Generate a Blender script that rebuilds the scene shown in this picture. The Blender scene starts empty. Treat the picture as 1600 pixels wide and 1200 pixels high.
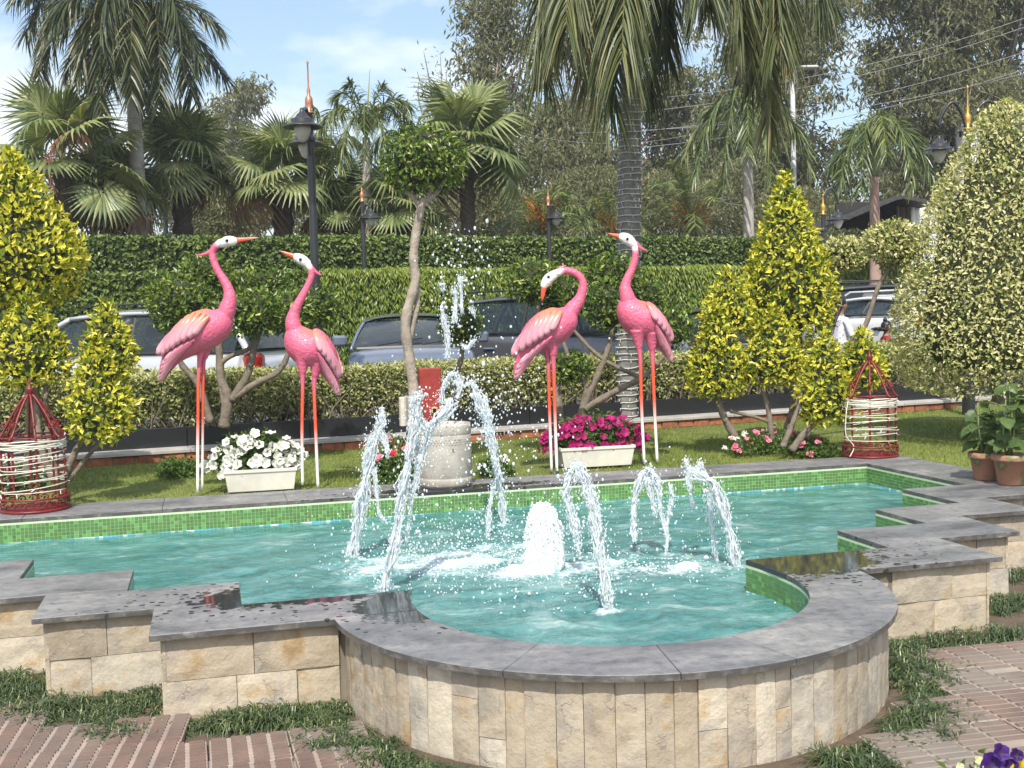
import bpy, math, random
import numpy as np
from mathutils import Vector, Matrix
random.seed(7); RNG = np.random.default_rng(7)
sc = bpy.context.scene
# ---------------------------------------------------------------- camera, sky, sun, exposure
YAW, PITCH, ROLL, FPX, EYE = 0.2578, 0.0576, -0.0266, 1794.0, 1.6
_cy, _sy = math.cos(YAW), math.sin(YAW)
FWD = np.array([_sy*math.cos(PITCH), _cy*math.cos(PITCH), -math.sin(PITCH)])
_r0 = np.array([_cy, -_sy, 0.0]); _u0 = np.cross(_r0, FWD)
RGT = math.cos(ROLL)*_r0 + math.sin(ROLL)*_u0
UPV = math.cos(ROLL)*_u0 - math.sin(ROLL)*_r0
cam_d = bpy.data.cameras.new('camera'); cam = bpy.data.objects.new('camera', cam_d)
sc.collection.objects.link(cam)
cam.matrix_world = Matrix(((RGT[0], UPV[0], -FWD[0], 0), (RGT[1], UPV[1], -FWD[1], 0), (RGT[2], UPV[2], -FWD[2], EYE), (0, 0, 0, 1)))
cam_d.sensor_width = 36.0; cam_d.lens = 36.0*FPX/1600.0; cam_d.clip_end = 3000; cam_d.clip_start = 0.05
sc.camera = cam
SUN = Vector((-0.24, -0.70, 0.98)).normalized()
world = bpy.data.worlds.new('World'); sc.world = world; world.use_nodes = True
wn = world.node_tree.nodes; wl = world.node_tree.links; wn.clear()
wo = wn.new('ShaderNodeOutputWorld'); bg = wn.new('ShaderNodeBackground'); sky = wn.new('ShaderNodeTexSky')
sky.sky_type = 'NISHITA'; sky.sun_disc = False
sky.sun_elevation = math.asin(SUN.z); sky.sun_rotation = math.atan2(SUN.x, SUN.y)
sky.air_density = 1.2; sky.dust_density = 2.0; sky.ozone_density = 1.5
wtc = wn.new('ShaderNodeTexCoord'); wmap = wn.new('ShaderNodeMapping'); wmap.inputs['Scale'].default_value = (1.0, 1.0, 2.6)
wnz = wn.new('ShaderNodeTexNoise'); wnz.inputs['Scale'].default_value = 3.3; wnz.inputs['Detail'].default_value = 7; wnz.inputs['Roughness'].default_value = 0.55
wmap.inputs['Location'].default_value = (2.1, 0.35, 0.4)
wrp = wn.new('ShaderNodeValToRGB'); wrp.color_ramp.elements[0].position = 0.46; wrp.color_ramp.elements[1].position = 0.60
wrp.color_ramp.elements[0].color = (0.03, 0.03, 0.03, 1); wrp.color_ramp.elements[1].color = (0.9, 0.9, 0.9, 1)
wmix = wn.new('ShaderNodeMix'); wmix.data_type = 'RGBA'
wmix.inputs['B'].default_value = (5.5, 5.8, 6.3, 1)
wl.new(wtc.outputs['Generated'], wmap.inputs['Vector']); wl.new(wmap.outputs['Vector'], wnz.inputs['Vector'])
wdot = wn.new('ShaderNodeVectorMath'); wdot.operation = 'DOT_PRODUCT'; wdot.inputs[1].default_value = (0.105, 0.955, 0.275); wl.new(wtc.outputs['Generated'], wdot.inputs[0])
wmr = wn.new('ShaderNodeMapRange'); wmr.interpolation_type = 'SMOOTHSTEP'; wmr.inputs[1].default_value = 0.965; wmr.inputs[2].default_value = 0.999; wmr.inputs[3].default_value = 0.0; wmr.inputs[4].default_value = 0.10; wl.new(wdot.outputs['Value'], wmr.inputs[0])
wad = wn.new('ShaderNodeMath'); wad.operation = 'ADD'; wl.new(wnz.outputs['Fac'], wad.inputs[0]); wl.new(wmr.outputs[0], wad.inputs[1]); wl.new(wad.outputs[0], wrp.inputs['Fac']); wl.new(wrp.outputs['Color'], wmix.inputs['Factor'])
wl.new(sky.outputs['Color'], wmix.inputs['A']); wl.new(wmix.outputs['Result'], bg.inputs['Color'])
bg.inputs['Strength'].default_value = 0.15
wl.new(bg.outputs['Background'], wo.inputs['Surface'])
sun_d = bpy.data.lights.new('sun', 'SUN'); sun_d.energy = 4.1; sun_d.angle = math.radians(0.53); sun_d.color = (1.0, 0.94, 0.85)
sun = bpy.data.objects.new('sun', sun_d); sc.collection.objects.link(sun)
sun.rotation_euler = SUN.to_track_quat('Z', 'Y').to_euler(); sun.location = (0, 0, 30)
sc.view_settings.view_transform = 'Standard'; sc.view_settings.look = 'None'; sc.view_settings.gamma = 1.0
sc.view_settings.use_curve_mapping = False; sc.view_settings.exposure = 0.52
sc.render.engine = 'CYCLES'; sc.cycles.use_denoising = True; sc.cycles.max_bounces = 8; sc.cycles.transparent_max_bounces = 12
sc.cycles.diffuse_bounces = 3; sc.cycles.glossy_bounces = 3; sc.cycles.transmission_bounces = 5; sc.cycles.use_adaptive_sampling = True
sc.cycles.adaptive_threshold = 0.02; sc.cycles.sample_clamp_indirect = 6.0

# ---------------------------------------------------------------- placing helpers
def ray(px, py): return FWD*FPX + RGT*(px-800) + UPV*(600-py)
def onz(px, py, z):
    d = ray(px, py); return np.array([0, 0, EYE]) + d*((z-EYE)/d[2])
def at(px, py, d):                       # the point at distance d (metres along the view) that the survey of the photo gives
    return np.array([0, 0, EYE]) + ray(px, py)*(d/FPX)
def mpp(d): return d/FPX                 # metres per surveyed pixel at distance d

# ---------------------------------------------------------------- materials
MATS = {}
def rgba(c): return (c[0], c[1], c[2], 1.0)
def newmat(name):
    m = bpy.data.materials.new(name); m.use_nodes = True; n = m.node_tree.nodes; n.clear()
    out = n.new('ShaderNodeOutputMaterial'); return m, n, m.node_tree.links, out
def noise(n, l, scale, detail=4, rough=0.55, coord='Object', vec=None, stretch=None):
    t = n.new('ShaderNodeTexNoise'); t.inputs['Scale'].default_value = scale; t.inputs['Detail'].default_value = detail
    t.inputs['Roughness'].default_value = rough
    if vec is None:
        tc = n.new('ShaderNodeTexCoord'); vec = tc.outputs[coord]
    if stretch:
        mp = n.new('ShaderNodeMapping'); mp.inputs['Scale'].default_value = stretch; l.new(vec, mp.inputs['Vector']); vec = mp.outputs['Vector']
    l.new(vec, t.inputs['Vector']); return t
def ramp(n, l, fac, stops):
    r = n.new('ShaderNodeValToRGB'); e = r.color_ramp.elements
    while len(e) < len(stops): e.new(0.5)
    for i, (p, c) in enumerate(stops): e[i].position = p; e[i].color = rgba(c)
    l.new(fac, r.inputs['Fac']); return r
def bump(n, l, height, strength, dist=0.01, prev=None):
    b = n.new('ShaderNodeBump'); b.inputs['Strength'].default_value = strength; b.inputs['Distance'].default_value = dist
    l.new(height, b.inputs['Height'])
    if prev is not None: l.new(prev, b.inputs['Normal'])
    return b.outputs['Normal']
def mixc(n, l, fac, a, b, mode='MIX'):
    m = n.new('ShaderNodeMix'); m.data_type = 'RGBA'; m.blend_type = mode
    for k, v in (('Factor', fac), ('A', a), ('B', b)):
        if isinstance(v, (int, float)): m.inputs[k].default_value = v
        elif isinstance(v, tuple): m.inputs[k].default_value = rgba(v)
        else: l.new(v, m.inputs[k])
    return m.outputs['Result']
def mathn(n, l, op, a, b=None, c=None):
    m = n.new('ShaderNodeMath'); m.operation = op
    for i, v in enumerate((a, b, c)):
        if v is None: continue
        if isinstance(v, (int, float)): m.inputs[i].default_value = v
        else: l.new(v, m.inputs[i])
    return m.outputs[0]
def pmat(name, col, rough=0.5, metal=0.0, var=0.0, scale=8.0, bumps=0.0, bscale=60.0, vcol=False, spec=0.5, coat=0.0, objvar=0.0, coord='Object', bdist=0.004):
    """plain surface: base colour with noise variation, optional painted vertex colours, fine relief"""
    if name in MATS: return MATS[name]
    m, n, l, out = newmat(name); p = n.new('ShaderNodeBsdfPrincipled'); l.new(p.outputs[0], out.inputs[0])
    p.inputs['Roughness'].default_value = rough; p.inputs['Metallic'].default_value = metal
    p.inputs['Specular IOR Level'].default_value = spec; p.inputs['Coat Weight'].default_value = coat; p.inputs['Coat Roughness'].default_value = 0.05
    c = None
    if vcol:
        a = n.new('ShaderNodeVertexColor'); a.layer_name = 'Col'; c = a.outputs['Color']
    if var > 0:
        t = noise(n, l, scale, 5, 0.6, coord); r = ramp(n, l, t.outputs['Fac'], [(0.3, (1-var,)*3), (0.7, (1+var*0.6,)*3)])
        c = mixc(n, l, 1.0, c if c is not None else tuple(col), r.outputs['Color'], 'MULTIPLY')
    if objvar > 0:
        oi = n.new('ShaderNodeObjectInfo'); r = ramp(n, l, oi.outputs['Random'], [(0, (1-objvar,)*3), (1, (1+objvar*0.5,)*3)])
        c = mixc(n, l, 1.0, c if c is not None else tuple(col), r.outputs['Color'], 'MULTIPLY')
    if c is None: p.inputs['Base Color'].default_value = rgba(col)
    else: l.new(c, p.inputs['Base Color'])
    if bumps > 0:
        t = noise(n, l, bscale, 4, 0.6, coord); l.new(bump(n, l, t.outputs['Fac'], bumps, bdist), p.inputs['Normal'])
    MATS[name] = m; return m
def leafmat(name, stops, transl=0.3, rough=0.42, spec=0.45):
    """leaf: colour by the leaf's own attribute, some light passes through"""
    m, n, l, out = newmat(name); a = n.new('ShaderNodeAttribute'); a.attribute_name = 'rnd'
    r = ramp(n, l, a.outputs['Fac'], stops); p = n.new('ShaderNodeBsdfPrincipled'); p.inputs['Roughness'].default_value = rough
    p.inputs['Specular IOR Level'].default_value = spec
    l.new(r.outputs['Color'], p.inputs['Base Color']); t = n.new('ShaderNodeBsdfTranslucent')
    l.new(mixc(n, l, 1.0, r.outputs['Color'], (1.15, 1.1, 0.6), 'MULTIPLY'), t.inputs['Color'])
    mx = n.new('ShaderNodeMixShader'); mx.inputs[0].default_value = transl
    l.new(p.outputs[0], mx.inputs[1]); l.new(t.outputs[0], mx.inputs[2]); l.new(mx.outputs[0], out.inputs[0]); MATS[name] = m; return m

# ---------------------------------------------------------------- mesh builder
class B:
    def __init__(s): s.V = []; s.F = {}; s.n = 0; s.C = []; s.A = {}
    def add(s, V, F, col=None, rnd=None):
        V = np.asarray(V, float).reshape(-1, 3)
        if isinstance(F, np.ndarray): groups = {F.shape[1]: F}
        else:
            groups = {}
            for f in F: groups.setdefault(len(f), []).append(f)
            groups = {k: np.array(v) for k, v in groups.items()}
        for k, f in groups.items():
            s.F.setdefault(k, []).append(f + s.n)
            r = np.zeros(len(f)) if rnd is None else np.broadcast_to(np.asarray(rnd, float), (len(f),))
            s.A.setdefault(k, []).append(r)
        s.V.append(V); s.n += len(V)
        c = np.ones((len(V), 3)) if col is None else np.broadcast_to(np.asarray(col, float), (len(V), 3)); s.C.append(c)
        return s
    def verts(s): return np.concatenate(s.V)
    def box(s, c, size, rz=0.0, ch=0.0, col=None, rot=None, rnd=None):
        """box about centre c; ch = chamfer width"""
        hx, hy, hz = [x/2 for x in size]
        if ch <= 0:
            V = np.array([[x, y, z] for x in (-hx, hx) for y in (-hy, hy) for z in (-hz, hz)])
            F = np.array([[0, 1, 3, 2], [4, 6, 7, 5], [0, 4, 5, 1], [2, 3, 7, 6], [0, 2, 6, 4], [1, 5, 7, 3]])
        else:
            ch = min(ch, hx*0.9, hy*0.9, hz*0.9); V = []; idx = {}
            for sx in (-1, 1):
                for sy in (-1, 1):
                    for sz in (-1, 1):
                        for ax in range(3):
                            p = [sx*(hx-ch), sy*(hy-ch), sz*(hz-ch)]; p[ax] = (sx*hx, sy*hy, sz*hz)[ax]
                            idx[(sx, sy, sz, ax)] = len(V); V.append(p)
            V = np.array(V); F = []
            for ax in range(3):
                o = [a for a in range(3) if a != ax]
                for sg in (-1, 1):
                    q = []
                    for a, b in ((-1, -1), (1, -1), (1, 1), (-1, 1)):
                        k = [0, 0, 0]; k[ax] = sg; k[o[0]] = a; k[o[1]] = b; q.append(idx[(*k, ax)])
                    if (sg > 0) != (ax != 1): q.reverse()
                    F.append(q)
            for ax in range(3):
                o = [a for a in range(3) if a != ax]
                for a in (-1, 1):
                    for b in (-1, 1):
                        q = []
                        for e, x in ((-1, o[0]), (1, o[0]), (1, o[1]), (-1, o[1])):
                            k = [0, 0, 0]; k[ax] = e; k[o[0]] = a; k[o[1]] = b; q.append(idx[(*k, x)])
                        F.append(q)
            for sx in (-1, 1):
                for sy in (-1, 1):
                    for sz in (-1, 1): F.append([idx[(sx, sy, sz, i)] for i in range(3)])
        if rot is not None: V = V @ np.array(rot).T
        if rz: cz, sz_ = math.cos(rz), math.sin(rz); V = V @ np.array([[cz, sz_, 0], [-sz_, cz, 0], [0, 0, 1]])
        return s.add(V + np.asarray(c, float), F, col, rnd)
    def beam(s, a, b, w, h, up=(0, 0, 1), ch=0.0, col=None):
        """box from a to b, w wide, h high"""
        a = np.asarray(a, float); b = np.asarray(b, float); t = b-a; L = np.linalg.norm(t); t = t/L
        u = np.asarray(up, float); y = np.cross(u, t)
        if np.linalg.norm(y) < 1e-6: y = np.cross((0, 1, 0), t)
        y /= np.linalg.norm(y); z = np.cross(t, y)
        return s.box((a+b)/2, (L, w, h), ch=ch, col=col, rot=np.column_stack([t, y, z]))
    def tube(s, P, R, n=8, caps=True, col=None, flat=None, rnd=None):
        """tube along points P with radii R; col may be one colour per ring; flat=(axis, ratio) squashes it"""
        P = np.asarray(P, float); m = len(P); R = np.broadcast_to(np.asarray(R, float), (m,))
        T = np.gradient(P, axis=0); T /= (np.linalg.norm(T, axis=1)[:, None]+1e-12)
        ref = np.array([0, 0, 1.0]) if abs(T[0][2]) < 0.9 else np.array([0, 1.0, 0])
        V = []; cc = []
        x = np.cross(T[0], ref); x /= np.linalg.norm(x)
        for i in range(m):
            x = x - T[i]*np.dot(x, T[i]); x /= np.linalg.norm(x)+1e-12; y = np.cross(T[i], x)
            a = np.arange(n)*2*math.pi/n
            o = R[i]*(np.cos(a)[:, None]*x + np.sin(a)[:, None]*y)
            if flat is not None:
                ax = np.asarray(flat[0], float); ax /= np.linalg.norm(ax); o = o + (o@ax)[:, None]*ax*(flat[1]-1)
            V.append(P[i]+o)
            if col is not None: cc.append(np.broadcast_to(np.asarray(col[i] if np.ndim(col) > 1 else col, float), (n, 3)))
        V = np.concatenate(V); k = np.arange(n); F = []
        for i in range(m-1):
            a = i*n; F.append(np.column_stack([a+k, a+(k+1) % n, a+n+(k+1) % n, a+n+k]))
        F = [list(f) for f in np.concatenate(F)]
        if caps: F.append(list(range(n))[::-1]); F.append([(m-1)*n+j for j in range(n)])
        return s.add(V, F, np.concatenate(cc) if col is not None else None, rnd)
    def lathe(s, prof, c=(0, 0, 0), n=24, col=None, caps=True, sx=1.0, sy=1.0):
        """surface of revolution about z: prof = [(r, z), ...]"""
        a = np.arange(n)*2*math.pi/n; V = []
        for r, z in prof: V.append(np.column_stack([r*np.cos(a)*sx, r*np.sin(a)*sy, np.full(n, z)]))
        V = np.concatenate(V)+np.asarray(c, float); k = np.arange(n); F = []
        for i in range(len(prof)-1):
            q = i*n; F += [list(f) for f in np.column_stack([q+k, q+(k+1) % n, q+n+(k+1) % n, q+n+k])]
        if caps: F.append(list(range(n))[::-1]); F.append([(len(prof)-1)*n+j for j in range(n)])
        cc = None
        if col is not None: cc = np.repeat(np.asarray(col, float), n, axis=0) if np.ndim(col) > 1 else col
        return s.add(V, F, cc)
    def blob(s, c, r, lvl=1, col=None, nz=0.0, seed=0, rnd=None):
        V, F = ICO[lvl]; r = np.broadcast_to(np.asarray(r, float), (3,)); V = V.copy()
        if nz: V = V*(1+nz*wob(V*1.7+seed*3.1, 2.2, seed))[:, None]
        return s.add(V*r+np.asarray(c, float), F, col, rnd)
    def prism(s, poly, z0, z1, col=None, ch=0.0):
        """vertical prism over a polygon; ch chamfers the top edge"""
        P = np.asarray(poly, float); m = len(P)
        if ((P[:, 0]*np.roll(P[:, 1], -1)-np.roll(P[:, 0], -1)*P[:, 1]).sum()) < 0: P = P[::-1]
        rings = [(P, z0)]
        if ch > 0:
            e = np.roll(P, -1, 0)-P; e /= np.linalg.norm(e, axis=1)[:, None]; nn = np.column_stack([-e[:, 1], e[:, 0]])
            b = nn+np.roll(nn, 1, 0); b /= np.maximum((b*nn).sum(1), 0.25)[:, None]
            rings += [(P, z1-ch), (P+b*ch, z1)]
        else: rings += [(P, z1)]
        V = np.concatenate([np.column_stack([p, np.full(m, z)]) for p, z in rings]); k = np.arange(m); F = []
        for i in range(len(rings)-1): F += [list(f) for f in np.column_stack([i*m+k, i*m+(k+1) % m, (i+1)*m+(k+1) % m, (i+1)*m+k])]
        F.append(list(range(m))[::-1]); F.append([(len(rings)-1)*m+j for j in range(m)])
        return s.add(V, F, col)
    def strips(s, P0, D, W, L, droop, seg=3, up=None, rnd=None, tipw=0.05, fold=0.0):
        """many blades at once: base P0, direction D, side vector W (already scaled to half width), length L, droop"""
        N = len(P0); t = np.linspace(0, 1, seg+1); V = np.zeros((N, seg+1, 2, 3))
        for i, ti in enumerate(t):
            c = P0+D*(L*ti)[:, None]; c[:, 2] -= droop*L*ti**2
            w = W*(math.sin(math.pi*min(1, 0.25+ti*0.75))*0.9+tipw if i < seg else tipw)
            V[:, i, 0] = c-w; V[:, i, 1] = c+w
        V = V.reshape(-1, 3); base = np.arange(N)*(seg+1)*2; F = []
        for i in range(seg): a = base+i*2; F.append(np.column_stack([a, a+1, a+3, a+2]))
        r = None if rnd is None else np.tile(rnd, seg)
        return s.add(V, np.concatenate(F), None, r)
    def leaves(s, P, D, N, L, W, rnd, six=False, curl=0.12):
        """leaf blades: base point P, direction D, normal N, length L, width W"""
        D = D/np.linalg.norm(D, axis=1)[:, None]; S = np.cross(D, N); S /= (np.linalg.norm(S, axis=1)[:, None]+1e-9); U = np.cross(S, D)
        L = L[:, None]; W = W[:, None]; m = len(P)
        if not six:
            V = np.stack([P, P+D*L*0.45+S*W*0.5+U*W*0.22, P+D*L-U*L*curl, P+D*L*0.45-S*W*0.5+U*W*0.22], 1).reshape(-1, 3)
            b = np.arange(m)*4; F = np.concatenate([np.column_stack([b, b+1, b+2]), np.column_stack([b, b+2, b+3])]); rr = np.tile(rnd, 2)
        else:
            V = np.stack([P, P+D*L*0.3+S*W*0.45+U*W*0.2, P+D*L*0.68+S*W*0.4+U*W*0.15-U*L*curl*0.4, P+D*L-U*L*curl,
                          P+D*L*0.68-S*W*0.4+U*W*0.15-U*L*curl*0.4, P+D*L*0.3-S*W*0.45+U*W*0.2], 1).reshape(-1, 3)
            b = np.arange(m)*6; F = np.concatenate([np.column_stack([b, b+1, b+2, b+3]), np.column_stack([b, b+3, b+4, b+5])]); rr = np.tile(rnd, 2)
        return s.add(V, F, None, rr)
def _ico(levels):
    t = (1+5**0.5)/2
    V = [(-1, t, 0), (1, t, 0), (-1, -t, 0), (1, -t, 0), (0, -1, t), (0, 1, t), (0, -1, -t), (0, 1, -t), (t, 0, -1), (t, 0, 1), (-t, 0, -1), (-t, 0, 1)]
    V = [np.array(v)/np.linalg.norm(v) for v in V]
    F = [(0, 11, 5), (0, 5, 1), (0, 1, 7), (0, 7, 10), (0, 10, 11), (1, 5, 9), (5, 11, 4), (11, 10, 2), (10, 7, 6), (7, 1, 8), (3, 9, 4), (3, 4, 2), (3, 2, 6), (3, 6, 8), (3, 8, 9), (4, 9, 5), (2, 4, 11), (6, 2, 10), (8, 6, 7), (9, 8, 1)]
    out = [(np.array(V), np.array(F))]
    for _ in range(levels):
        mid = {}; F2 = []
        def m(a, b):
            k = (min(a, b), max(a, b))
            if k not in mid: p = V[a]+V[b]; V.append(p/np.linalg.norm(p)); mid[k] = len(V)-1
            return mid[k]
        for a, b, c in F: ab, bc, ca = m(a, b), m(b, c), m(c, a); F2 += [(a, ab, ca), (b, bc, ab), (c, ca, bc), (ab, bc, ca)]
        F = F2; out.append((np.array(V), np.array(F)))
    return out
def wob(P, f, seed=0, octs=6):
    """cheap smooth noise in about [-1, 1]"""
    r = np.random.default_rng(seed+101); s = np.zeros(len(P))
    for i in range(octs):
        k = r.normal(size=3); k *= f*(0.6+1.1*i/octs)/np.linalg.norm(k); s += np.sin(P@k+r.uniform(0, 6.28))
    return s/octs*1.4
ICO = _ico(4)
OFF = {}
def mesh(name, b, mat, smooth=False, colattr=False, rndattr=False):
    V = b.verts(); me = bpy.data.meshes.new(name); me.vertices.add(len(V)); me.vertices.foreach_set('co', V.astype(np.float32).ravel())
    tot = []; li = []; rn = []
    for k in b.F:
        f = np.concatenate(b.F[k]); li.append(f.ravel()); tot.append(np.full(len(f), k)); rn.append(np.concatenate(b.A[k]))
    li = np.concatenate(li).astype(np.int32); tot = np.concatenate(tot).astype(np.int32)
    me.loops.add(len(li)); me.loops.foreach_set('vertex_index', li); me.polygons.add(len(tot))
    me.polygons.foreach_set('loop_start', np.concatenate([[0], np.cumsum(tot)[:-1]]).astype(np.int32)); me.polygons.foreach_set('loop_total', tot)
    me.polygons.foreach_set('use_smooth', np.full(len(tot), bool(smooth)))
    me.update(calc_edges=True)
    if colattr:
        a = me.color_attributes.new('Col', 'FLOAT_COLOR', 'POINT'); C = np.concatenate(b.C); a.data.foreach_set('color', np.column_stack([C, np.ones(len(C))]).astype(np.float32).ravel())
    if rndattr:
        a = me.attributes.new('rnd', 'FLOAT', 'FACE'); a.data.foreach_set('value', np.concatenate(rn).astype(np.float32))
    me.materials.append(mat); return me
def woff(o):
    v = np.zeros(3)
    while o is not None: v = v+np.array(o.location); o = o.parent
    return v
def tag(o, label=None, cat=None, group=None, kind=None):
    if label: o['label'] = label
    if cat: o['category'] = cat
    if group: o['group'] = group
    if kind: o['kind'] = kind
    return o
def obj(name, b, mat, parent=None, smooth=False, col=False, rnd=False, label=None, cat=None, group=None, kind=None, loc=None):
    """one mesh object; builder coordinates are world coordinates of the unrotated parent"""
    if parent is not None: off = woff(parent)
    else: off = np.zeros(3) if loc is None else np.asarray(loc, float)
    if off.any(): b.V = [v-off for v in b.V]
    o = bpy.data.objects.new(name, mesh(name, b, mat, smooth, col, rnd)); sc.collection.objects.link(o)
    if parent is not None: o.parent = parent
    elif loc is not None: o.location = loc
    return tag(o, label, cat, group, kind)
def inst(name, me, parent, loc=(0, 0, 0), rot=(0, 0, 0), scale=(1, 1, 1)):
    o = bpy.data.objects.new(name, me); sc.collection.objects.link(o); o.parent = parent
    if parent is not None: loc = np.asarray(loc, float)-woff(parent)
    o.location = loc; o.rotation_euler = rot; o.scale = scale; return o
def thing(name, loc, label, cat, group=None, rz=0.0):
    o = bpy.data.objects.new(name, None); sc.collection.objects.link(o); o.location = [float(x) for x in loc]; o.rotation_euler = (0, 0, rz)
    o.empty_display_size = 0.2; return tag(o, label, cat, group)
def children(o): return [c for c in bpy.data.objects if c.parent == o]
def copy_tree(o, parent=None, kids=None):
    if kids is None:
        kids = {}
        for c in bpy.data.objects:
            if c.parent: kids.setdefault(c.parent.name, []).append(c)
    c = o.copy(); sc.collection.objects.link(c); c.parent = parent
    for ch in kids.get(o.name, []): copy_tree(ch, c, kids)
    return c
def unit(v): v = np.asarray(v, float); return v/np.linalg.norm(v)
def rdir(n, rng=RNG): v = rng.normal(size=(n, 3)); return v/np.linalg.norm(v, axis=1)[:, None]
def spline(P, n):
    """smooth curve through points (any number of columns)"""
    P = np.asarray(P, float); m = len(P); T = np.linspace(0, m-1, n); out = []
    for t in T:
        i = min(int(t), m-2); f = t-i; p0 = P[max(i-1, 0)]; p1 = P[i]; p2 = P[i+1]; p3 = P[min(i+2, m-1)]
        out.append(0.5*((2*p1)+(-p0+p2)*f+(2*p0-5*p1+4*p2-p3)*f*f+(-p0+3*p1-3*p2+p3)*f**3))
    return np.array(out)
# ================================================================ GROUND
soil = pmat('soil', (0.105, 0.075, 0.05), 0.95, var=0.35, scale=6, bumps=0.8, bscale=30, bdist=0.02)
asphalt = pmat('asphalt', (0.10, 0.098, 0.095), 0.9, var=0.2, scale=3, bumps=0.3, bscale=200)
b = B(); b.add([(-300, -60, -0.03), (300, -60, -0.03), (300, 420, -0.03), (-300, 420, -0.03)], np.array([[0, 1, 2, 3]]))
obj('ground', b, soil, kind='structure')
def KY(x): return 11.35+0.115*(x+0.3)          # front line of the brick course
b = B(); b.add([(-9, KY(-9)+1.3, 0.12), (22, KY(22)+1.3, 0.12), (26, 21.6, 0.12), (-12, 18.6, 0.12)], np.array([[0, 1, 2, 3]]))
obj('parking_ground', b, asphalt, kind='structure')
# lawn: a slightly uneven sheet, then blades
turf = leafmat('turf', [(0, (0.10, 0.15, 0.02)), (0.6, (0.185, 0.245, 0.034)), (1, (0.34, 0.36, 0.08))], 0.25, 0.6)
lawn_base = pmat('lawn_base', (0.14, 0.165, 0.035), 0.95, var=0.35, scale=4, bumps=0.5, bscale=80)
def lawn_in(x, y):
    ok = (y < KY(x)) & (x > -5) & (x < 13)
    hole = (x < 5.63) & (y < 8.76-0.02*(x+1)); hole2 = (x >= 5.63) & (y < np.where(x < 6.2, 7.5, 6.8))
    return ok & ~hole & ~hole2
gx, gy = np.meshgrid(np.linspace(-5, 13, 121), np.linspace(6.8, 13.1, 64), indexing='ij')
gz = 0.315+0.008*np.sin(gx*2.1)*np.cos(gy*3.0)
V = np.stack([gx, gy, gz], -1).reshape(-1, 3); i, j = np.meshgrid(np.arange(120), np.arange(63), indexing='ij'); k = i*64+j
F = np.stack([k, k+64, k+65, k+1], -1).reshape(-1, 4); cx = V[F].mean(1); F = F[((cx[:, 1] < KY(cx[:, 0])+0.1) & ((cx[:, 0] > 5.5) | (cx[:, 1] > 8.5)) & ((cx[:, 0] > 6.15) | (cx[:, 1] > 7.3)))]
b = B(); b.add(V, F); obj('lawn', b, lawn_base, smooth=True, kind='structure')
n = 150000; x = RNG.uniform(-2.6, 11, n); y = RNG.uniform(6.9, 12.9, n); ok = lawn_in(x, y); x = x[ok]; y = y[ok]; n = len(x)
P0 = np.column_stack([x, y, np.full(n, 0.312)]); D = rdir(n)*[0.6, 0.6, 0.2]+[0, 0, 0.8]; D = D/np.linalg.norm(D, axis=1)[:, None]
W = np.cross(D, rdir(n)); W = W/np.linalg.norm(W, axis=1)[:, None]*0.0028; L = RNG.uniform(0.022, 0.05, n)*(1+0.3*wob(P0, 2.5, 4))
V = np.stack([P0-W, P0+W, P0+D*L[:, None]], 1).reshape(-1, 3); b = B()
b.add(V, np.arange(n*3).reshape(-1, 3), None, np.clip(0.5+0.35*wob(P0, 1.2, 9)+RNG.normal(0, 0.22, n), 0, 1))
obj('lawn_grass', b, turf, rnd=True, label='short mown lawn grass behind the pool coping', cat='grass', kind='stuff')
b = B(); b.prism([(5.60, 7.44), (6.17, 7.44), (6.17, 6.82), (13.0, 6.82), (13.0, 12.7), (5.60, 12.0)], -0.05, 0.300); obj('lawn_bank', b, soil, kind='structure')
# ================================================================ PAVEMENT of ribbed pavers
pav_m, n_, l_, o_ = newmat('paver_clay'); pr = n_.new('ShaderNodeBsdfPrincipled'); l_.new(pr.outputs[0], o_.inputs[0])
oi = n_.new('ShaderNodeObjectInfo'); geo = n_.new('ShaderNodeNewGeometry')
r1 = ramp(n_, l_, oi.outputs['Random'], [(0, (0.215, 0.165, 0.145)), (0.5, (0.25, 0.205, 0.18)), (1, (0.225, 0.205, 0.185))])
t1 = noise(n_, l_, 5, 6, 0.65, vec=geo.outputs['Position']); r2 = ramp(n_, l_, t1.outputs['Fac'], [(0.3, (0.72, 0.74, 0.75)), (0.7, (1.2, 1.12, 1.05))])
c1 = mixc(n_, l_, 1.0, r1.outputs['Color'], r2.outputs['Color'], 'MULTIPLY')
vc = n_.new('ShaderNodeVertexColor'); vc.layer_name = 'Col'; c1 = mixc(n_, l_, 1.0, c1, vc.outputs['Color'], 'MULTIPLY')
t2 = noise(n_, l_, 1.3, 3, 0.5, vec=geo.outputs['Position']); r3 = ramp(n_, l_, t2.outputs['Fac'], [(0.45, (0, 0, 0)), (0.65, (1, 1, 1))])
c1 = mixc(n_, l_, mathn(n_, l_, 'MULTIPLY', r3.outputs['Color'], 0.45), c1, (0.23, 0.215, 0.18))
l_.new(c1, pr.inputs['Base Color']); pr.inputs['Roughness'].default_value = 0.88
t3 = noise(n_, l_, 160, 3, 0.7); l_.new(bump(n_, l_, t3.outputs['Fac'], 0.5, 0.002), pr.inputs['Normal'])
PT = 0.30
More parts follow.
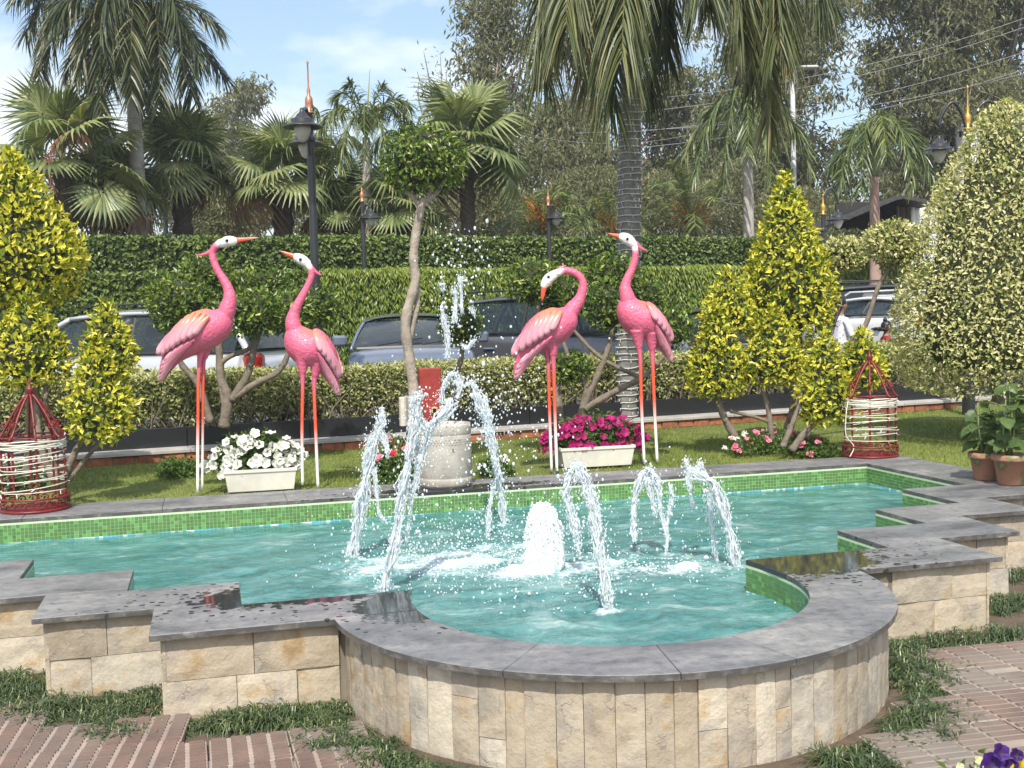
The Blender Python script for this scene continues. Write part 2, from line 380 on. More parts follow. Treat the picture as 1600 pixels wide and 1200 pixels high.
def paver_mesh(seed, nc=4, nr=9):
    rr = np.random.default_rng(seed); b = B(); b.box((0, 0, -0.022), (PT-0.004, PT-0.004, 0.036), ch=0.003, col=(1.28, 1.27, 1.24))
    cw = PT/nc
    for c in range(nc):
        x0 = -PT/2+cw*(c+0.5)
        for k in range(nr):
            if rr.random() < 0.006: continue
            y0 = -PT/2+PT/nr*(k+0.5)+rr.normal(0, 0.0005)
            w, h = cw-0.016, PT/nr*0.60; z = 0.0030-abs(rr.normal(0, 0.0010)); e = 0.003
            V = [(x0-w/2, y0-h/2, -0.004), (x0+w/2, y0-h/2, -0.004), (x0+w/2, y0+h/2, -0.004), (x0-w/2, y0+h/2, -0.004),
                 (x0-w/2+e, y0-h/2+e*0.8, z), (x0+w/2-e, y0-h/2+e*0.8, z), (x0+w/2-e, y0+h/2-e*0.8, z), (x0-w/2+e, y0+h/2-e*0.8, z)]
            b.add(V, np.array([[4, 5, 6, 7], [0, 1, 5, 4], [1, 2, 6, 5], [2, 3, 7, 6], [3, 0, 4, 7]]), (0.62, 0.52, 0.49))
    return mesh('paver', b, pav_m, colattr=True)
PM = [paver_mesh(s) for s in range(4)]; PM2 = [paver_mesh(s+9, 2, 6) for s in range(4)]
b = B(); b.prism([(-3.5, 2.0), (8.8, 2.0), (8.8, 4.3), (3.0, 4.4), (2.75, 3.2), (0.5, 3.2), (0.3, 4.3), (-0.3, 4.4), (-0.5, 4.7), (-3.5, 5.0)], -0.028, -0.022)
pave = obj('pavement', b, pmat('mortar_bed', (0.24, 0.21, 0.18), 0.95, var=0.3), kind='structure')
def lay(x0, y0, nx, ny, rz, keep, jit=0.004, zj=0.003, kind=None):
    for i in range(nx):
        for j in range(ny):
            u, v = i*(PT+0.003), j*(PT+0.003); c, s = math.cos(rz), math.sin(rz); X = x0+u*c-v*s; Y = y0+u*s+v*c
            if not keep(X, Y): continue
            o = inst('paver', (kind or PM)[random.randrange(4)], pave, (X+random.gauss(0, jit*0.4), Y+random.gauss(0, jit*0.4), random.gauss(0, zj)), (random.gauss(0, 0.006), random.gauss(0, 0.006), rz+random.gauss(0, 0.006)+(math.pi if random.random() < 0.5 else 0)))
lay(2.08, 2.42, 22, 9, math.radians(-3), lambda X, Y: Y < 4.50-0.03*(X-3) and X < 8.6 and (X-1.72)**2+(Y-4.9)**2 > 1.43**2 and X > 2.2 and (Y > 2.3), zj=0.0015, kind=PM2)
lay(3.85, 4.66, 3, 1, 0, lambda X, Y: X < 4.6, kind=PM2)
lay(-0.19, 3.18, 3, 5, math.radians(1), lambda X, Y: Y < 4.62 and X < 0.62, zj=0.0015)
lay(-0.72, 3.55, 2, 5, math.radians(-6), lambda X, Y: Y < 4.85 and X > -0.75, zj=0.004)
lay(-2.75, 3.7, 7, 6, math.radians(-3), lambda X, Y: Y < 5.15 and X < -0.82, zj=0.004)
# ================================================================ POOL
PZ0, PZ = 0.3235, 0.35; WZ = 0.185
pool = thing('fountain_pool', (1.72, 4.9, 0), 'stepped fountain pool with round front bay, sandstone cladding, slate coping and green mosaic', 'pool')
# slate coping
sl, n_, l_, o_ = newmat('slate'); pr = n_.new('ShaderNodeBsdfPrincipled'); l_.new(pr.outputs[0], o_.inputs[0]); geo = n_.new('ShaderNodeNewGeometry'); oi = n_.new('ShaderNodeObjectInfo')
P_ = geo.outputs['Position']
ta = noise(n_, l_, 3.2, 8, 0.62, vec=P_, stretch=(0.7, 1.6, 1)); ra = ramp(n_, l_, ta.outputs['Fac'], [(0.30, (0.085, 0.087, 0.092)), (0.43, (0.15, 0.152, 0.156)), (0.56, (0.20, 0.199, 0.198)), (0.70, (0.29, 0.283, 0.27))])
ro = ramp(n_, l_, oi.outputs['Random'], [(0, (0.86, 0.86, 0.88)), (1, (1.1, 1.09, 1.06))]); ca = mixc(n_, l_, 1, ra.outputs['Color'], ro.outputs['Color'], 'MULTIPLY')
tg = noise(n_, l_, 17, 7, 0.75, vec=P_); rg = ramp(n_, l_, tg.outputs['Fac'], [(0.34, (0.62, 0.63, 0.66)), (0.5, (1, 1, 1)), (0.66, (1.28, 1.25, 1.2))]); ca = mixc(n_, l_, 1, ca, rg.outputs['Color'], 'MULTIPLY')
tb = noise(n_, l_, 9, 5, 0.7, vec=P_); rb = ramp(n_, l_, tb.outputs['Fac'], [(0.56, (0, 0, 0)), (0.7, (1, 1, 1))]); ca = mixc(n_, l_, mathn(n_, l_, 'MULTIPLY', rb.outputs['Color'], 0.3), ca, (0.30, 0.28, 0.25))
# slab sides take a darker colour than the tops, with pale lime runs
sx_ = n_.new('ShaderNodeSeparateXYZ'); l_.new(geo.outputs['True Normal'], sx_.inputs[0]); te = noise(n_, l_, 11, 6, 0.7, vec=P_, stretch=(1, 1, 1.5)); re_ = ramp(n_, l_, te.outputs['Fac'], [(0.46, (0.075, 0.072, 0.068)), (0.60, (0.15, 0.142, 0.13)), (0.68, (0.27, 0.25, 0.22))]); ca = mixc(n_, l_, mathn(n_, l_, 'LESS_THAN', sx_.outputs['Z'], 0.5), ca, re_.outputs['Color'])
# splashed water lies on the stone near the jets: two wet pools with ragged edges and loose drops
def wet(cx, cy, sx, sy, off):
    mp = n_.new('ShaderNodeMapping'); mp.inputs['Location'].default_value = (-cx*sx, -cy*sy, 0); mp.inputs['Scale'].default_value = (sx, sy, 0); l_.new(P_, mp.inputs['Vector'])
    ln = n_.new('ShaderNodeVectorMath'); ln.operation = 'LENGTH'; l_.new(mp.outputs['Vector'], ln.inputs[0]); return ln.outputs['Value']
dmin = mathn(n_, l_, 'MINIMUM', mathn(n_, l_, 'MINIMUM', wet(0.42, 5.37, 1.25, 2.7, 0), wet(2.82, 5.15, 1.6, 1.9, 0)), mathn(n_, l_, 'MINIMUM', wet(1.75, 8.3, 1.0, 5.0, 0), wet(0.82, 4.95, 2.6, 2.4, 0)))
tw = noise(n_, l_, 13, 5, 0.65, vec=P_); vo = n_.new('ShaderNodeTexVoronoi'); vo.inputs['Scale'].default_value = 19; l_.new(P_, vo.inputs['Vector'])
wv = mathn(n_, l_, 'ADD', dmin, mathn(n_, l_, 'MULTIPLY', mathn(n_, l_, 'SUBTRACT', tw.outputs['Fac'], 0.5), 1.1))
wetm = ramp(n_, l_, wv, [(0.62, (1, 1, 1)), (0.68, (0, 0, 0))]).outputs['Color']
dropd = mathn(n_, l_, 'LESS_THAN', vo.outputs['Distance'], mathn(n_, l_, 'MULTIPLY', mathn(n_, l_, 'SUBTRACT', 1.75, dmin), mathn(n_, l_, 'MULTIPLY', tw.outputs['Fac'], 0.62)))
dropm = mathn(n_, l_, 'MULTIPLY', dropd, mathn(n_, l_, 'LESS_THAN', dmin, 1.6))
wetm = mathn(n_, l_, 'MAXIMUM', wetm, dropm)
ca = mixc(n_, l_, wetm, ca, (0.035, 0.036, 0.038))
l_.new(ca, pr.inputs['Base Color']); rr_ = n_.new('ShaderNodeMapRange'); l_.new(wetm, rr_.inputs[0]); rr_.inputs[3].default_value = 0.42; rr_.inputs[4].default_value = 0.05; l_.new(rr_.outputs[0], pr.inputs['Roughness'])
tn = noise(n_, l_, 48, 6, 0.7, vec=P_); bs = mathn(n_, l_, 'MULTIPLY', tn.outputs['Fac'], mathn(n_, l_, 'SUBTRACT', 1.0, wetm)); l_.new(bump(n_, l_, bs, 0.5, 0.004), pr.inputs['Normal'])
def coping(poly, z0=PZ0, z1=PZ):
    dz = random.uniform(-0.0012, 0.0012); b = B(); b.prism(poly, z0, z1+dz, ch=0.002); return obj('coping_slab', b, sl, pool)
G = 0.0015
def shrink(x0, x1, y0, y1): return [(x0+G, y0+G), (x1-G, y0+G), (x1-G, y1-G), (x0+G, y1-G)]
L1 = [(-.28, 4.83), (.456, 4.83), (.83, 4.86), (.832, 5.0), (.842, 5.12), (.87, 5.23), (.10, 5.23), (.10, 5.298), (-.28, 5.298)]
L2 = [(-.79, 5.302), (.10, 5.302), (.10, 5.71), (-.42, 5.71), (-.42, 5.758), (-.79, 5.758)]
L3 = [(-1.35, 5.762), (-.42, 5.762), (-.42, 6.2), (-.97, 6.2), (-.97, 6.248), (-1.35, 6.248)]
L4 = [(-2.1, 6.252), (-.97, 6.252), (-.97, 6.70), (-2.1, 6.70)]
R1 = [(2.984, 4.85), (3.78, 4.85), (3.78, 5.358), (3.40, 5.358), (3.40, 5.25), (2.58, 5.25), (2.60, 5.12), (2.61, 4.86)]
R2 = [(3.40, 5.362), (4.29, 5.362), (4.29, 5.898), (3.98, 5.898), (3.98, 5.76), (3.40, 5.76)]
R3 = [(3.98, 5.902), (4.85, 5.902), (4.85, 6.398), (4.59, 6.398), (4.59, 6.29), (3.98, 6.29)]
R4 = [(4.59, 6.402), (5.45, 6.402), (5.45, 6.998), (5.11, 6.998), (5.11, 6.92), (4.59, 6.92)]
R5 = [(5.11, 7.002), (6.20, 7.002), (6.20, 7.50), (5.11, 7.50)]
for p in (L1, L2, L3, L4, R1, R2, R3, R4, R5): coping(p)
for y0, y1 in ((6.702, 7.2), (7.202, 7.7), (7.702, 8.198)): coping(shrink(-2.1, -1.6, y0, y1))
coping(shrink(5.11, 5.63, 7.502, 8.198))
xs = [-2.1, -1.25, -0.35, 0.5, 1.3, 2.2, 3.05, 3.95, 4.8, 5.63]
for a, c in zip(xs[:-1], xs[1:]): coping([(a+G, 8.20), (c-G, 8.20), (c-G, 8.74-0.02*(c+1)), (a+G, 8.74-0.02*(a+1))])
BC = np.array([1.72, 4.9]); RO, RI = 1.252, 0.89
angs = [183.2, 207, 233, 262, 283, 306, 330, 357.8]
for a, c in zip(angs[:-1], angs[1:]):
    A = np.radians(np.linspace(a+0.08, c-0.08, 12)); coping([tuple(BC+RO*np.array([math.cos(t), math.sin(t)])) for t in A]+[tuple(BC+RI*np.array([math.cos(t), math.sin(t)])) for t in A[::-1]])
# core walls (concrete behind the cladding and the mosaic)
core = pmat('wall_core', (0.20, 0.17, 0.13), 0.95, var=0.2)
inner = [(-1.6, 8.2), (-1.6, 6.7), (-.97, 6.7), (-.97, 6.2), (-.42, 6.2), (-.42, 5.71), (.10, 5.71), (.10, 5.23), (.87, 5.23), (.842, 5.12), (.83, 5.0)] + \
    [tuple(BC+0.89*np.array([math.cos(t), math.sin(t)])) for t in np.radians(np.linspace(184, 356, 40))] + \
    [(2.61, 5.0), (2.60, 5.12), (2.58, 5.25), (3.40, 5.25), (3.40, 5.76), (3.98, 5.76), (3.98, 6.29), (4.59, 6.29), (4.59, 6.92), (5.11, 6.92), (5.11, 8.2)]
outer = [(-2.06, 8.70), (-2.06, 6.29), (-1.31, 6.29), (-1.31, 5.80), (-.75, 5.80), (-.75, 5.34), (-.24, 5.34), (-.24, 4.87), (.49, 4.87)] + \
    [tuple(BC+(RO-0.04)*np.array([math.cos(t), math.sin(t)])) for t in np.radians(np.linspace(182, 358.5, 48))] + \
    [(3.74, 4.89), (3.74, 5.40), (4.25, 5.40), (4.25, 5.94), (4.81, 5.94), (4.81, 6.44), (5.41, 6.44), (5.41, 7.04), (6.16, 7.04), (6.16, 7.46), (5.59, 7.46), (5.59, 8.56)]
def inset(poly, d):
    P = np.array(poly); e = np.roll(P, -1, 0)-P; e /= np.linalg.norm(e, axis=1)[:, None]; nn = np.column_stack([-e[:, 1], e[:, 0]])
    if ((P[:, 0]*np.roll(P[:, 1], -1)-np.roll(P[:, 0], -1)*P[:, 1]).sum()) < 0: nn = -nn
    bq = nn+np.roll(nn, 1, 0); bq /= np.maximum((bq*nn).sum(1), 0.3)[:, None]; return P+bq*d
oc = inset(outer, 0.022); ic = inset(inner, -0.006)
b = B()
for P, flip in ((oc, 0), (ic, 1)):
    m = len(P); V = np.concatenate([np.column_stack([P, np.full(m, z)]) for z in (-0.35, 0.322)]); k = np.arange(m)
    b.add(V, np.column_stack([k, (k+1) % m, m+(k+1) % m, m+k]))
obj('wall_core', b, core, pool)
b = B(); mi = len(ic); b.add(np.column_stack([ic, np.full(mi, -0.3)]), [list(range(mi))])
obj('pool_floor', b, pmat('floor_mosaic', (0.10, 0.42, 0.42), 0.5, var=0.2, scale=20), pool)
# sandstone cladding
ss, n_, l_, o_ = newmat('sandstone'); pr = n_.new('ShaderNodeBsdfPrincipled'); l_.new(pr.outputs[0], o_.inputs[0]); geo = n_.new('ShaderNodeNewGeometry'); oi = n_.new('ShaderNodeObjectInfo'); P_ = geo.outputs['Position']
r0 = ramp(n_, l_, oi.outputs['Random'], [(0, (0.33, 0.285, 0.215)), (0.3, (0.48, 0.425, 0.335)), (0.6, (0.38, 0.325, 0.245)), (0.8, (0.43, 0.40, 0.335)), (1, (0.52, 0.475, 0.385))])
mp = n_.new('ShaderNodeVectorMath'); mp.operation = 'ADD'; cmb = n_.new('ShaderNodeCombineXYZ'); l_.new(mathn(n_, l_, 'MULTIPLY', oi.outputs['Random'], 37.0), cmb.inputs[0]); l_.new(P_, mp.inputs[0]); l_.new(cmb.outputs[0], mp.inputs[1]); Q_ = mp.outputs[0]
ta = noise(n_, l_, 5.5, 7, 0.62, vec=Q_); ra = ramp(n_, l_, ta.outputs['Fac'], [(0.26, (0.58, 0.54, 0.50)), (0.40, (0.90, 0.87, 0.83)), (0.55, (1.08, 1.06, 1.03)), (0.64, (0.92, 0.78, 0.60)), (0.75, (0.70, 0.56, 0.42))])
ca = mixc(n_, l_, 1, r0.outputs['Color'], ra.outputs['Color'], 'MULTIPLY')
tb = noise(n_, l_, 3.1, 6, 0.7, vec=Q_); rb = ramp(n_, l_, tb.outputs['Fac'], [(0.50, (0, 0, 0)), (0.64, (1, 1, 1))]); ca = mixc(n_, l_, mathn(n_, l_, 'MULTIPLY', rb.outputs['Color'], 0.62), ca, (0.25, 0.235, 0.22))
vo = n_.new('ShaderNodeTexVoronoi'); vo.feature = 'DISTANCE_TO_EDGE'; vo.inputs['Scale'].default_value = 3.4; tq = noise(n_, l_, 6, 4, 0.6, vec=Q_); wp = mixc(n_, l_, 0.22, Q_, tq.outputs['Color']); l_.new(wp, vo.inputs['Vector'])
crk = ramp(n_, l_, vo.outputs['Distance'], [(0.0, (0.0, 0.0, 0.0)), (0.012, (1, 1, 1))])
cm = ramp(n_, l_, tb.outputs['Fac'], [(0.50, (1, 1, 1)), (0.58, (0, 0, 0))]); crk2 = mathn(n_, l_, 'MAXIMUM', crk.outputs['Color'], cm.outputs['Color'])
ca = mixc(n_, l_, mathn(n_, l_, 'MULTIPLY', mathn(n_, l_, 'SUBTRACT', 1.0, crk2), 0.5), ca, (0.17, 0.12, 0.08))
l_.new(ca, pr.inputs['Base Color']); pr.inputs['Roughness'].default_value = 0.85; pr.inputs['Specular IOR Level'].default_value = 0.25
tr = noise(n_, l_, 9, 8, 0.68, vec=Q_); tr2 = noise(n_, l_, 60, 4, 0.6, vec=Q_)
hh = mathn(n_, l_, 'ADD', mathn(n_, l_, 'MULTIPLY', tr.outputs['Fac'], 1.0), mathn(n_, l_, 'ADD', mathn(n_, l_, 'MULTIPLY', tr2.outputs['Fac'], 0.16), mathn(n_, l_, 'MULTIPLY', crk2, 0.12)))
l_.new(bump(n_, l_, hh, 0.55, 0.026), pr.inputs['Normal'])
def stone(p0, p1, z0, z1, name='stone'):
    """one cladding stone between wall points p0 and p1 (outer face), uneven split face"""
    p0 = np.array(p0); p1 = np.array(p1); L = np.linalg.norm(p1-p0); t = (p1-p0)/L; nrm = np.array([t[1], -t[0]]); dp = random.uniform(-0.004, 0.004)
    nu, nv = max(3, int(L/0.035)), max(3, int((z1-z0)/0.035)); g = 0.0014; s0 = random.random()*99
    u = np.linspace(g, L-g, nu+1); v = np.linspace(z0+g, z1-g, nv+1); U, Vv = np.meshgrid(u, v, indexing='ij')
    Q = np.stack([U, Vv, np.zeros_like(U)], -1).reshape(-1, 3); h = 0.0045*wob(Q+[s0, s0, 0], 16, 3)+0.003*wob(Q+[s0, 0, 0], 48, 5)+dp
    edge = ((U < g*2) | (U > L-g*2) | (Vv < z0+g*2) | (Vv > z1-g*2)).reshape(-1); h = np.where(edge, h-0.004, h)
    X = p0[None]+t[None]*Q[:, :1]+nrm[None]*h[:, None]; V = np.column_stack([X, Q[:, 1]]); i, j = np.meshgrid(np.arange(nu), np.arange(nv), indexing='ij'); k = i*(nv+1)+j; s = nv+1
    F = np.stack([k, k+s, k+s+1, k+1], -1).reshape(-1, 4); b = B(); b.add(V, F)
    N = len(V); X2 = p0[None]+t[None]*Q[:, :1]-nrm[None]*0.02; ring = [a for a in range(N) if edge[a]]
    # side skirt from the rim back to the core
    rim = [i*s for i in range(nu+1)]+[nu*s+j for j in range(1, nv+1)]+[i*s+nv for i in range(nu-1, -1, -1)]+[j for j in range(nv-1, 0, -1)]
    m = len(rim); VV = np.concatenate([V[rim], np.column_stack([X2[rim], V[rim][:, 2]])]); kk = np.arange(m)
    b.add(VV, np.column_stack([kk, m+kk, m+(kk+1) % m, (kk+1) % m])); return obj(name, b, ss, pool, smooth=False)
def wall_run(a, c, splits=None):
    a = np.array(a); c = np.array(c); L = np.linalg.norm(c-a)
    for (z0, z1) in ((-0.05, 0.145+random.uniform(-0.01, 0.01)), (None, 0.322)):
        if z0 is None: z0 = zprev
        zprev = z1; cuts = [0.0]
        while cuts[-1] < L-0.16: cuts.append(cuts[-1]+random.uniform(0.17, 0.38))
        if len(cuts) > 1: cuts[-1] = L
        else: cuts = [0.0, L]
        if len(cuts) > 2 and cuts[-1]-cuts[-2] < 0.08: cuts.pop(-2)
        for u, v in zip(cuts[:-1], cuts[1:]): stone(a+(c-a)*u/L, a+(c-a)*v/L, z0, z1)
for a, c in (((-2.06, 6.29), (-1.31, 6.29)), ((-1.31, 6.29), (-1.31, 5.80)), ((-1.31, 5.80), (-.75, 5.80)), ((-.75, 5.80), (-.75, 5.34)), ((-.75, 5.34), (-.24, 5.34)), ((-.24, 5.34), (-.24, 4.87)), ((-.24, 4.87), (.49, 4.87)),
             ((2.95, 4.89), (3.74, 4.89)), ((3.74, 4.89), (3.74, 5.40)), ((3.74, 5.40), (4.25, 5.40)), ((4.25, 5.40), (4.25, 5.94)), ((4.25, 5.94), (4.81, 5.94)), ((4.81, 5.94), (4.81, 6.44)), ((4.81, 6.44), (5.41, 6.44)), ((5.41, 6.44), (5.41, 7.04)), ((5.41, 7.04), (6.16, 7.04)), ((6.16, 7.04), (6.16, 7.46))):
    wall_run(a, c)
t = 182.0
while t < 358.0:
    dt = min(random.uniform(3.3, 5.6), 358.5-t)
    if 358.5-(t+dt) < 2: dt = 358.5-t
    A = [BC+(RO-0.04)*np.array([math.cos(math.radians(q)), math.sin(math.radians(q))]) for q in (t, t+dt)]
    if random.random() < 0.12: zc = random.uniform(0.06, 0.24); stone(A[0], A[1], -0.05, zc); stone(A[0], A[1], zc, 0.322)
    else: stone(A[0], A[1], -0.05, 0.322)
    t += dt
# green glass mosaic on the inner faces, with a blue and white row at the waterline
mo, n_, l_, o_ = newmat('glass_mosaic'); pr = n_.new('ShaderNodeBsdfPrincipled'); l_.new(pr.outputs[0], o_.inputs[0]); vc = n_.new('ShaderNodeVertexColor'); vc.layer_name = 'Col'
l_.new(vc.outputs['Color'], pr.inputs['Base Color']); pr.inputs['Roughness'].default_value = 0.12
b = B(); tp = 0.026; P = np.array(inner); segs = [(P[i], P[i+1]) for i in range(len(P)-1)]+[(P[-1], P[0])]
b2 = B()
acc = []
for a, c in segs:
    L = np.linalg.norm(c-a)
    t = (c-a)/L; nn = np.array([-t[1], t[0]])      # points into the pool
    nt = max(1, int(round(L/tp))); w = L/nt
    for i in range(nt):
        for j in range(8):
            z = 0.132+j*0.0237; p = a+t*(i+0.5)*w; q = random.random()
            if j == 2: col = (0.10, 0.42, 0.60) if q < 0.6 else (0.75, 0.85, 0.88)
            else: g = random.uniform(0.85, 1.12); col = (0.085*g+0.03*random.random(), 0.21*g, 0.065*g) if q > 0.15 else (0.14, 0.34, 0.10)
            hw, hz = w/2-0.0009, 0.0237/2-0.0009; c0 = p+nn*0.0012; fz = 0.0012
            V = [(*(c0-t*hw), z-hz), (*(c0+t*hw), z-hz), (*(c0+t*hw), z+hz), (*(c0-t*hw), z+hz)]
            d0 = p-nn*0.001; V += [(*(d0-t*hw), z-hz), (*(d0+t*hw), z-hz), (*(d0+t*hw), z+hz), (*(d0-t*hw), z+hz)]
            b.add(V, np.array([[0, 1, 2, 3], [4, 5, 1, 0], [5, 6, 2, 1], [6, 7, 3, 2], [7, 4, 0, 3]]), col)
    m2 = [(*a, 0.1), (*c, 0.1), (*c, 0.3225), (*a, 0.3225)]; b2.add(m2, np.array([[0, 1, 2, 3]]))
obj('mosaic_tile', b, mo, pool, col=True, kind='stuff')
obj('grout', b2, pmat('grout', (0.50, 0.60, 0.40), 0.8), pool)
# ================================================================ WATER
FC = np.array([1.78, 6.35])
JETS = [((550, 872), (597, 640)), ((600, 920), (655, 625)), ((790, 822), (745, 592)), ((855, 888), (850, 785)), ((952, 957), (903, 725)), ((1045, 868), (1010, 735)), ((1150, 888), (1075, 722))]
JB = [onz(*j[0], WZ)[:2] for j in JETS]
x = np.arange(-1.66, 5.18, 0.0155); y = np.arange(3.96, 8.24, 0.0155); X, Y = np.meshgrid(x, y, indexing='ij'); Pw = np.stack([X, Y, X*0], -1).reshape(-1, 3)
def wave(P):
    z = 0.0034*wob(P*[1, 1.5, 0], 9, 1, 8)+0.0030*(1-2*abs(wob(P*[1, 1.4, 0], 16, 2, 9)))+0.0024*(0.6-abs(wob(P, 34, 3, 9)))+0.0011*wob(P, 75, 4, 9)
    r0 = np.hypot(P[:, 0]-FC[0], P[:, 1]-FC[1]); amp = np.clip(1.5-r0*0.28, 0.6, 1.3)
    z = z*amp*2.5
    for q in JB:
        r = np.hypot(P[:, 0]-q[0], P[:, 1]-q[1]); z += 0.005*np.sin(r*70)*np.exp(-r*3.2)
    return z
foam = np.zeros(len(Pw))
for (fx, fy, sx, sy, s) in [(onz(700, 880, WZ)[0], onz(700, 880, WZ)[1], 0.80, 0.36, 1.15), (onz(855, 890, WZ)[0], onz(855, 890, WZ)[1], 0.55, 0.38, 1.3), (onz(1040, 890, WZ)[0], onz(1040, 890, WZ)[1], 0.50, 0.22, 1.1), (onz(960, 870, WZ)[0], onz(960, 870, WZ)[1], 0.5, 0.3, 0.7), (onz(790, 860, WZ)[0], onz(790, 860, WZ)[1], 0.5, 0.25, 0.9)]+[(q[0], q[1], 0.09, 0.07, 1.3) for q in JB]:
    foam = np.maximum(foam, s*np.exp(-((Pw[:, 0]-fx)/sx)**2-((Pw[:, 1]-fy)/sy)**2))
nf = 0.5+0.5*wob(Pw, 26, 31, 9); nf2 = 0.5+0.5*wob(Pw, 60, 33, 9)
zf = wave(Pw)+foam*0.030*(nf-0.3)*(0.5+nf2)
Pw[:, 2] = WZ+zf
def inpoly(px, py, poly):
    c = np.zeros(len(px), bool); P = np.array(poly); j = len(P)-1
    for i in range(len(P)):
        xi, yi = P[i]; xj, yj = P[j]; m = ((yi > py) != (yj > py)) & (px < (xj-xi)*(py-yi)/(yj-yi+1e-12)+xi); c ^= m; j = i
    return c
wp_ = inset(inner, -0.05)
ny = len(y); i, j = np.meshgrid(np.arange(len(x)-1), np.arange(ny-1), indexing='ij'); k = i*ny+j; F = np.stack([k, k+ny, k+ny+1, k+1], -1).reshape(-1, 4); cc = Pw[F].mean(1); F = F[inpoly(cc[:, 0], cc[:, 1], wp_)]
wt, n_, l_, o_ = newmat('pool_water'); pr = n_.new('ShaderNodeBsdfPrincipled'); geo = n_.new('ShaderNodeNewGeometry'); P_ = geo.outputs['Position']
tz = noise(n_, l_, 3.0, 3, 0.6, vec=P_); ta = noise(n_, l_, 4.5, 7, 0.68, vec=mixc(n_, l_, 0.25, P_, tz.outputs['Color']), stretch=(0.8, 1.9, 1)); ra = ramp(n_, l_, ta.outputs['Fac'], [(0.30, (0.042, 0.155, 0.155)), (0.44, (0.085, 0.26, 0.25)), (0.57, (0.15, 0.35, 0.335)), (0.68, (0.38, 0.54, 0.51))])
vc = n_.new('ShaderNodeVertexColor'); vc.layer_name = 'Col'; sep = n_.new('ShaderNodeSeparateColor'); l_.new(vc.outputs['Color'], sep.inputs[0]); fo = sep.outputs[0]
tf = noise(n_, l_, 30, 9, 0.78, vec=P_); fm = ramp(n_, l_, mathn(n_, l_, 'ADD', fo, mathn(n_, l_, 'MULTIPLY', mathn(n_, l_, 'SUBTRACT', tf.outputs['Fac'], 0.5), 1.5)), [(0.40, (0, 0, 0)), (0.90, (1, 1, 1))])
l_.new(mixc(n_, l_, fm.outputs['Color'], ra.outputs['Color'], (0.66, 0.75, 0.76)), pr.inputs['Base Color'])
mr = n_.new('ShaderNodeMapRange'); l_.new(fm.outputs['Color'], mr.inputs[0]); mr.inputs[3].default_value = 0.04; mr.inputs[4].default_value = 0.5; l_.new(mr.outputs[0], pr.inputs['Roughness']); pr.inputs['IOR'].default_value = 1.333
tb = noise(n_, l_, 45, 3, 0.5, vec=P_, stretch=(1, 1.5, 1)); tb2 = noise(n_, l_, 14, 3, 0.55, vec=P_, stretch=(1, 1.7, 1)); nb = bump(n_, l_, tb2.outputs['Fac'], 0.5, 0.02); nb = bump(n_, l_, tb.outputs['Fac'], 0.25, 0.004, nb); l_.new(nb, pr.inputs['Normal'])
trn = n_.new('ShaderNodeBsdfTransparent'); trn.inputs['Color'].default_value = (0.55, 0.86, 0.82, 1)
mx = n_.new('ShaderNodeMixShader'); l_.new(mathn(n_, l_, 'MULTIPLY', mathn(n_, l_, 'SUBTRACT', 1.0, fm.outputs['Color']), 0.30), mx.inputs[0]); l_.new(pr.outputs[0], mx.inputs[1]); l_.new(trn.outputs[0], mx.inputs[2]); l_.new(mx.outputs[0], o_.inputs[0])
b = B(); b.add(Pw, F, np.column_stack([np.clip(foam*(0.35+0.75*nf), 0, 1)]*3)); obj('water', b, wt, smooth=True, col=True, kind='structure')
# ================================================================ KERB BED EDGE: bricks, pale ledge, black granite
brk = pmat('brick', (0.36, 0.13, 0.065), 0.9, var=0.45, scale=18, bumps=0.8, bscale=50, objvar=0.4, bdist=0.006)
kerb = thing('bed_edging', (2, KY(2), 0.3), 'long low bed edging of red bricks, a pale stone ledge and black granite panels', 'kerb')
def kdir(x): return np.array([1, 0.115])/math.hypot(1, 0.115)
KA = math.atan(0.115); KN = np.array([-math.sin(KA), math.cos(KA)]); KT = np.array([math.cos(KA), math.sin(KA)])
def kp(x, back=0.0): p = np.array([x, KY(x)])+KN*back; return p
mortar = pmat('mortar', (0.20, 0.17, 0.14), 0.95)
def kprism(x0, x1, b0, b1, z0, z1, name, mat, par, ch=0.0):
    b = B(); b.prism([kp(x0, b0), kp(x1, b0), kp(x1, b1), kp(x0, b1)], z0, z1, ch=ch); return obj(name, b, mat, par)
kprism(-5, 13, 0.015, 0.30, 0.2, 0.385, 'mortar', mortar, kerb)
x = -2.2
while x < 9.0:
    w = random.uniform(0.19, 0.235); b = B(); dz = random.uniform(-0.006, 0.006)
    c = kp(x+w/2, 0.05+random.uniform(-0.006, 0.006)); b.box((c[0], c[1], 0.355+dz), (w-0.014, 0.1, 0.085), rz=KA+random.gauss(0, 0.02), ch=0.008); obj('brick', b, brk, kerb); x += w
ledge = pmat('ledge_stone', (0.40, 0.38, 0.35), 0.7, var=0.25, scale=5, objvar=0.1); gran = pmat('black_granite', (0.020, 0.021, 0.024), 0.22, var=0.2, scale=40)
x = -5.0
while x < 13: kprism(x+0.002, x+1.196, -0.02, 0.34, 0.402, 0.432, 'ledge_slab', ledge, kerb, 0.004); kprism(x+0.003, x+1.195, 0.28, 0.32, 0.4325, 0.62, 'granite_panel', gran, kerb, 0.003); x += 1.2
kprism(-5, 13, 0.325, 0.45, 0.1, 0.60, 'backing_wall', gran, kerb)
# planting soil behind
b = B(); b.prism([kp(-5, .45), kp(13, .45), kp(13, 1.35), kp(-5, 1.35)], 0.0, 0.52); obj('bed_soil', b, soil, kind='structure')

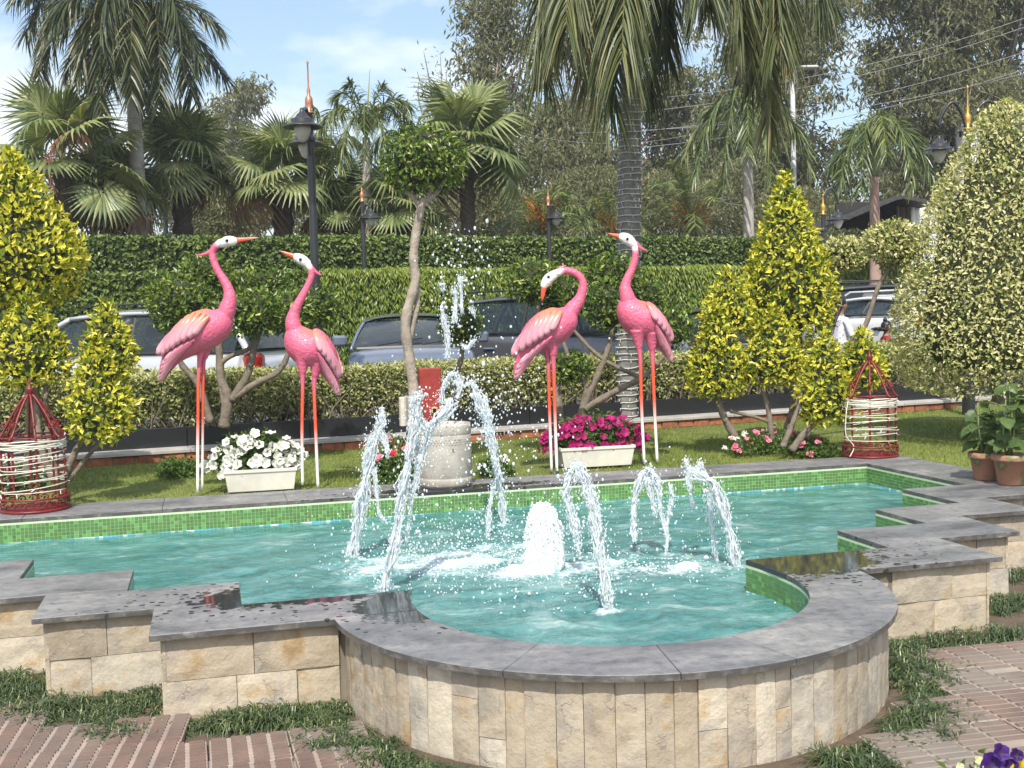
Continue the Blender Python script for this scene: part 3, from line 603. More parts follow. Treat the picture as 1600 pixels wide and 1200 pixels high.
# ================================================================ LEAF MATERIALS
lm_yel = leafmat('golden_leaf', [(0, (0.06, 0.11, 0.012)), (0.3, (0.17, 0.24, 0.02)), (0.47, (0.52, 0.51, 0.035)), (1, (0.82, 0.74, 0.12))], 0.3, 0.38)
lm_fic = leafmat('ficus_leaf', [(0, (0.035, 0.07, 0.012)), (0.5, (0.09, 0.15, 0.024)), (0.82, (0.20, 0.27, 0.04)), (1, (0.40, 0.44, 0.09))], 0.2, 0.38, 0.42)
lm_var = leafmat('variegated_leaf', [(0, (0.12, 0.17, 0.035)), (0.3, (0.22, 0.28, 0.07)), (0.48, (0.52, 0.51, 0.20)), (1, (0.74, 0.70, 0.42))], 0.25, 0.45)
lm_hed = leafmat('front_hedge_leaf', [(0, (0.07, 0.10, 0.025)), (0.46, (0.16, 0.20, 0.05)), (0.62, (0.34, 0.36, 0.13)), (1, (0.56, 0.55, 0.27))], 0.25, 0.5)
lm_lit = leafmat('hanging_leaf', [(0, (0.055, 0.105, 0.018)), (0.6, (0.14, 0.21, 0.03)), (1, (0.29, 0.35, 0.06))], 0.3, 0.4)
lm_ivy = leafmat('ivy_leaf', [(0, (0.035, 0.065, 0.015)), (0.6, (0.08, 0.135, 0.028)), (1, (0.19, 0.25, 0.06))], 0.15, 0.42, 0.4)
lm_palm = leafmat('palm_leaf', [(0, (0.05, 0.08, 0.022)), (0.6, (0.12, 0.165, 0.042)), (1, (0.28, 0.29, 0.10))], 0.2, 0.35, 0.55)
lm_fan = leafmat('fan_leaf', [(0, (0.07, 0.10, 0.035)), (0.55, (0.16, 0.21, 0.075)), (1, (0.40, 0.41, 0.18))], 0.3, 0.4)
lm_euc = leafmat('eucalyptus_leaf', [(0, (0.08, 0.095, 0.04)), (0.6, (0.175, 0.185, 0.085)), (1, (0.36, 0.35, 0.20))], 0.38, 0.5, 0.4)
lm_mon = leafmat('mondo_leaf', [(0, (0.035, 0.06, 0.022)), (0.7, (0.075, 0.115, 0.04)), (1, (0.22, 0.24, 0.10))], 0.15, 0.4, 0.5)
lm_pet = leafmat('bedding_leaf', [(0, (0.05, 0.10, 0.02)), (1, (0.14, 0.22, 0.045))], 0.3, 0.5)
bark = pmat('bark', (0.20, 0.165, 0.125), 0.9, var=0.4, scale=14, bumps=0.9, bscale=35, bdist=0.012)
bark_d = pmat('dark_bark', (0.085, 0.065, 0.048), 0.9, var=0.4, scale=14, bumps=0.9, bscale=30, bdist=0.02)
bark_p = pmat('pale_bark', (0.33, 0.28, 0.22), 0.85, var=0.35, scale=10, bumps=0.9, bscale=26, bdist=0.015)
twig = pmat('twig', (0.19, 0.155, 0.115), 0.9, var=0.3)
# ---------------------------------------------------------------- topiary
def crown_leaves(b, prof, c, N, L, seed, lump=0.10, depth=0.2, asp=0.5, up=0.35, yel=None, six=False, bias=0.0):
    """leaves over a body of revolution prof=[(z, r)...] centred on c (base), clumped and uneven"""
    rr = np.random.default_rng(seed); Z = np.array([p[0] for p in prof]); R = np.array([p[1] for p in prof])
    t = np.linspace(Z[0], Z[-1], 200); r = np.interp(t, Z, R); w = r+0.12*r.max(); w /= w.sum()
    z = rr.choice(t, N, p=w)+rr.normal(0, (Z[-1]-Z[0])/260, N); a = rr.uniform(0, 2*math.pi, N); r = np.interp(z, Z, R)
    U = np.column_stack([np.cos(a), np.sin(a), (z-Z[0])/(R.max()+1e-6)])
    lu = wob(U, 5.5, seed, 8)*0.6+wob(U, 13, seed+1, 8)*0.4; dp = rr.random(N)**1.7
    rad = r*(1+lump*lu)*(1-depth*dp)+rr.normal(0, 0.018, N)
    P = np.column_stack([np.cos(a)*rad, np.sin(a)*rad, z])+np.asarray(c, float)
    slope = np.gradient(r, 1)*0; dr = np.interp(z, t[:-1], np.diff(np.interp(t, Z, R))/np.diff(t))
    Nn = np.column_stack([np.cos(a), np.sin(a), -np.clip(dr, -3, 3)]); Nn /= np.linalg.norm(Nn, axis=1)[:, None]
    D = Nn*0.55+rdir(N, rr)*0.75+np.array([0, 0, up]); Nl = Nn+rdir(N, rr)*0.55+np.array([0, 0, 0.35])
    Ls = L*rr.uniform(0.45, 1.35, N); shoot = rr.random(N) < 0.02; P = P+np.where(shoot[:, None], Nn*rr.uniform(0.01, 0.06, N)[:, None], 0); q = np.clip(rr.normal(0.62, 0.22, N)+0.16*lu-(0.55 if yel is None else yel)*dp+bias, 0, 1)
    b.leaves(P, D, Nl, Ls, Ls*asp, q, six)
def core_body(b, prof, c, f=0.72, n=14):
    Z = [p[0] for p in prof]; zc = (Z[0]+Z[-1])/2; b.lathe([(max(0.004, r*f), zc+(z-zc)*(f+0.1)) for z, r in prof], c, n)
def ballprof(r, h=None, n=9):
    h = h or r; return [(h*(1-math.cos(math.pi*i/(n-1)))-h, r*math.sin(math.pi*i/(n-1))+0.01) for i in range(n)]
def coneprof(h, r, belly=0.22):
    return [(0, r*0.45), (h*0.06, r*0.82), (h*belly, r), (h*0.42, r*0.86), (h*0.62, r*0.62), (h*0.8, r*0.36), (h*0.93, r*0.15), (h, 0.01)]
def branch(b, pts, r0, r1, n=8, wobble=0.0):
    S = spline(pts, max(6, len(pts)*5)); k = len(S)
    if wobble: S = S+np.stack([wob(S*1.0+7*i, 9, i) for i in range(3)], 1)*wobble
    b.tube(S, np.linspace(r0, r1, k)*(1+0.08*np.sin(np.arange(k)*1.9)), n)
def pts_at(L, d): return [at(x, y, d+(q[0] if q else 0)) for x, y, *q in L]
def topiary(name, base, label, stems, crowns, leaf, L, cat='topiary', group=None, bmat=bark, asp=0.5, six=False, dens=1.0, yel=None, lump=0.1, up=0.35):
    """stems: (points, r0, r1); crowns: (centre or base point, profile). One crown = one part"""
    t = thing(name, base, label, cat, group); b = B()
    for P, r0, r1 in stems: branch(b, P, r0, r1, wobble=0.006)
    if stems: obj('trunk', b, bmat, t, smooth=True)
    for i, (c, prof) in enumerate(crowns):
        bb = B(); area = sum(2*math.pi*(prof[k][1]+prof[k+1][1])/2*math.hypot(prof[k+1][0]-prof[k][0], prof[k+1][1]-prof[k][1]) for k in range(len(prof)-1))
        crown_leaves(bb, prof, c, int(min(26000, area/(L*L*asp)*2.7*dens)), L, hash((round(float(c[0]), 2), i)) % 9999, asp=asp, six=six, yel=yel, lump=lump, up=up)
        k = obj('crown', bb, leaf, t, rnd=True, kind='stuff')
        cb = B(); core_body(cb, prof, c); obj('inner_core', cb, MATS['filler_core'], k)
    return t
twc = pmat('filler_core', (0.045, 0.055, 0.02), 0.95, var=0.5, scale=30, bumps=1.0, bscale=40, bdist=0.03)  # added solid dark core in crowns and hedges, closes the view through
# golden cones, left
d = 8.9; s = mpp(d)
topiary('golden_cone_shrub', at(40, 740, d), 'tallest golden-leaved topiary cone, leftmost by the frame edge behind the red lantern', [([at(42, 745, d), at(48, 640, d), at(35, 560, d), at(40, 440, d)], 0.035, 0.025)],
        [(at(28, 476, d), coneprof(238*s, 106*s, 0.3))], lm_yel, 0.056, dens=1.0, group='golden-leaved topiary shrubs', yel=0.45)
d = 8.55; s = mpp(d)
topiary('golden_cone_shrub', at(75, 745, d), 'golden-leaved topiary cone directly above the left red lantern', [([at(82, 748, d), at(62, 690, d), at(55, 590, d)], 0.03, 0.022), ([at(88, 748, d), at(75, 680, d), at(70, 600, d)], 0.022, 0.018)],
        [(at(48, 602, d), coneprof(142*s, 62*s, 0.3))], lm_yel, 0.052, group='golden-leaved topiary shrubs', yel=0.45)
topiary('golden_cone_shrub', at(100, 748, d), 'slim two-tiered golden-leaved topiary between the left lantern and the facing-right bird', [([at(98, 752, d), at(118, 706, d), at(150, 660, d), at(165, 560, d)], 0.03, 0.016), ([at(108, 750, d), at(136, 715, d), at(160, 690, d)], 0.02, 0.012)],
        [(at(172, 592, d), coneprof(122*s, 42*s, 0.3)), (at(160, 690, d-0.1), coneprof(165*s, 48*s, 0.35))], lm_yel, 0.05, group='golden-leaved topiary shrubs', yel=0.45)
# golden cones, right
d = 10.7; s = mpp(d)
topiary('golden_cone_shrub', at(1232, 690, d), 'largest golden-leaved topiary cone in the right-hand group, rising above the hedges', [([at(1222, 700, d), at(1240, 640, d), at(1250, 580, d), at(1245, 480, d)], 0.05, 0.03)],
        [(at(1232, 540, d), coneprof(266*s, 73*s, 0.32))], lm_yel, 0.056, group='golden-leaved topiary shrubs', yel=0.5)
d = 10.3; s = mpp(d)
topiary('golden_cone_shrub', at(1165, 700, d), 'golden-leaved double-tiered topiary at the left of the right-hand group', [([at(1160, 700, d), at(1130, 650, d), at(1122, 600, d), at(1135, 500, d)], 0.04, 0.018)],
        [(at(1138, 520, d+.1), coneprof(100*s, 42*s)), (at(1122, 620, d), coneprof(142*s, 46*s, 0.35))], lm_yel, 0.052, group='golden-leaved topiary shrubs', yel=0.45)
topiary('golden_cone_shrub', at(1205, 695, d), 'small golden-leaved topiary cone in front of the tallest right-hand one', [([at(1206, 690, d), at(1200, 640, d), at(1190, 590, d), at(1205, 540, d)], 0.03, 0.016), ([at(1140, 642, d), at(1180, 652, d), at(1212, 664, d)], 0.016, 0.014)],
        [(at(1208, 602, d), coneprof(124*s, 45*s, 0.3))], lm_yel, 0.05, group='golden-leaved topiary shrubs', yel=0.45)
d = 9.9; s = mpp(d)
topiary('golden_cone_shrub', at(1245, 700, d), 'low bushy golden-leaved topiary leaning toward the right red lantern', [([at(1236, 705, d), at(1262, 670, d), at(1290, 640, d), at(1300, 560, d)], 0.035, 0.014), ([at(1222, 700, d), at(1240, 655, d), at(1258, 600, d)], 0.03, 0.014)],
        [(at(1290, 662, d), coneprof(145*s, 41*s, 0.35)), (at(1346, 606, d+.3), coneprof(95*s, 38*s, 0.4))], lm_yel, 0.05, group='golden-leaved topiary shrubs', yel=0.45)
# big variegated cone
d = 10.8; s = mpp(d)
topiary('variegated_cone_shrub', at(1560, 628, d), 'huge cream-variegated topiary cone at the right frame edge', [([at(1560, 632, d), at(1555, 560, d), at(1550, 300, d)], 0.06, 0.03)],
        [(at(1572, 615, d), [(0, 95*s), (12*s, 150*s), (60*s, 172*s), (150*s, 165*s), (250*s, 135*s), (330*s, 98*s), (390*s, 62*s), (430*s, 38*s), (452*s, 0.01)])], lm_var, 0.043, dens=0.8, yel=0.26, lump=0.12)
d = 11.2; s = mpp(d)
topiary('variegated_pompom_tree', at(1290, 600, d), 'variegated pompom topiary on a long bent bare stem beside the big cone', [([at(1225, 610, d), at(1290, 570, d), at(1345, 520, d), at(1372, 450, d), at(1398, 408, d)], 0.035, 0.018)],
        [(at(1396, 380, d), ballprof(43*s, 34*s))], lm_var, 0.045, yel=0.35)
topiary('variegated_pompom_tree', at(1322, 600, d+1), 'variegated pompom topiary half hidden behind the tallest right-hand golden cone', [([at(1288, 600, d+1), at(1286, 480, d+1), at(1312, 410, d+1)], 0.03, 0.018)],
        [(at(1318, 398, d+1), ballprof(34*s, 30*s))], lm_var, 0.045, yel=0.35)
# ball ficus on a tall twisted trunk
d = 9.3; s = mpp(d)
topiary('ball_ficus', at(662, 700, d), 'ficus clipped to one ball on a tall pale twisted trunk behind the stone drum',
        [([at(664, 700, d), at(652, 640, d), at(640, 560, d), at(634, 500, d), at(648, 440, d), at(646, 400, d), at(654, 340, d), at(663, 310, d)], 0.047, 0.034),
         ([at(661, 330, d), at(648, 312, d), at(636, 300, d), at(622, 280, d)], 0.026, 0.012), ([at(664, 322, d), at(672, 300, d), at(668, 285, d), at(660, 262, d)], 0.024, 0.012), ([at(664, 318, d), at(684, 298, d), at(700, 270, d)], 0.026, 0.012),
         ([at(645, 400, d+.05), at(652, 470, d+.05), at(640, 540, d+.04), at(654, 620, d+.05)], 0.02, 0.024)],
        [(at(661, 250, d), [(-44*s, 34*s), (-36*s, 52*s), (-18*s, 62*s), (8*s, 64*s), (28*s, 58*s), (42*s, 40*s), (50*s, 20*s), (52*s, 0.01)])], lm_fic, 0.05, group=None, bmat=bark_p, yel=0.3, dens=0.8, up=-0.35, lump=0.06)
# pompom ficus trees
d = 10.1; s = mpp(d)
topiary('pompom_ficus', at(352, 668, d), 'multi-stemmed ficus with clipped green pompoms behind the two left birds',
        [([at(350, 668, d), at(356, 620, d), at(345, 590, d), at(342, 530, d)], 0.05, 0.03), ([at(362, 626, d), at(385, 590, d), at(398, 540, d), at(410, 505, d)], 0.04, 0.022), ([at(366, 622, d), at(400, 600, d), at(440, 575, d), at(460, 520, d)], 0.035, 0.02),
         ([at(330, 660, d), at(310, 600, d), at(280, 560, d), at(290, 500, d)], 0.035, 0.02), ([at(352, 640, d), at(345, 570, d), at(388, 545, d), at(402, 520, d)], 0.025, 0.02)],
        [(at(284, 478, d), ballprof(47*s, 47*s)), (at(322, 428, d+.4), ballprof(38*s, 31*s)), (at(395, 490, d-.1), ballprof(44*s, 36*s)), (at(452, 488, d+.2), ballprof(40*s, 36*s)), (at(410, 446, d+.6), ballprof(45*s, 27*s)), (at(258, 452, d+.5), ballprof(26*s, 27*s)), (at(500, 478, d+.5), ballprof(30*s, 31*s))], lm_fic, 0.048, group='pompom ficus trees', yel=0.3, dens=0.8)
d = 10.3; s = mpp(d)
topiary('pompom_ficus', at(905, 672, d), 'multi-stemmed ficus with clipped green pompoms between the two right birds',
        [([at(905, 675, d), at(912, 635, d), at(945, 560, d), at(958, 510, d)], 0.04, 0.022), ([at(912, 640, d), at(960, 612, d), at(1010, 585, d), at(1050, 540, d)], 0.035, 0.018), ([at(876, 680, d), at(868, 600, d), at(846, 520, d), at(838, 460, d)], 0.045, 0.022),
         ([at(905, 655, d), at(915, 600, d), at(890, 560, d), at(876, 520, d)], 0.03, 0.016), ([at(1000, 590, d), at(940, 560, d), at(900, 520, d), at(885, 500, d)], 0.02, 0.016)],
        [(at(830, 440, d), ballprof(41*s, 34*s)), (at(880, 466, d+.2), ballprof(37*s, 36*s)), (at(958, 428, d+.3), ballprof(40*s, 31*s)), (at(948, 478, d), ballprof(31*s, 41*s)), (at(1052, 512, d), ballprof(26*s, 32*s)), (at(892, 575, d), ballprof(28*s, 23*s)), (at(1012, 470, d+.3), ballprof(23*s, 36*s))], lm_fic, 0.048, group='pompom ficus trees', yel=0.3, dens=0.8)
d = 10.6; s = mpp(d)
topiary('pompom_ficus', at(712, 640, d), 'single small ficus pompom on a bent stem behind the tall spray', [([at(705, 640, d), at(712, 590, d), at(722, 555, d), at(720, 530, d)], 0.03, 0.018)], [(at(720, 508, d), ballprof(30*s, 34*s))], lm_fic, 0.046, group='pompom ficus trees', yel=0.3, dens=0.8)
# ---------------------------------------------------------------- hedges
def hedge(name, label, A, C, z0, z1, thick, N, L, asp, mat, seed, droop=0.0, up=0.2, front_bias=0.0, lump=0.05, twigs=0, cat='hedge', cold=0.0, vpow=1.0):
    rr = np.random.default_rng(seed); A = np.array(A, float); C = np.array(C, float); Ld = np.linalg.norm(C-A); t = (C-A)/Ld; nn = np.array([t[1], -t[0]])
    th = thing(name, ((A[0]+C[0])/2, (A[1]+C[1])/2, z0), label, cat)
    H = z1-z0; nf = int(N*H/(H+thick*0.8)); nt = N-nf
    u = rr.uniform(0, Ld, N); v = np.concatenate([rr.uniform(0, 1, nf)**vpow, np.ones(nt)]); w = np.concatenate([np.zeros(nf), rr.uniform(0, thick, nt)])
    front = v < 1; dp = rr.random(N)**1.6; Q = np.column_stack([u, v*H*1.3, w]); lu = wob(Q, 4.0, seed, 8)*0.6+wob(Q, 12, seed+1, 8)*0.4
    off = lump*lu-dp*0.12; X = A[None]+t[None]*u[:, None]+nn[None]*(np.where(front, off, 0)-w)[:, None]; Z = z0+v*H+np.where(front, rr.normal(0, 0.01, N), off*0.9)+rr.normal(0, 0.012, N)
    P = np.column_stack([X, Z]); nrm = np.where(front[:, None], np.array([nn[0], nn[1], 0.15]), np.array([nn[0]*0.2, nn[1]*0.2, 1.0]))
    D = nrm*0.45+rdir(N, rr)*0.7+np.array([0, 0, up-droop]); Nl = nrm+rdir(N, rr)*0.5+np.array([0, 0, 0.3])
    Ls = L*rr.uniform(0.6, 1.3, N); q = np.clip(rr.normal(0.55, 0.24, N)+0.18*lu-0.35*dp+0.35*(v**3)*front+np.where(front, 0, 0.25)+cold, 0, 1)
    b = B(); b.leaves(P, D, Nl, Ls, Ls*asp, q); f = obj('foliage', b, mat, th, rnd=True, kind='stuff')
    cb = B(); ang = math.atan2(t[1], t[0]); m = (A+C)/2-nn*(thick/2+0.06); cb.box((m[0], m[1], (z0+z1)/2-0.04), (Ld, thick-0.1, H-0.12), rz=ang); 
    if not twigs: obj('inner_core', cb, twc, th)
    else:
        tb = B()
        for i in range(twigs):
            x0 = rr.uniform(0, Ld); p0 = A+t*x0-nn*rr.uniform(0.0, 0.3); P = [(*p0, z0)]; dz = H*rr.uniform(0.35, 0.95)
            dx, dn = rr.normal(0, 0.22), rr.uniform(-0.15, 0.12); m_ = p0+t*dx*0.6+nn*dn*0.4; e_ = p0+t*dx+nn*dn
            branch(tb, [(*p0, z0-0.02), (*m_, z0+dz*0.55), (*e_, z0+dz)], 0.009, 0.003, 4, 0.02)
        obj('stems', tb, twig, th, kind='stuff')
        cb = B(); m = (A+C)/2-nn*(thick*0.75); cb.box((m[0], m[1], (z0+z1)/2+0.05), (Ld, thick*0.3, H*0.7), rz=ang); obj('inner_core', cb, twc, th)
    return th
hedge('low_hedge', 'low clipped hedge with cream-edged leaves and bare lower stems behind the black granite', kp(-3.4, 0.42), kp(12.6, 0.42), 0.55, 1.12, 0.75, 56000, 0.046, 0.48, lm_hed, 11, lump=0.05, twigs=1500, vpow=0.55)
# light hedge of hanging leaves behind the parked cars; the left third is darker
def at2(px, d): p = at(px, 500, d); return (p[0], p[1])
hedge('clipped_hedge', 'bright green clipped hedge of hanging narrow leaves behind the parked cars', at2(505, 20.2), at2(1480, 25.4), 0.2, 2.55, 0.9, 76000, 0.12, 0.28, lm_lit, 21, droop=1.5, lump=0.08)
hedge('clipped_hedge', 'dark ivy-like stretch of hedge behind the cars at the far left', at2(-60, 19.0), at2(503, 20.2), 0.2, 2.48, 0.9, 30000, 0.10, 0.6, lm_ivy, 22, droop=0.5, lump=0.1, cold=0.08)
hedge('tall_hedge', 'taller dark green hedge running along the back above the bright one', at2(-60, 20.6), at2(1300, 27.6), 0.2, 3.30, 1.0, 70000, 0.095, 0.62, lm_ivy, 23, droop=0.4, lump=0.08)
# far undergrowth
def shrub(px, py, d, rx, ry, mat, label, L=0.13, N=7000, seed=0, cat='bush', group='bushes beyond the tall hedge'):
    s = mpp(d); c = at(px, py, d); b = B(); crown_leaves(b, ballprof(rx*s, ry*s), (0, 0, 0), N, L, seed+500, lump=0.35, depth=0.95, asp=0.35, yel=0.3)
    t = thing('bush', (c[0], c[1], 0), label, cat, group)
    b.V = [v+c for v in b.V]; k = obj('crown', b, mat, t, rnd=True, kind='stuff'); tb = B(); 
    for a in range(4): branch(tb, [(c[0], c[1], 0.1), (c[0]+0.3*math.cos(a*1.7), c[1]+0.3*math.sin(a*1.7), c[2]*0.6), (c[0]+0.8*rx*s*math.cos(a*1.7), c[1]+0.6*rx*s*math.sin(a*1.7), c[2])], 0.05, 0.015, 5)
    obj('trunk', tb, bark, t, smooth=True)
for i, (px, py, d, rx, ry, lab) in enumerate([(345, 340, 31, 75, 45, 'loose olive bush filling the gap beside the dark palm trunk'), (400, 310, 36, 60, 50, 'grey-green bush behind the left fan palms'), (520, 345, 32, 70, 40, 'olive bush behind the black double lamp'),
        (640, 335, 33, 70, 45, 'leafy bush behind the ball ficus'), (770, 335, 33, 80, 50, 'leafy bush behind the middle fan palm'), (930, 320, 36, 90, 60, 'tall leafy bush behind the light-wrapped palm'), (1040, 330, 36, 70, 60, 'leafy bush right of the light-wrapped palm'),
        (1250, 345, 34, 80, 50, 'leafy bush behind the tallest right golden cone'), (1160, 320, 40, 80, 70, 'wide grey bush behind the date bushes'), (1320, 392, 25, 90, 26, 'low grey-green bush in front of the dark-roofed shed')]):
    shrub(px, py, d, rx, ry, lm_euc, lab, seed=i)
# ================================================================ PAINTED CRANE SCULPTURES
bird_m = pmat('painted_metal', (1, 1, 1), 0.33, vcol=True, bumps=1.0, bscale=48, bdist=0.010, coat=0.1, var=0.10, scale=12)
feat_m = pmat('painted_feather', (1, 1, 1), 0.28, vcol=True, coat=0.25, var=0.08, scale=14)
leg_m = pmat('painted_leg', (1, 1, 1), 0.35, vcol=True, var=0.08, scale=25)
eye_m = pmat('eye_black', (0.01, 0.01, 0.01), 0.15)
PINK = np.array([0.66, 0.125, 0.215]); PALE = np.array([0.82, 0.50, 0.56]); ORG = np.array([0.84, 0.22, 0.08]); WHT = np.array([0.80, 0.78, 0.75]); RED = np.array([0.78, 0.10, 0.05]); BLK = np.array([0.02, 0.02, 0.02])
def blend(o, vox, sm=1):
    """melts overlapping lumps of one mesh object into one skin"""
    mat = o.data.materials[0]; m = o.modifiers.new('r', 'REMESH'); m.mode = 'VOXEL'; m.voxel_size = vox; m.use_smooth_shade = True; k = o.modifiers.new('s', 'SMOOTH'); k.iterations = sm; k.factor = 0.5
    dg = bpy.context.evaluated_depsgraph_get(); me = bpy.data.meshes.new_from_object(o.evaluated_get(dg)); o.modifiers.clear(); old = o.data; o.data = me
    me.materials.clear(); me.materials.append(mat)
    me.polygons.foreach_set('use_smooth', np.ones(len(me.polygons), bool)); bpy.data.meshes.remove(old)
def loft(b, S, n=20, colf=None, flatn=1.0):
    """S rows: (u, v, w, a) = across, up, away, radius in metres about a base; elliptical rings, closed ends"""
    S = np.asarray(S, float); U = BU; Vv = np.array([0, 0, 1.0]); Wd = BW
    P = S[:, 0:1]*U+S[:, 1:2]*Vv+S[:, 2:3]*Wd; T = np.gradient(P, axis=0); T /= np.linalg.norm(T, axis=1)[:, None]; a = np.arange(n)*2*math.pi/n; V = []; C = []
    for i in range(len(S)):
        x = np.cross(Wd, T[i]); x /= np.linalg.norm(x); y = np.cross(T[i], x)
        V.append(P[i]+S[i, 3]*(np.cos(a)[:, None]*x+np.sin(a)[:, None]*y*flatn))
    V = np.concatenate(V); k = np.arange(n); F = [list(f) for i in range(len(S)-1) for f in np.column_stack([i*n+k, i*n+(k+1) % n, (i+1)*n+(k+1) % n, (i+1)*n+k])]
    F.append(list(range(n))[::-1]); F.append([(len(S)-1)*n+j for j in range(n)])
    b.add(V+ORIG, F, colf(V) if colf else None)
def crane(label, bx, by, z0, body, neck, head, beak, crest, legs, wing, sgn, dtail=0.0):
    """outlines in survey pixels about the foot (bx, by)"""
    global BU, BW, ORIG
    foot = onz(bx, by, z0); d = float((foot-[0, 0, EYE])@FWD); s = mpp(d); BU = unit([RGT[0], RGT[1], 0]); BW = unit([FWD[0], FWD[1], 0]); ORIG = foot
    t = thing('crane_sculpture', foot, label, 'bird sculpture', 'painted metal cranes round the pool')
    eye = np.array([0, 0, EYE])
    def Q(p, w=0.0):
        r = ray(p[0], p[1]); X = eye+r*(((foot-eye)@BW)/(r@BW))-foot; return (float(X@BU), float(X[2]), w)
    zb = [Q(p)[1] for p in body]; ztop, zbot = max(zb)+0.12, min(zb)
    ub = [Q(p)[0] for p in body]; u_neck, u_tail = ub[0], ub[-1]
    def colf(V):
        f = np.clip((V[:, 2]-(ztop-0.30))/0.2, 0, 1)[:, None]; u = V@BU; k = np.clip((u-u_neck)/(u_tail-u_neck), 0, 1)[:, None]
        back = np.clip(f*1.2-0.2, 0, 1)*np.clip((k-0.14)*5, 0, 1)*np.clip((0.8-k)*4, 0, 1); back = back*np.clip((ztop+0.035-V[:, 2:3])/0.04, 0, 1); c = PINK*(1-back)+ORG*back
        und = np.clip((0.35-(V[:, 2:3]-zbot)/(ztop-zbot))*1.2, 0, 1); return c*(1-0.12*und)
    m = len(body); R = [(*Q(p, dtail*i/(m-1)), p[2]*s) for i, p in enumerate(body)]
    S = spline(R, 34); b = B(); S[:6, 3] *= np.sqrt(1-((5.6-np.arange(6))/6.0)**2); S[-1, 3] = 0.006; loft(b, S, 24)
    NR = spline([(*Q(p), p[2]*s) for p in neck], 40); NR[12:, 3] *= 0.93
    def ncol(V):
        hx = np.array(Q(neck[-1])); dd = np.linalg.norm(np.column_stack([V@BU, V[:, 2]])-hx[:2], axis=1); f = np.clip((0.062-dd)/0.035, 0, 1)[:, None]; return PINK*1.0*(1-f)+WHT*f
    NR[:7, 3] *= np.sqrt(1-((6.7-np.arange(7))/7.0)**2); loft(b, NR, 16)
    for lg in legs: a_ = Q(lg[0][:2], lg[0][3] if len(lg[0]) > 3 else 0); a2 = Q(lg[1][:2], lg[1][3] if len(lg[1]) > 3 else 0); loft(b, spline([(a_[0], a_[1]+0.05, a_[2], lg[0][2]*s*1.5), (*a_, lg[0][2]*s*1.08), (*a2, lg[1][2]*s*1.02)], 8), 12)
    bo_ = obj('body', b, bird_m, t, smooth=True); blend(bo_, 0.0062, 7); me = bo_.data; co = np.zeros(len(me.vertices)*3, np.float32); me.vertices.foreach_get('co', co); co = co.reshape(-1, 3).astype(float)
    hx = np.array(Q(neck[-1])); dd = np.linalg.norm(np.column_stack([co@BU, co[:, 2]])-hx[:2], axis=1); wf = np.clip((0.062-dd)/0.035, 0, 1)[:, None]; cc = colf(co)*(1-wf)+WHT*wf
    ca_ = me.color_attributes.new('Col', 'FLOAT_COLOR', 'POINT'); ca_.data.foreach_set('color', np.column_stack([cc, np.ones(len(cc))]).astype(np.float32).ravel())
    HR = spline([(*Q(p), p[2]*s*0.9) for p in head], 14); HR[0, 3] *= 0.6; HR[-1, 3] *= 0.8; b = B(); loft(b, HR, 16, lambda V: np.broadcast_to(WHT, (len(V), 3)), 0.85); hd = obj('head', b, bird_m, t, smooth=True, col=True)
    hc = head[1]; 
    for sg in (-1, 1):
        ex = Q((hc[0]+sgn*hc[2]*0.25, hc[1]-hc[2]*0.15)); b = B(); b.blob(ORIG+ex[0]*BU+np.array([0, 0, ex[1]])+BW*sg*hc[2]*s*0.80, (0.012, 0.008, 0.012), 2); obj('eye', b, eye_m, hd, smooth=True)
    L = np.array([Q(beak[0]), Q(beak[1])]); b = B(); n = 10
    RR = [(L[0][0]*(1-q)+L[1][0]*q, L[0][1]*(1-q)+L[1][1]*q, 0, (beak[2]*1.25*(1-q)+0.9*q)*s) for q in np.linspace(0, 1, n)]
    def bcol(V):
        q = np.clip(((np.column_stack([V@BU, V[:, 2]])-L[0][:2])@(L[1][:2]-L[0][:2]))/np.sum((L[1][:2]-L[0][:2])**2), 0, 1)[:, None]; f = np.clip((q-0.55)*4, 0, 1); return RED*(1-f)+(BLK if beak[3] else np.array([.45, .2, .2]))*f
    loft(b, RR, 12, bcol, 0.7); obj('beak', b, feat_m, t, smooth=True, col=True)
    for cr in crest:
        CR = spline([(*Q(p), p[2]*s) for p in cr], 12); b = B(); loft(b, CR, 10, lambda V: np.broadcast_to(PINK*0.9, (len(V), 3)), 0.7); obj('crest', b, feat_m, t, smooth=True, col=True)
    for lg in legs:
        LR = spline([(*Q(p, p[3] if len(p) > 3 else 0), p[2]*s*0.9) for p in lg], 26); b = B(); zt = Q(lg[0])[1]
        def lcol(V):
            h = np.clip(V[:, 2]/zt, 0, 1)[:, None]; c = np.where(h > 0.83, PINK, RED); f = np.clip((h-0.74)/0.12, 0, 1); c = RED*(1-f)+PINK*f; g = np.clip((0.50-h)/0.22, 0, 1); return c*(1-g)+WHT*g
        loft(b, LR, 10, lcol); obj('leg', b, leg_m, t, smooth=True, col=True)
    bz = foot+[0, 0, 0.004]; 
    # wings: rows of long overlapping feathers on both flanks
    BP = np.array([S[:, 0], S[:, 1], S[:, 2], S[:, 3]]).T
    def flank(u, v):
        dd = (BP[:, 0]-u)**2+(BP[:, 1]-v)**2; q = BP[:, 3]**2-dd; return (math.sqrt(max(q.max(), 0.0)), BP[int(np.argmax(q)), 2])
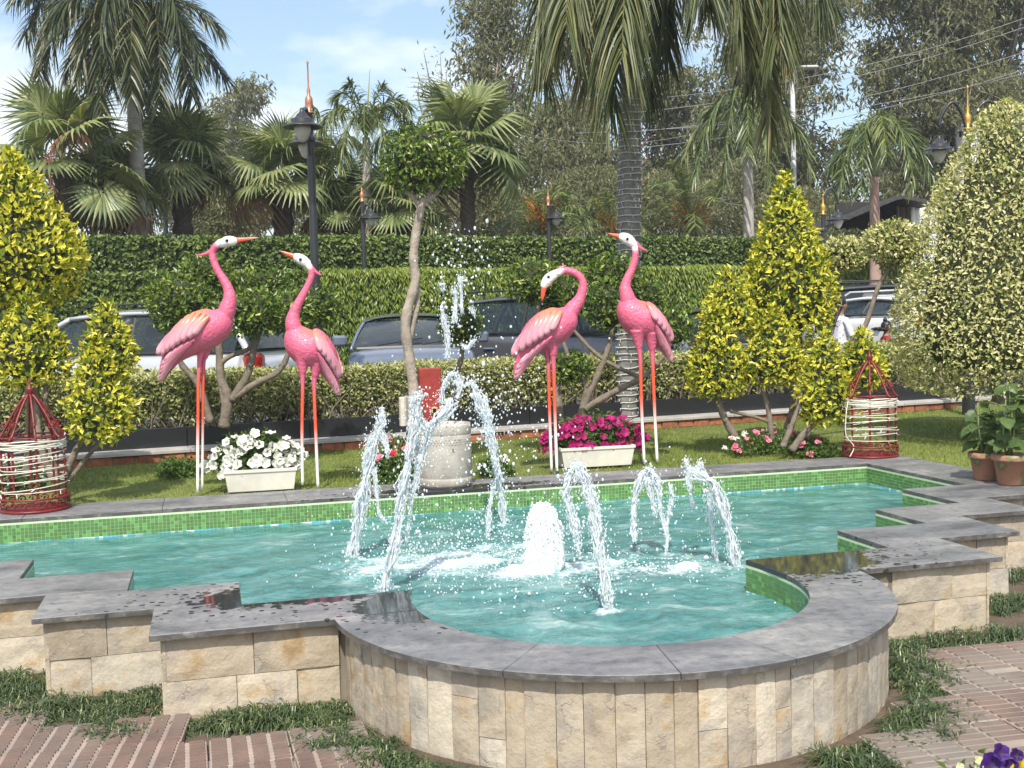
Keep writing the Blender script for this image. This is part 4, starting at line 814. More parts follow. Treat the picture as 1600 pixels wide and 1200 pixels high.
    for sg in (-1, 1):
        wg = None
        for row, (starts, ends, wd, base) in enumerate(wing):
            for (a, e) in zip(starts, ends):
                a = Q(a); e = Q(e); n = 9; V = []; C = []; ww = wd*s
                for i in range(n):
                    q = i/(n-1); u = a[0]*(1-q)+e[0]*q; v = a[1]*(1-q)+e[1]*q+0.01*math.sin(q*3.1); hgt, w0 = flank(u, v); hgt = max(hgt, 0.012)
                    wdt = ww*(0.45+0.55*math.sin(min(1, q*1.15)*math.pi*0.62)) if q < 0.9 else ww*0.62*(1.45-q)*1.9; T = unit([e[0]-a[0], e[1]-a[1]]); Np = np.array([-T[1], T[0]])
                    for k, (o, h) in enumerate(((-1, -0.006), (-0.55, 0.006), (0, 0.011), (0.55, 0.006), (1, -0.006))):
                        uu, vv = u+Np[0]*o*wdt, v+Np[1]*o*wdt; hh = flank(uu, vv)[0]; hh = 0.5*max(hh, 0.010)+0.5*hgt; lift = 0.010+0.006*row*0+0.012*q+(0.008 if row == 0 else 0.0)
                        V.append(uu*BU+np.array([0, 0, vv])+BW*(w0+sg*(hh+lift+h))); f = q**1.3*(0.75 if abs(o) < 0.8 else 1.1)
                        tp = np.clip((v-(ztop-0.34))/0.2, 0, 1) if row == 0 else 0; c0 = base*(1-tp)+ORG*tp; f = min(1, f+(0.30 if abs(o) > 0.8 else 0)); C.append(np.clip(c0*(1-0.85*f)+PALE*0.85*f, 0, 1))
                V = np.array(V)+ORIG; F = [(i*5+k, i*5+k+1, i*5+k+6, i*5+k+5) for i in range(n-1) for k in range(4)]
                V2 = V-BW*sg*0.008; m_ = len(V); rim = [i*5 for i in range(n)]+[(n-1)*5+k for k in range(1, 5)]+[i*5+4 for i in range(n-2, -1, -1)]
                VV = np.concatenate([V, V2]); F2 = F+[tuple(m_+x for x in f[::-1]) for f in F]+[(rim[i], rim[(i+1) % len(rim)], m_+rim[(i+1) % len(rim)], m_+rim[i]) for i in range(len(rim))]
                b = B(); b.add(VV, F2, np.concatenate([C, C]))
                if wg is None: wg = obj('wing', b, feat_m, t, smooth=True, col=True)
                else: obj('feather', b, feat_m, wg, smooth=True, col=True)
    return t
LZ = 0.335
crane('tallest pink crane sculpture, the only one facing right, left of the white petunias', 309, 772, LZ,
      [(354, 484, 12), (344, 500, 24), (326, 512, 31), (306, 522, 31), (288, 536, 25), (272, 553, 17), (259, 573, 9.5), (250, 592, 3)],
      [(350, 502, 19), (355, 484, 14), (359, 468, 10.5), (357, 452, 8.5), (350, 438, 7.2), (341, 424, 6.3), (334, 408, 6), (332, 394, 5.8), (338, 384, 6.2), (348, 378, 7)],
      [(341, 383, 5.5), (354, 377.5, 9), (364, 376.5, 8), (371, 376, 4.5)], ((368, 375.5), (404, 371.5), 3.6, False), [[(338, 385, 4.5), (329, 393, 3.6), (318, 397.5, 2.2), (306, 399, 0.8)]],
      [[(317, 538, 9), (314, 552, 6.5), (311.5, 568, 4), (310, 600, 3), (309.5, 650, 2.8), (309, 700, 2.8), (309, 772, 2.6)], [(321, 538, 8, .05), (318, 556, 5.5, .05), (315, 572, 3.5, .05), (314, 650, 2.6, .05), (313, 768, 2.6, .05)]],
      [([(334, 494), (328, 490), (318, 488), (308, 488), (299, 492), (291, 499), (283, 507), (274, 517)], [(312, 522), (304, 527), (294, 532), (284, 537), (275, 543), (265, 548), (256, 554), (248, 553)], 6.0, PINK*1.0),
       ([(314, 530), (308, 536), (300, 542), (292, 548), (284, 554), (276, 560)], [(262, 563), (257, 570), (255, 577), (253, 583), (252, 590), (250, 595)], 5.0, PINK*0.95)], 1)
crane('pink crane sculpture looking up to the left, just right of the white petunias', 497, 762, LZ,
      [(458, 506, 12), (463, 523, 22), (472, 537, 29), (486, 545, 32), (500, 556, 26), (511, 575, 17), (518, 595, 10), (524, 616, 3)],
      [(462, 524, 17), (458, 508, 13), (458, 496, 10.5), (462, 482, 8.5), (470, 467, 7), (479, 450, 6), (486, 434, 5.5), (486, 422, 5.5), (480, 412, 6.5)],
      [(484, 414, 6), (473, 407, 9), (464, 402, 7.5), (459, 400, 4.5)], ((461, 401), (433, 391), 3.4, True), [[(482, 412, 4), (490, 422, 3.2), (498, 428, 2), (502, 430, 0.8)]],
      [[(474, 566, 9, -.03), (474, 585, 5, -.03), (474, 605, 3.2, -.03), (473, 680, 2.7, -.03), (474, 757, 2.5, -.03)], [(494, 572, 9), (492, 590, 5), (491, 612, 3.2), (494, 690, 2.8), (497, 762, 2.6)]],
      [([(492, 514), (498, 518), (505, 524), (511, 534), (517, 545)], [(506, 548), (512, 556), (518, 566), (524, 577), (529, 590)], 5.5, PINK), ([(500, 550), (505, 560), (509, 570), (513, 580)], [(517, 596), (521, 604), (525, 612), (526, 618)], 5.0, PINK*0.9)], -1, 0.10)
crane('pink crane sculpture bending its neck down to preen its back, by the magenta petunias', 862, 737, LZ,
      [(894, 480, 11), (884, 496, 23), (868, 508, 29), (850, 518, 29), (834, 531, 24), (821, 549, 16), (812, 570, 9), (804, 592, 3)],
      [(886, 500, 17), (894, 484, 13), (903, 472, 10), (909, 458, 8), (911, 444, 6.8), (906, 432, 6.2), (895, 425, 6), (882, 423, 6), (870, 427, 6.5)],
      [(873, 425, 6), (859, 434, 9), (852, 443, 8), (848, 450, 4.5)], ((850, 447), (846, 477), 3.8, True), [[(866, 428, 4), (874, 421, 3.2), (880, 417, 2), (884, 415, .8)], [(872, 424, 3.2), (880, 419, 2.6), (879, 411, .8)]],
      [[(855, 540, 8), (856, 556, 5), (857, 575, 3.3), (859, 650, 2.7), (862, 737, 2.5)], [(863, 538, 9, -.04), (864, 556, 5.5, -.04), (865, 575, 3.4, -.04), (867, 650, 2.8, -.04), (870, 735, 2.6, -.04)]],
      [([(876, 486), (868, 485), (858, 486), (849, 490), (840, 496), (832, 504), (824, 514)], [(860, 515), (851, 522), (842, 528), (833, 534), (824, 540), (813, 547), (801, 555)], 6.2, PINK*1.0), ([(862, 525), (856, 533), (848, 541), (840, 549), (833, 557)], [(822, 562), (812, 569), (807, 577), (805, 585), (804, 592)], 5.2, PINK)], -1)
crane('pink crane sculpture standing upright and looking left, behind the magenta petunias', 1027, 722, LZ,
      [(981, 462, 12), (984, 478, 22), (993, 492, 28), (1005, 500, 30), (1020, 510, 25), (1032, 526, 17), (1041, 543, 10), (1048, 560, 3)],
      [(984, 480, 16), (980, 464, 12), (977, 450, 9.5), (980, 437, 7.6), (986, 424, 6.6), (991, 410, 6), (993, 396, 5.6), (991, 384, 6)],
      [(994, 386, 5.5), (982, 375, 9.5), (973, 370.5, 8), (967, 369, 4.5)], ((969, 369.5), (945, 364), 3.2, True), [[(993, 379, 3.8), (999, 386, 3), (1006, 390, 1.8), (1011, 391, .8)]],
      [[(996, 526, 9, -.03), (998, 545, 5, -.03), (1000, 565, 3.3, -.03), (1002, 640, 2.8, -.03), (1006, 722, 2.6, -.03)], [(1018, 530, 9), (1019, 548, 5), (1020, 570, 3.3), (1023, 645, 2.8), (1027, 722, 2.6)]],
      [([(1010, 474), (1018, 476), (1026, 483), (1033, 492), (1040, 503)], [(1024, 500), (1031, 508), (1038, 516), (1045, 524), (1051, 533)], 5.5, PINK), ([(1022, 508), (1028, 517), (1033, 526), (1038, 534)], [(1037, 541), (1043, 549), (1048, 557), (1052, 565)], 5.0, PINK*0.9)], -1, 0.10)
# ================================================================ STONE DRUM behind the pool
dr = pmat('drum_stone', (0.42, 0.385, 0.33), 0.8, var=0.3, scale=7, bumps=0.7, bscale=40, bdist=0.006)
dc = onz(695, 758, PZ); t = thing('stone_drum', dc, 'weathered pale stone drum with a dotted band, standing behind the pool centre', 'stone drum')
R = 0.21; b = B(); b.lathe([(0.02, 0), (R*0.93, 0), (R*0.985, 0.02), (R, 0.055), (R*0.99, 0.066), (R*0.975, 0.07), (R*0.99, 0.076), (R*1.005, 0.2), (R*1.0, 0.34), (R*0.995, 0.385), (R*0.975, 0.39), (R*0.99, 0.396), (R*1.0, 0.41), (R*0.998, 0.458), (R*0.985, 0.47), (R*0.84, 0.47), (R*0.76, 0.44), (0.02, 0.43)], dc, 48)
obj('drum_body', b, dr, t, smooth=True); b = B()
for k in range(3):
    for i in range(56): a = 2*math.pi*(i+0.5*(k % 2))/56; b.blob(dc+[(R*1.0)*math.cos(a), (R*1.0)*math.sin(a), 0.325+0.018*k], (0.005, 0.005, 0.005), 0)
obj('stud_band', b, pmat('stud', (0.30, 0.27, 0.22), 0.8), t, kind='stuff')
# red board and floodlight behind the drum
redp = pmat('red_paint', (0.30, 0.035, 0.025), 0.5, var=0.3, scale=9, bumps=0.3, bscale=50)
c = onz(674, 662, 0.33); d = 9.6; c = at(674, 690, d); t = thing('utility_box', (c[0], c[1], 0.32), 'dark red painted electrical box on a post behind the stone drum', 'utility box'); s = mpp(d)
b = B(); b.box((c[0], c[1], 0.98), (34*s, 0.12, 0.44), rz=-YAW+0.2, ch=0.006); obj('box_body', b, redp, t); b = B(); b.box((c[0], c[1], 0.53), (0.05, 0.05, 0.44)); obj('post', b, redp, t)
yb = at(679, 641, d-0.1); b = B(); b.box((yb[0], yb[1], yb[2]), (0.05, 0.01, 0.05), rz=-YAW+0.2, ch=0.003); k = obj('meter_frame', b, pmat('meter_yellow', (0.55, 0.42, 0.15), 0.6), t); b = B(); b.box((yb[0]-0.003, yb[1]-0.012, yb[2]), (0.028, 0.01, 0.03)); obj('meter_window', b, eye_m, k)
c = at(636, 668, 9.3); t = thing('floodlight', (c[0], c[1], 0.33), 'grey and white floodlight housing on a short stake beside the drum', 'floodlight'); b = B()
b.tube([c+[-0.03, -.02, 0.02], c+[-0.03, -.02, 0.25]], 0.055, 14, flat=(RGT, 0.6)); obj('housing', b, pmat('white_metal', (0.55, 0.50, 0.42), 0.6, var=0.3), t, smooth=False)
b = B(); b.box(c+[0.035, -0.01, 0.135], (0.085, 0.11, 0.24), rz=0.3, ch=0.012); obj('heat_sink', b, pmat('grey_cast', (0.33, 0.33, 0.32), 0.6, var=0.3, scale=20), t)
b = B(); b.tube([c+[0, 0, 0.02], (c[0], c[1], 0.3)], 0.012, 8); obj('stake', b, bark, t)
# ================================================================ WATER JETS
jm, n_, l_, o_ = newmat('falling_water'); pr = n_.new('ShaderNodeBsdfPrincipled'); pr.inputs['Base Color'].default_value = (0.86, 0.90, 0.92, 1); pr.inputs['Roughness'].default_value = 0.10; pr.inputs['IOR'].default_value = 1.33
pr.inputs['Subsurface Weight'].default_value = 0.0; trn = n_.new('ShaderNodeBsdfTransparent'); trn.inputs['Color'].default_value = (0.93, 0.97, 0.98, 1); geo = n_.new('ShaderNodeNewGeometry')
tw_ = noise(n_, l_, 28, 5, 0.6, vec=geo.outputs['Position'], stretch=(1, 1, 0.5)); rp = ramp(n_, l_, tw_.outputs['Fac'], [(0.36, (0.55,)*3), (0.62, (0.12,)*3)])
mx = n_.new('ShaderNodeMixShader'); l_.new(rp.outputs['Color'], mx.inputs[0]); l_.new(pr.outputs[0], mx.inputs[1]); l_.new(trn.outputs[0], mx.inputs[2])
tl = n_.new('ShaderNodeBsdfTranslucent'); tl.inputs['Color'].default_value = (0.9, 0.94, 0.96, 1); mx2 = n_.new('ShaderNodeMixShader'); mx2.inputs[0].default_value = 0.22; l_.new(mx.outputs[0], mx2.inputs[1]); l_.new(tl.outputs[0], mx2.inputs[2]); l_.new(mx2.outputs[0], o_.inputs[0])
foam_m = pmat('white_foam_water', (0.80, 0.85, 0.87), 0.35, var=0.12, scale=30, bumps=0.8, bscale=90, bdist=0.006)
def plane_at(px, py, anchor):
    """point on the upright plane through anchor that faces the viewer"""
    e = np.array([0, 0, EYE]); w = unit([FWD[0], FWD[1], 0]); r = ray(px, py); return e+r*(((anchor-e)@w)/(r@w))
def jet(label, strands, seed, drops=90, group='water jets in the pool', vox=0.0030):
    """strands: (anchor pixel on the water, [(px, py, width px)...])"""
    rr = np.random.default_rng(seed); b = B(); fr = []
    a0 = onz(*strands[0][0], WZ); Wv = unit([FWD[0], FWD[1], 0])
    for anc, path in strands:
        A = onz(*anc, WZ); s = mpp(float((A-[0, 0, EYE])@FWD)); P = [np.append(plane_at(x, y, A), w*s*0.5) for x, y, w in path]
        S = spline(P, 4*len(P)); Ln = np.linalg.norm(np.diff(S[:, :3], axis=0), axis=1).sum(); n = int(Ln/0.009); S = spline(P, max(8, n))
        S[:, 3] *= 1+0.28*np.sin(np.arange(len(S))*0.23+seed)+rr.normal(0, 0.12, len(S))
        half = S[:, 3].max(); m_ = len(S)
        if path[0][2] > 40:
            mid = (S[0, :3]+S[-1, :3])/2; hh = np.linalg.norm(S[-1, :3]-S[0, :3])/2; V_, F_ = ICO[4]; nzv = 1+0.07*wob(V_*2, 2.5, 3)+0.05*wob(V_, 9, 4)+0.035*wob(V_, 24, 5, 9); zz = V_[:, 2].copy(); rr_xy = np.hypot(V_[:, 0], V_[:, 1])+1e-6; sq = np.clip(1-np.abs(zz)**3.2, 0, 1)**0.42; V_[:, :2] *= (sq/rr_xy)[:, None]; V_ = V_*(nzv+0.05*wob(V_*[1, 1, .5], 15, 8))[:, None]; tap = 1-0.16*np.clip(V_[:, 2]+.2, 0, 1)
            b.add(V_*np.column_stack([half*0.86*tap, half*0.8*tap, np.full(len(V_), hh*1.12)])+mid-[0, 0, hh*0.10], F_)
            for _ in range(900): v = unit(rr.normal(0, 1, 3)); rad = rr.uniform(0.002, 0.006); b.blob(mid+v*[half*.86, half*.8, hh*1.08]*rr.uniform(.96, 1.06), (rad, rad, rad*1.2), 1)
        else:
            ns = int(8+half*860)
            for k in range(ns):
                i0 = 0 if rr.random() < 0.35 else int(rr.integers(0, max(1, int(m_*.7)))); i1 = min(m_, i0+int(rr.uniform(.18, .8)*m_)+3)
                if i1-i0 < 4: continue
                sg = S[i0:i1]; u = np.arange(i0, i1)*0.10; ph = rr.uniform(0, 6.28, 6); am = rr.uniform(0.0, 0.85); w1, w2 = rr.uniform(.3, .9, 2)
                off = np.column_stack([np.sin(u*w1+ph[0])+.3*np.sin(u*3.7+ph[1]), np.sin(u*w2+ph[2])+.3*np.sin(u*3.1+ph[3]), 0.2*np.sin(u*2+ph[4])])*(sg[:, 3:4]*am*0.8)
                rad = rr.uniform(0.0016, 0.0050)*(0.8+0.5*np.sin(u*rr.uniform(2, 7)+ph[5])+rr.normal(0, .18, len(sg))); rad = np.clip(rad, 0.0009, 0.007); rad[0] *= .4; rad[-1] *= .3
                b.tube(sg[:, :3]+off, rad, 5)
            if path[0][1] > 860 and path[0][2] > 12:
                for k in range(int(ns*0.7)):
                    i1 = int(m_*rr.uniform(.2, .6)); sg = S[:i1]; u = np.arange(i1)*.1; ph = rr.uniform(0, 6.28, 4); off = np.column_stack([np.sin(u*.7+ph[0]), np.sin(u*.8+ph[1]), 0*u])*(sg[:, 3:4]*rr.uniform(0, .7)); rad = np.clip(rr.uniform(.002, .0045)*(1+.3*np.sin(u*5+ph[2])), .001, .006); rad[-1] *= .3; b.tube(sg[:, :3]+off, rad, 5)
            for _ in range(int(m_*8)): q = S[rr.integers(m_)]; rad = abs(rr.normal(0, 0.0014))+0.0011; b.blob(q[:3]+rr.normal(0, 1, 3)*q[3]*0.62, (rad, rad, rad*rr.uniform(1, 2.6)), 1)
        fr.extend(S[::2])
    t = thing('water_jet', a0, label, 'water jet', group); o = obj('stream', b, foam_m if seed == 4 else jm, t, smooth=True, kind='stuff')
    db = B()
    for i in range(drops):
        q = fr[rr.integers(len(fr))]; r = abs(rr.normal(0, 0.0022))+0.0016; db.blob(q[:3]+rr.normal(0, 1, 3)*[0.05, 0.05, 0.045]+[0, 0, -0.02], (r, r, r*rr.uniform(1, 1.6)), 1)
    obj('drops', db, jm, t, smooth=True, kind='stuff'); return t
jet('leftmost slanting water jet, leaning inward over the left of the pool', [((550, 872), [(550, 872, 22), (556, 840, 26), (565, 790, 26), (573, 740, 24), (580, 700, 24), (590, 672, 22), (597, 655, 15), (597, 636, 8)]), ((552, 872), [(592, 672, 20), (602, 690, 18), (606, 715, 9)]), ((555, 872), [(584, 730, 12), (588, 765, 9), (592, 800, 6), (603, 815, 4)])], 1)
jet('tall water jet rising beside the wet slate tip, left of the stone drum', [((600, 924), [(600, 924, 22), (606, 890, 22), (617, 850, 20), (624, 800, 24), (632, 750, 28), (642, 700, 28), (648, 650, 24), (650, 625, 22), (657, 617, 14)]), ((603, 920), [(650, 650, 20), (668, 672, 26), (685, 655, 28), (700, 638, 30), (700, 622, 24)]), ((603, 920), [(655, 690, 18), (650, 740, 12), (640, 800, 8), (634, 850, 5)]), ((602, 920), [(672, 670, 26), (664, 700, 22), (655, 730, 12)])], 2, 160)
jet('water jet right of the stone drum, falling from the left', [((790, 822), [(736, 596, 14), (744, 612, 18), (752, 640, 20), (762, 665, 24), (768, 690, 26), (775, 720, 24), (780, 750, 24), (784, 780, 20), (788, 815, 13)]), ((768, 840), [(757, 618, 9), (762, 640, 12), (766, 660, 14)]), ((768, 840), [(772, 760, 12), (765, 790, 9), (762, 820, 7), (760, 845, 5)])], 3, 160)
jet('fat white foaming bubbler in the middle of the pool', [((852, 892), [(852, 900, 46), (851, 880, 46), (850, 855, 46), (849, 835, 46), (848, 818, 40), (847, 806, 34), (847, 797, 24), (847, 790, 10)]), ((866, 892), [(866, 893, 16), (866, 865, 12)]), ((836, 892), [(838, 893, 14), (838, 865, 10)])], 4, 260, vox=0.0048)
jet('slanting water jet in front of the foaming bubbler, nearest to the front rim', [((952, 957), [(952, 957, 18), (948, 930, 24), (942, 895, 26), (934, 850, 26), (928, 810, 24), (920, 775, 26), (912, 745, 22), (903, 728, 16)]), ((930, 900), [(900, 722, 14), (890, 745, 24), (886, 775, 26), (893, 805, 20), (902, 840, 14), (905, 868, 7)]), ((930, 920), [(925, 760, 12), (936, 800, 8), (932, 850, 8)])], 5, 200)
jet('short forked water jet falling as two thin strands, right of centre', [((1045, 868), [(992, 845, 6), (990, 815, 9), (992, 785, 14), (1000, 755, 20), (1010, 735, 14), (1016, 735, 12), (1026, 755, 18), (1030, 785, 12), (1036, 815, 8), (1042, 845, 6), (1040, 868, 5)]), ((1045, 868), [(1047, 758, 9), (1050, 775, 10), (1046, 800, 8), (1042, 825, 5)]), ((1045, 868), [(1012, 745, 18), (1018, 775, 12), (1024, 805, 9)])], 6, 90)
jet('rightmost slanting water jet, leaning inward over the right of the pool', [((1150, 888), [(1150, 888, 16), (1146, 862, 22), (1140, 830, 24), (1132, 800, 28), (1122, 770, 28), (1112, 752, 22), (1100, 748, 20), (1088, 738, 20), (1075, 730, 18), (1072, 718, 12)]), ((1130, 878), [(1120, 880, 5), (1117, 850, 9), (1112, 820, 12), (1108, 790, 14), (1104, 765, 14)]), ((1130, 878), [(1076, 735, 18), (1078, 765, 8), (1082, 792, 6)]), ((1130, 878), [(1092, 745, 12), (1094, 722, 10)])], 7, 130)
jet('high broken spray of drops shooting up behind the stone drum', [((700, 800), [(688, 628, 10), (694, 605, 18), (703, 588, 22), (712, 582, 18)]), ((700, 800), [(712, 585, 20), (718, 605, 18), (716, 622, 8)]), ((700, 800), [(698, 560, 9), (700, 530, 14), (694, 500, 12), (690, 478, 8)]), ((700, 800), [(710, 505, 14), (712, 470, 9), (710, 450, 8)]), ((700, 800), [(722, 490, 5), (720, 450, 8), (720, 432, 9)]), ((700, 800), [(690, 442, 12), (692, 455, 5)]), ((700, 800), [(735, 480, 10), (741, 492, 6)]), ((700, 800), [(742, 530, 9), (730, 545, 8), (722, 538, 7)])], 8, 40)
# loose drops over the pool, one body of spray
rr = np.random.default_rng(5); b = B()
for i in range(1900):
    if i < 220: px, py, an = rr.normal(718, 26), 355+abs(rr.normal(0, 150)), (700, 800)
    elif i < 620: px, py, an = rr.normal(760, 55), rr.normal(660, 60), (760, 830)
    elif i < 1500: px, py = rr.normal(700, 90), rr.normal(850, 38); an = (px, min(max(py+22, 835), 930))
    else: px, py = rr.normal(890, 130), rr.normal(860, 40); an = (px, min(max(py+22, 840), 950))
    A = onz(an[0], an[1], WZ); p = plane_at(px, py, A)+rr.normal(0, 0.06, 3)
    if p[2] < WZ+0.004: p[2] = WZ+0.004+rr.random()*0.02
    r = abs(rr.normal(0, 0.0024))+0.0016+(0.004 if i < 300 and rr.random() < 0.12 else 0)+(0.0015 if i < 620 else 0); b.blob(p, (r, r, r*rr.uniform(1.0, 1.7)), 1)
obj('spray_drops', b, jm, smooth=True, label='fine loose drops of water flying above the pool surface', cat='water spray', kind='stuff')
# foam lumps on the surface round the bubbler
b = B()
for i in range(900):
    cx, cy, sx, sy = ((700, 875, 85, 18), (855, 905, 75, 24), (1045, 890, 50, 9), (780, 862, 80, 16))[rr.integers(4)]
    px, py = rr.normal(cx, sx), rr.normal(cy, sy); p = onz(px, py, WZ); r = abs(rr.normal(0, 0.0022))+0.0012; b.blob(p+[0, 0, r*0.3+0.008+abs(rr.normal(0, 0.012))], (r*1.5, r*1.2, r*1.1), 1, nz=0.3, seed=i % 50)
o = obj('foam', b, jm, label='broken white foam floating round the bubbler', cat='foam', kind='stuff'); o.data.polygons.foreach_set('use_smooth', np.ones(len(o.data.polygons), bool))
# ================================================================ RED LANTERNS wrapped with light strings
redi = pmat('red_iron', (0.17, 0.012, 0.012), 0.42, var=0.35, scale=20, bumps=0.4, bscale=90); strm = pmat('light_string', (0.62, 0.60, 0.50), 0.5)
def lantern(cx, cy, z, label, H, seed, flowers):
    rr = np.random.default_rng(seed); c = np.array([cx, cy, z]); t = thing('birdcage_lantern', c, label, 'lantern', 'red iron birdcage lanterns'); R = 0.205
    b = B(); b.lathe([(R*1.10, 0), (R*1.14, 0.006), (R*1.14, 0.016), (R*1.10, 0.02), (R*1.07, 0.02), (R*1.07, 0)], c, 36, caps=False); b.lathe([(R*1.10, 0.085), (R*1.14, 0.088), (R*1.14, 0.096), (R*1.10, 0.1), (R*1.06, 0.1), (R*1.06, 0.085)], c, 36, caps=False); b.lathe([(0.01, 0.012), (R*1.05, 0.012), (R*1.05, 0.018), (0.01, 0.018)], c, 30); obj('base_ring', b, redi, t, smooth=True)
    for i in range(18):
        a = 2*math.pi*i/18; b = B(); pts = []
        for k in range(14):
            u = k/13*2*math.pi*1.25; rad = 0.028*(1-k/16); ang = a+rad*math.cos(u)/R; pts.append(c+[R*1.1*math.cos(ang), R*1.1*math.sin(ang), 0.052+rad*math.sin(u)])
        b.tube(pts, 0.0055, 5); obj('scroll', b, redi, t, smooth=True)
    zr = H*0.60
    for i in range(8): a = 2*math.pi*(i+0.3)/8; b = B(); b.tube([c+[R*math.cos(a), R*math.sin(a), 0.09], c+[R*math.cos(a), R*math.sin(a), zr]], 0.008, 6); obj('upright', b, redi, t)
    for zz in (zr, H*0.57): 
        a = np.linspace(0, 2*math.pi, 33); b = B(); b.tube([c+[R*1.02*math.cos(q), R*1.02*math.sin(q), zz] for q in a], 0.006, 5, False); obj('hoop', b, redi, t, smooth=True)
    for i in range(8):
        a = 2*math.pi*(i+0.3)/8; ca, sa = math.cos(a), math.sin(a)
        P = [c+[ca*r, sa*r, h] for r, h in ((R*1.12, zr-0.01), (R*0.95, zr+0.02), (R*0.62, zr+(H-zr)*0.42), (R*0.28, zr+(H-zr)*0.72), (0.012, zr+(H-zr)*0.86))]; b = B(); b.tube(spline(P, 14), 0.009, 6); rf = obj('roof_rib', b, redi, t, smooth=True)
        b = B(); pts = []
        for k in range(16): u = k/15*2*math.pi*1.4; rad = 0.034*(1-k/18); m_ = R*0.80+rad*math.cos(u); pts.append(c+[ca*m_, sa*m_, zr+0.075+rad*math.sin(u)])
        b.tube(pts, 0.005, 5); obj('roof_scroll', b, redi, rf, smooth=True)
    b = B(); b.lathe([(0.004, 0), (0.026, 0.004), (0.02, 0.02), (0.03, 0.035), (0.022, 0.05), (0.008, 0.06), (0.007, 0.085), (0.002, 0.12)], c+[0, 0, zr+(H-zr)*0.84], 12); obj('finial', b, redi, t, smooth=True)
    # the wound string
    b = B(); P = []; n = 10 if not flowers else 11; zt, zb_ = H*0.57, 0.13
    for k in range(n*22):
        a = k/22*2*math.pi; f = k/(n*22); zz = zt*(1-f)+zb_*f+0.016*math.sin(f*40+seed)+(0.02*math.sin(a+seed)); P.append(c+[R*1.06*math.cos(a), R*1.06*math.sin(a), zz])
    b.tube(P, 0.0036, 4)
    for k in range(5): b.tube([c+[R*1.07*math.cos(q+k), R*1.07*math.sin(q+k), zt-0.012*k+0.006*math.sin(q*3+k)] for q in np.linspace(0, 6.3, 26)], 0.005, 4)
    obj('light_string', b, strm, t, smooth=True); b = B()
    for k in range(0, len(P), 5): d_ = rr.normal(0, 1, 3); d_[:2] += unit(P[k][:2]-c[:2])*1.2; b.tube([P[k], P[k]+unit(d_)*0.028], [0.0035, 0.0025], 4)
    obj('bulb', b, pmat('bulb_white', (0.75, 0.74, 0.68), 0.3), t, kind='stuff')
    P = spline([c+[-R*1.05, -0.02, zt], c+[-R*1.25, -0.05, zt*0.75], c+[-R*1.3, -0.06, zt*0.4], c+[-R*1.0, -0.08, 0.1], c+[-R*1.3, -0.12, 0.02]], 24); b = B(); b.tube(P, 0.0045, 5); obj('cable', b, strm, t, smooth=True)
lc = onz(1365, 713, PZ); lantern(lc[0]-0.0, lc[1]+0.05, PZ, 'red iron birdcage lantern wrapped in white light strings on the right rear pool corner', 0.86, 3, 0)
lc2 = onz(52, 800, PZ); lantern(lc2[0], lc2[1]+0.12, PZ, 'red iron birdcage lantern wrapped in white light strings, at the left frame edge', 0.86, 8, 1)
# ================================================================ FLOWERS
def petal_flower(name, r, mat, cup=0.35, n=5, seed=0):
    rr = np.random.default_rng(seed); V = [(0, 0, -r*0.35)]; F = []; k = n*6
    for i in range(k): a = 2*math.pi*i/k; lob = 1-0.16*abs(math.cos(a*n/2))**6-0.05*rr.random(); V.append((r*0.5*math.cos(a), r*0.5*math.sin(a), r*0.02)); V.append((r*lob*math.cos(a), r*lob*math.sin(a), r*cup*(0.4+0.4*math.sin(a*n)+0.3*rr.random())))
    for i in range(k): a, c_ = 1+2*i, 1+2*((i+1) % k); F += [(0, a, c_), (a, a+1, c_+1, c_)]
    b = B(); b.add(V, F); return mesh(name, b, mat, smooth=True)
def petalmat(name, c1, c2, throat):
    m, n, l, out = newmat(name); p = n.new('ShaderNodeBsdfPrincipled'); oi = n.new('ShaderNodeObjectInfo'); r = ramp(n, l, oi.outputs['Random'], [(0, c1), (1, c2)])
    tc = n.new('ShaderNodeTexCoord'); ln = n.new('ShaderNodeVectorMath'); ln.operation = 'LENGTH'; l.new(tc.outputs['Object'], ln.inputs[0]); q = ramp(n, l, mathn(n, l, 'MULTIPLY', ln.outputs['Value'], 25.0), [(0.15, (1, 1, 1)), (0.45, (0, 0, 0))])
    l.new(mixc(n, l, q.outputs['Color'], r.outputs['Color'], throat), p.inputs['Base Color']); p.inputs['Roughness'].default_value = 0.6; t = n.new('ShaderNodeBsdfTranslucent'); l.new(r.outputs['Color'], t.inputs['Color'])
    mx = n.new('ShaderNodeMixShader'); mx.inputs[0].default_value = 0.3; l.new(p.outputs[0], mx.inputs[1]); l.new(t.outputs[0], mx.inputs[2]); l.new(mx.outputs[0], out.inputs[0]); return m
pm_mag = petalmat('magenta_petal', (0.34, 0.003, 0.10), (0.46, 0.008, 0.17), (0.14, 0.0, 0.06)); pm_wht = petalmat('white_petal', (0.78, 0.78, 0.70), (0.82, 0.81, 0.76), (0.55, 0.58, 0.25))
pm_pnk = petalmat('pink_petal', (0.75, 0.16, 0.28), (0.80, 0.35, 0.42), (0.5, 0.05, 0.1)); pm_red = petalmat('red_petal', (0.60, 0.01, 0.03), (0.7, 0.03, 0.05), (0.3, 0.0, 0.0))
trough = pmat('trough_plastic', (0.62, 0.60, 0.53), 0.5, var=0.15, scale=6)
def face_quat(d): return Vector(d).to_track_quat('Z', 'Y').to_euler()
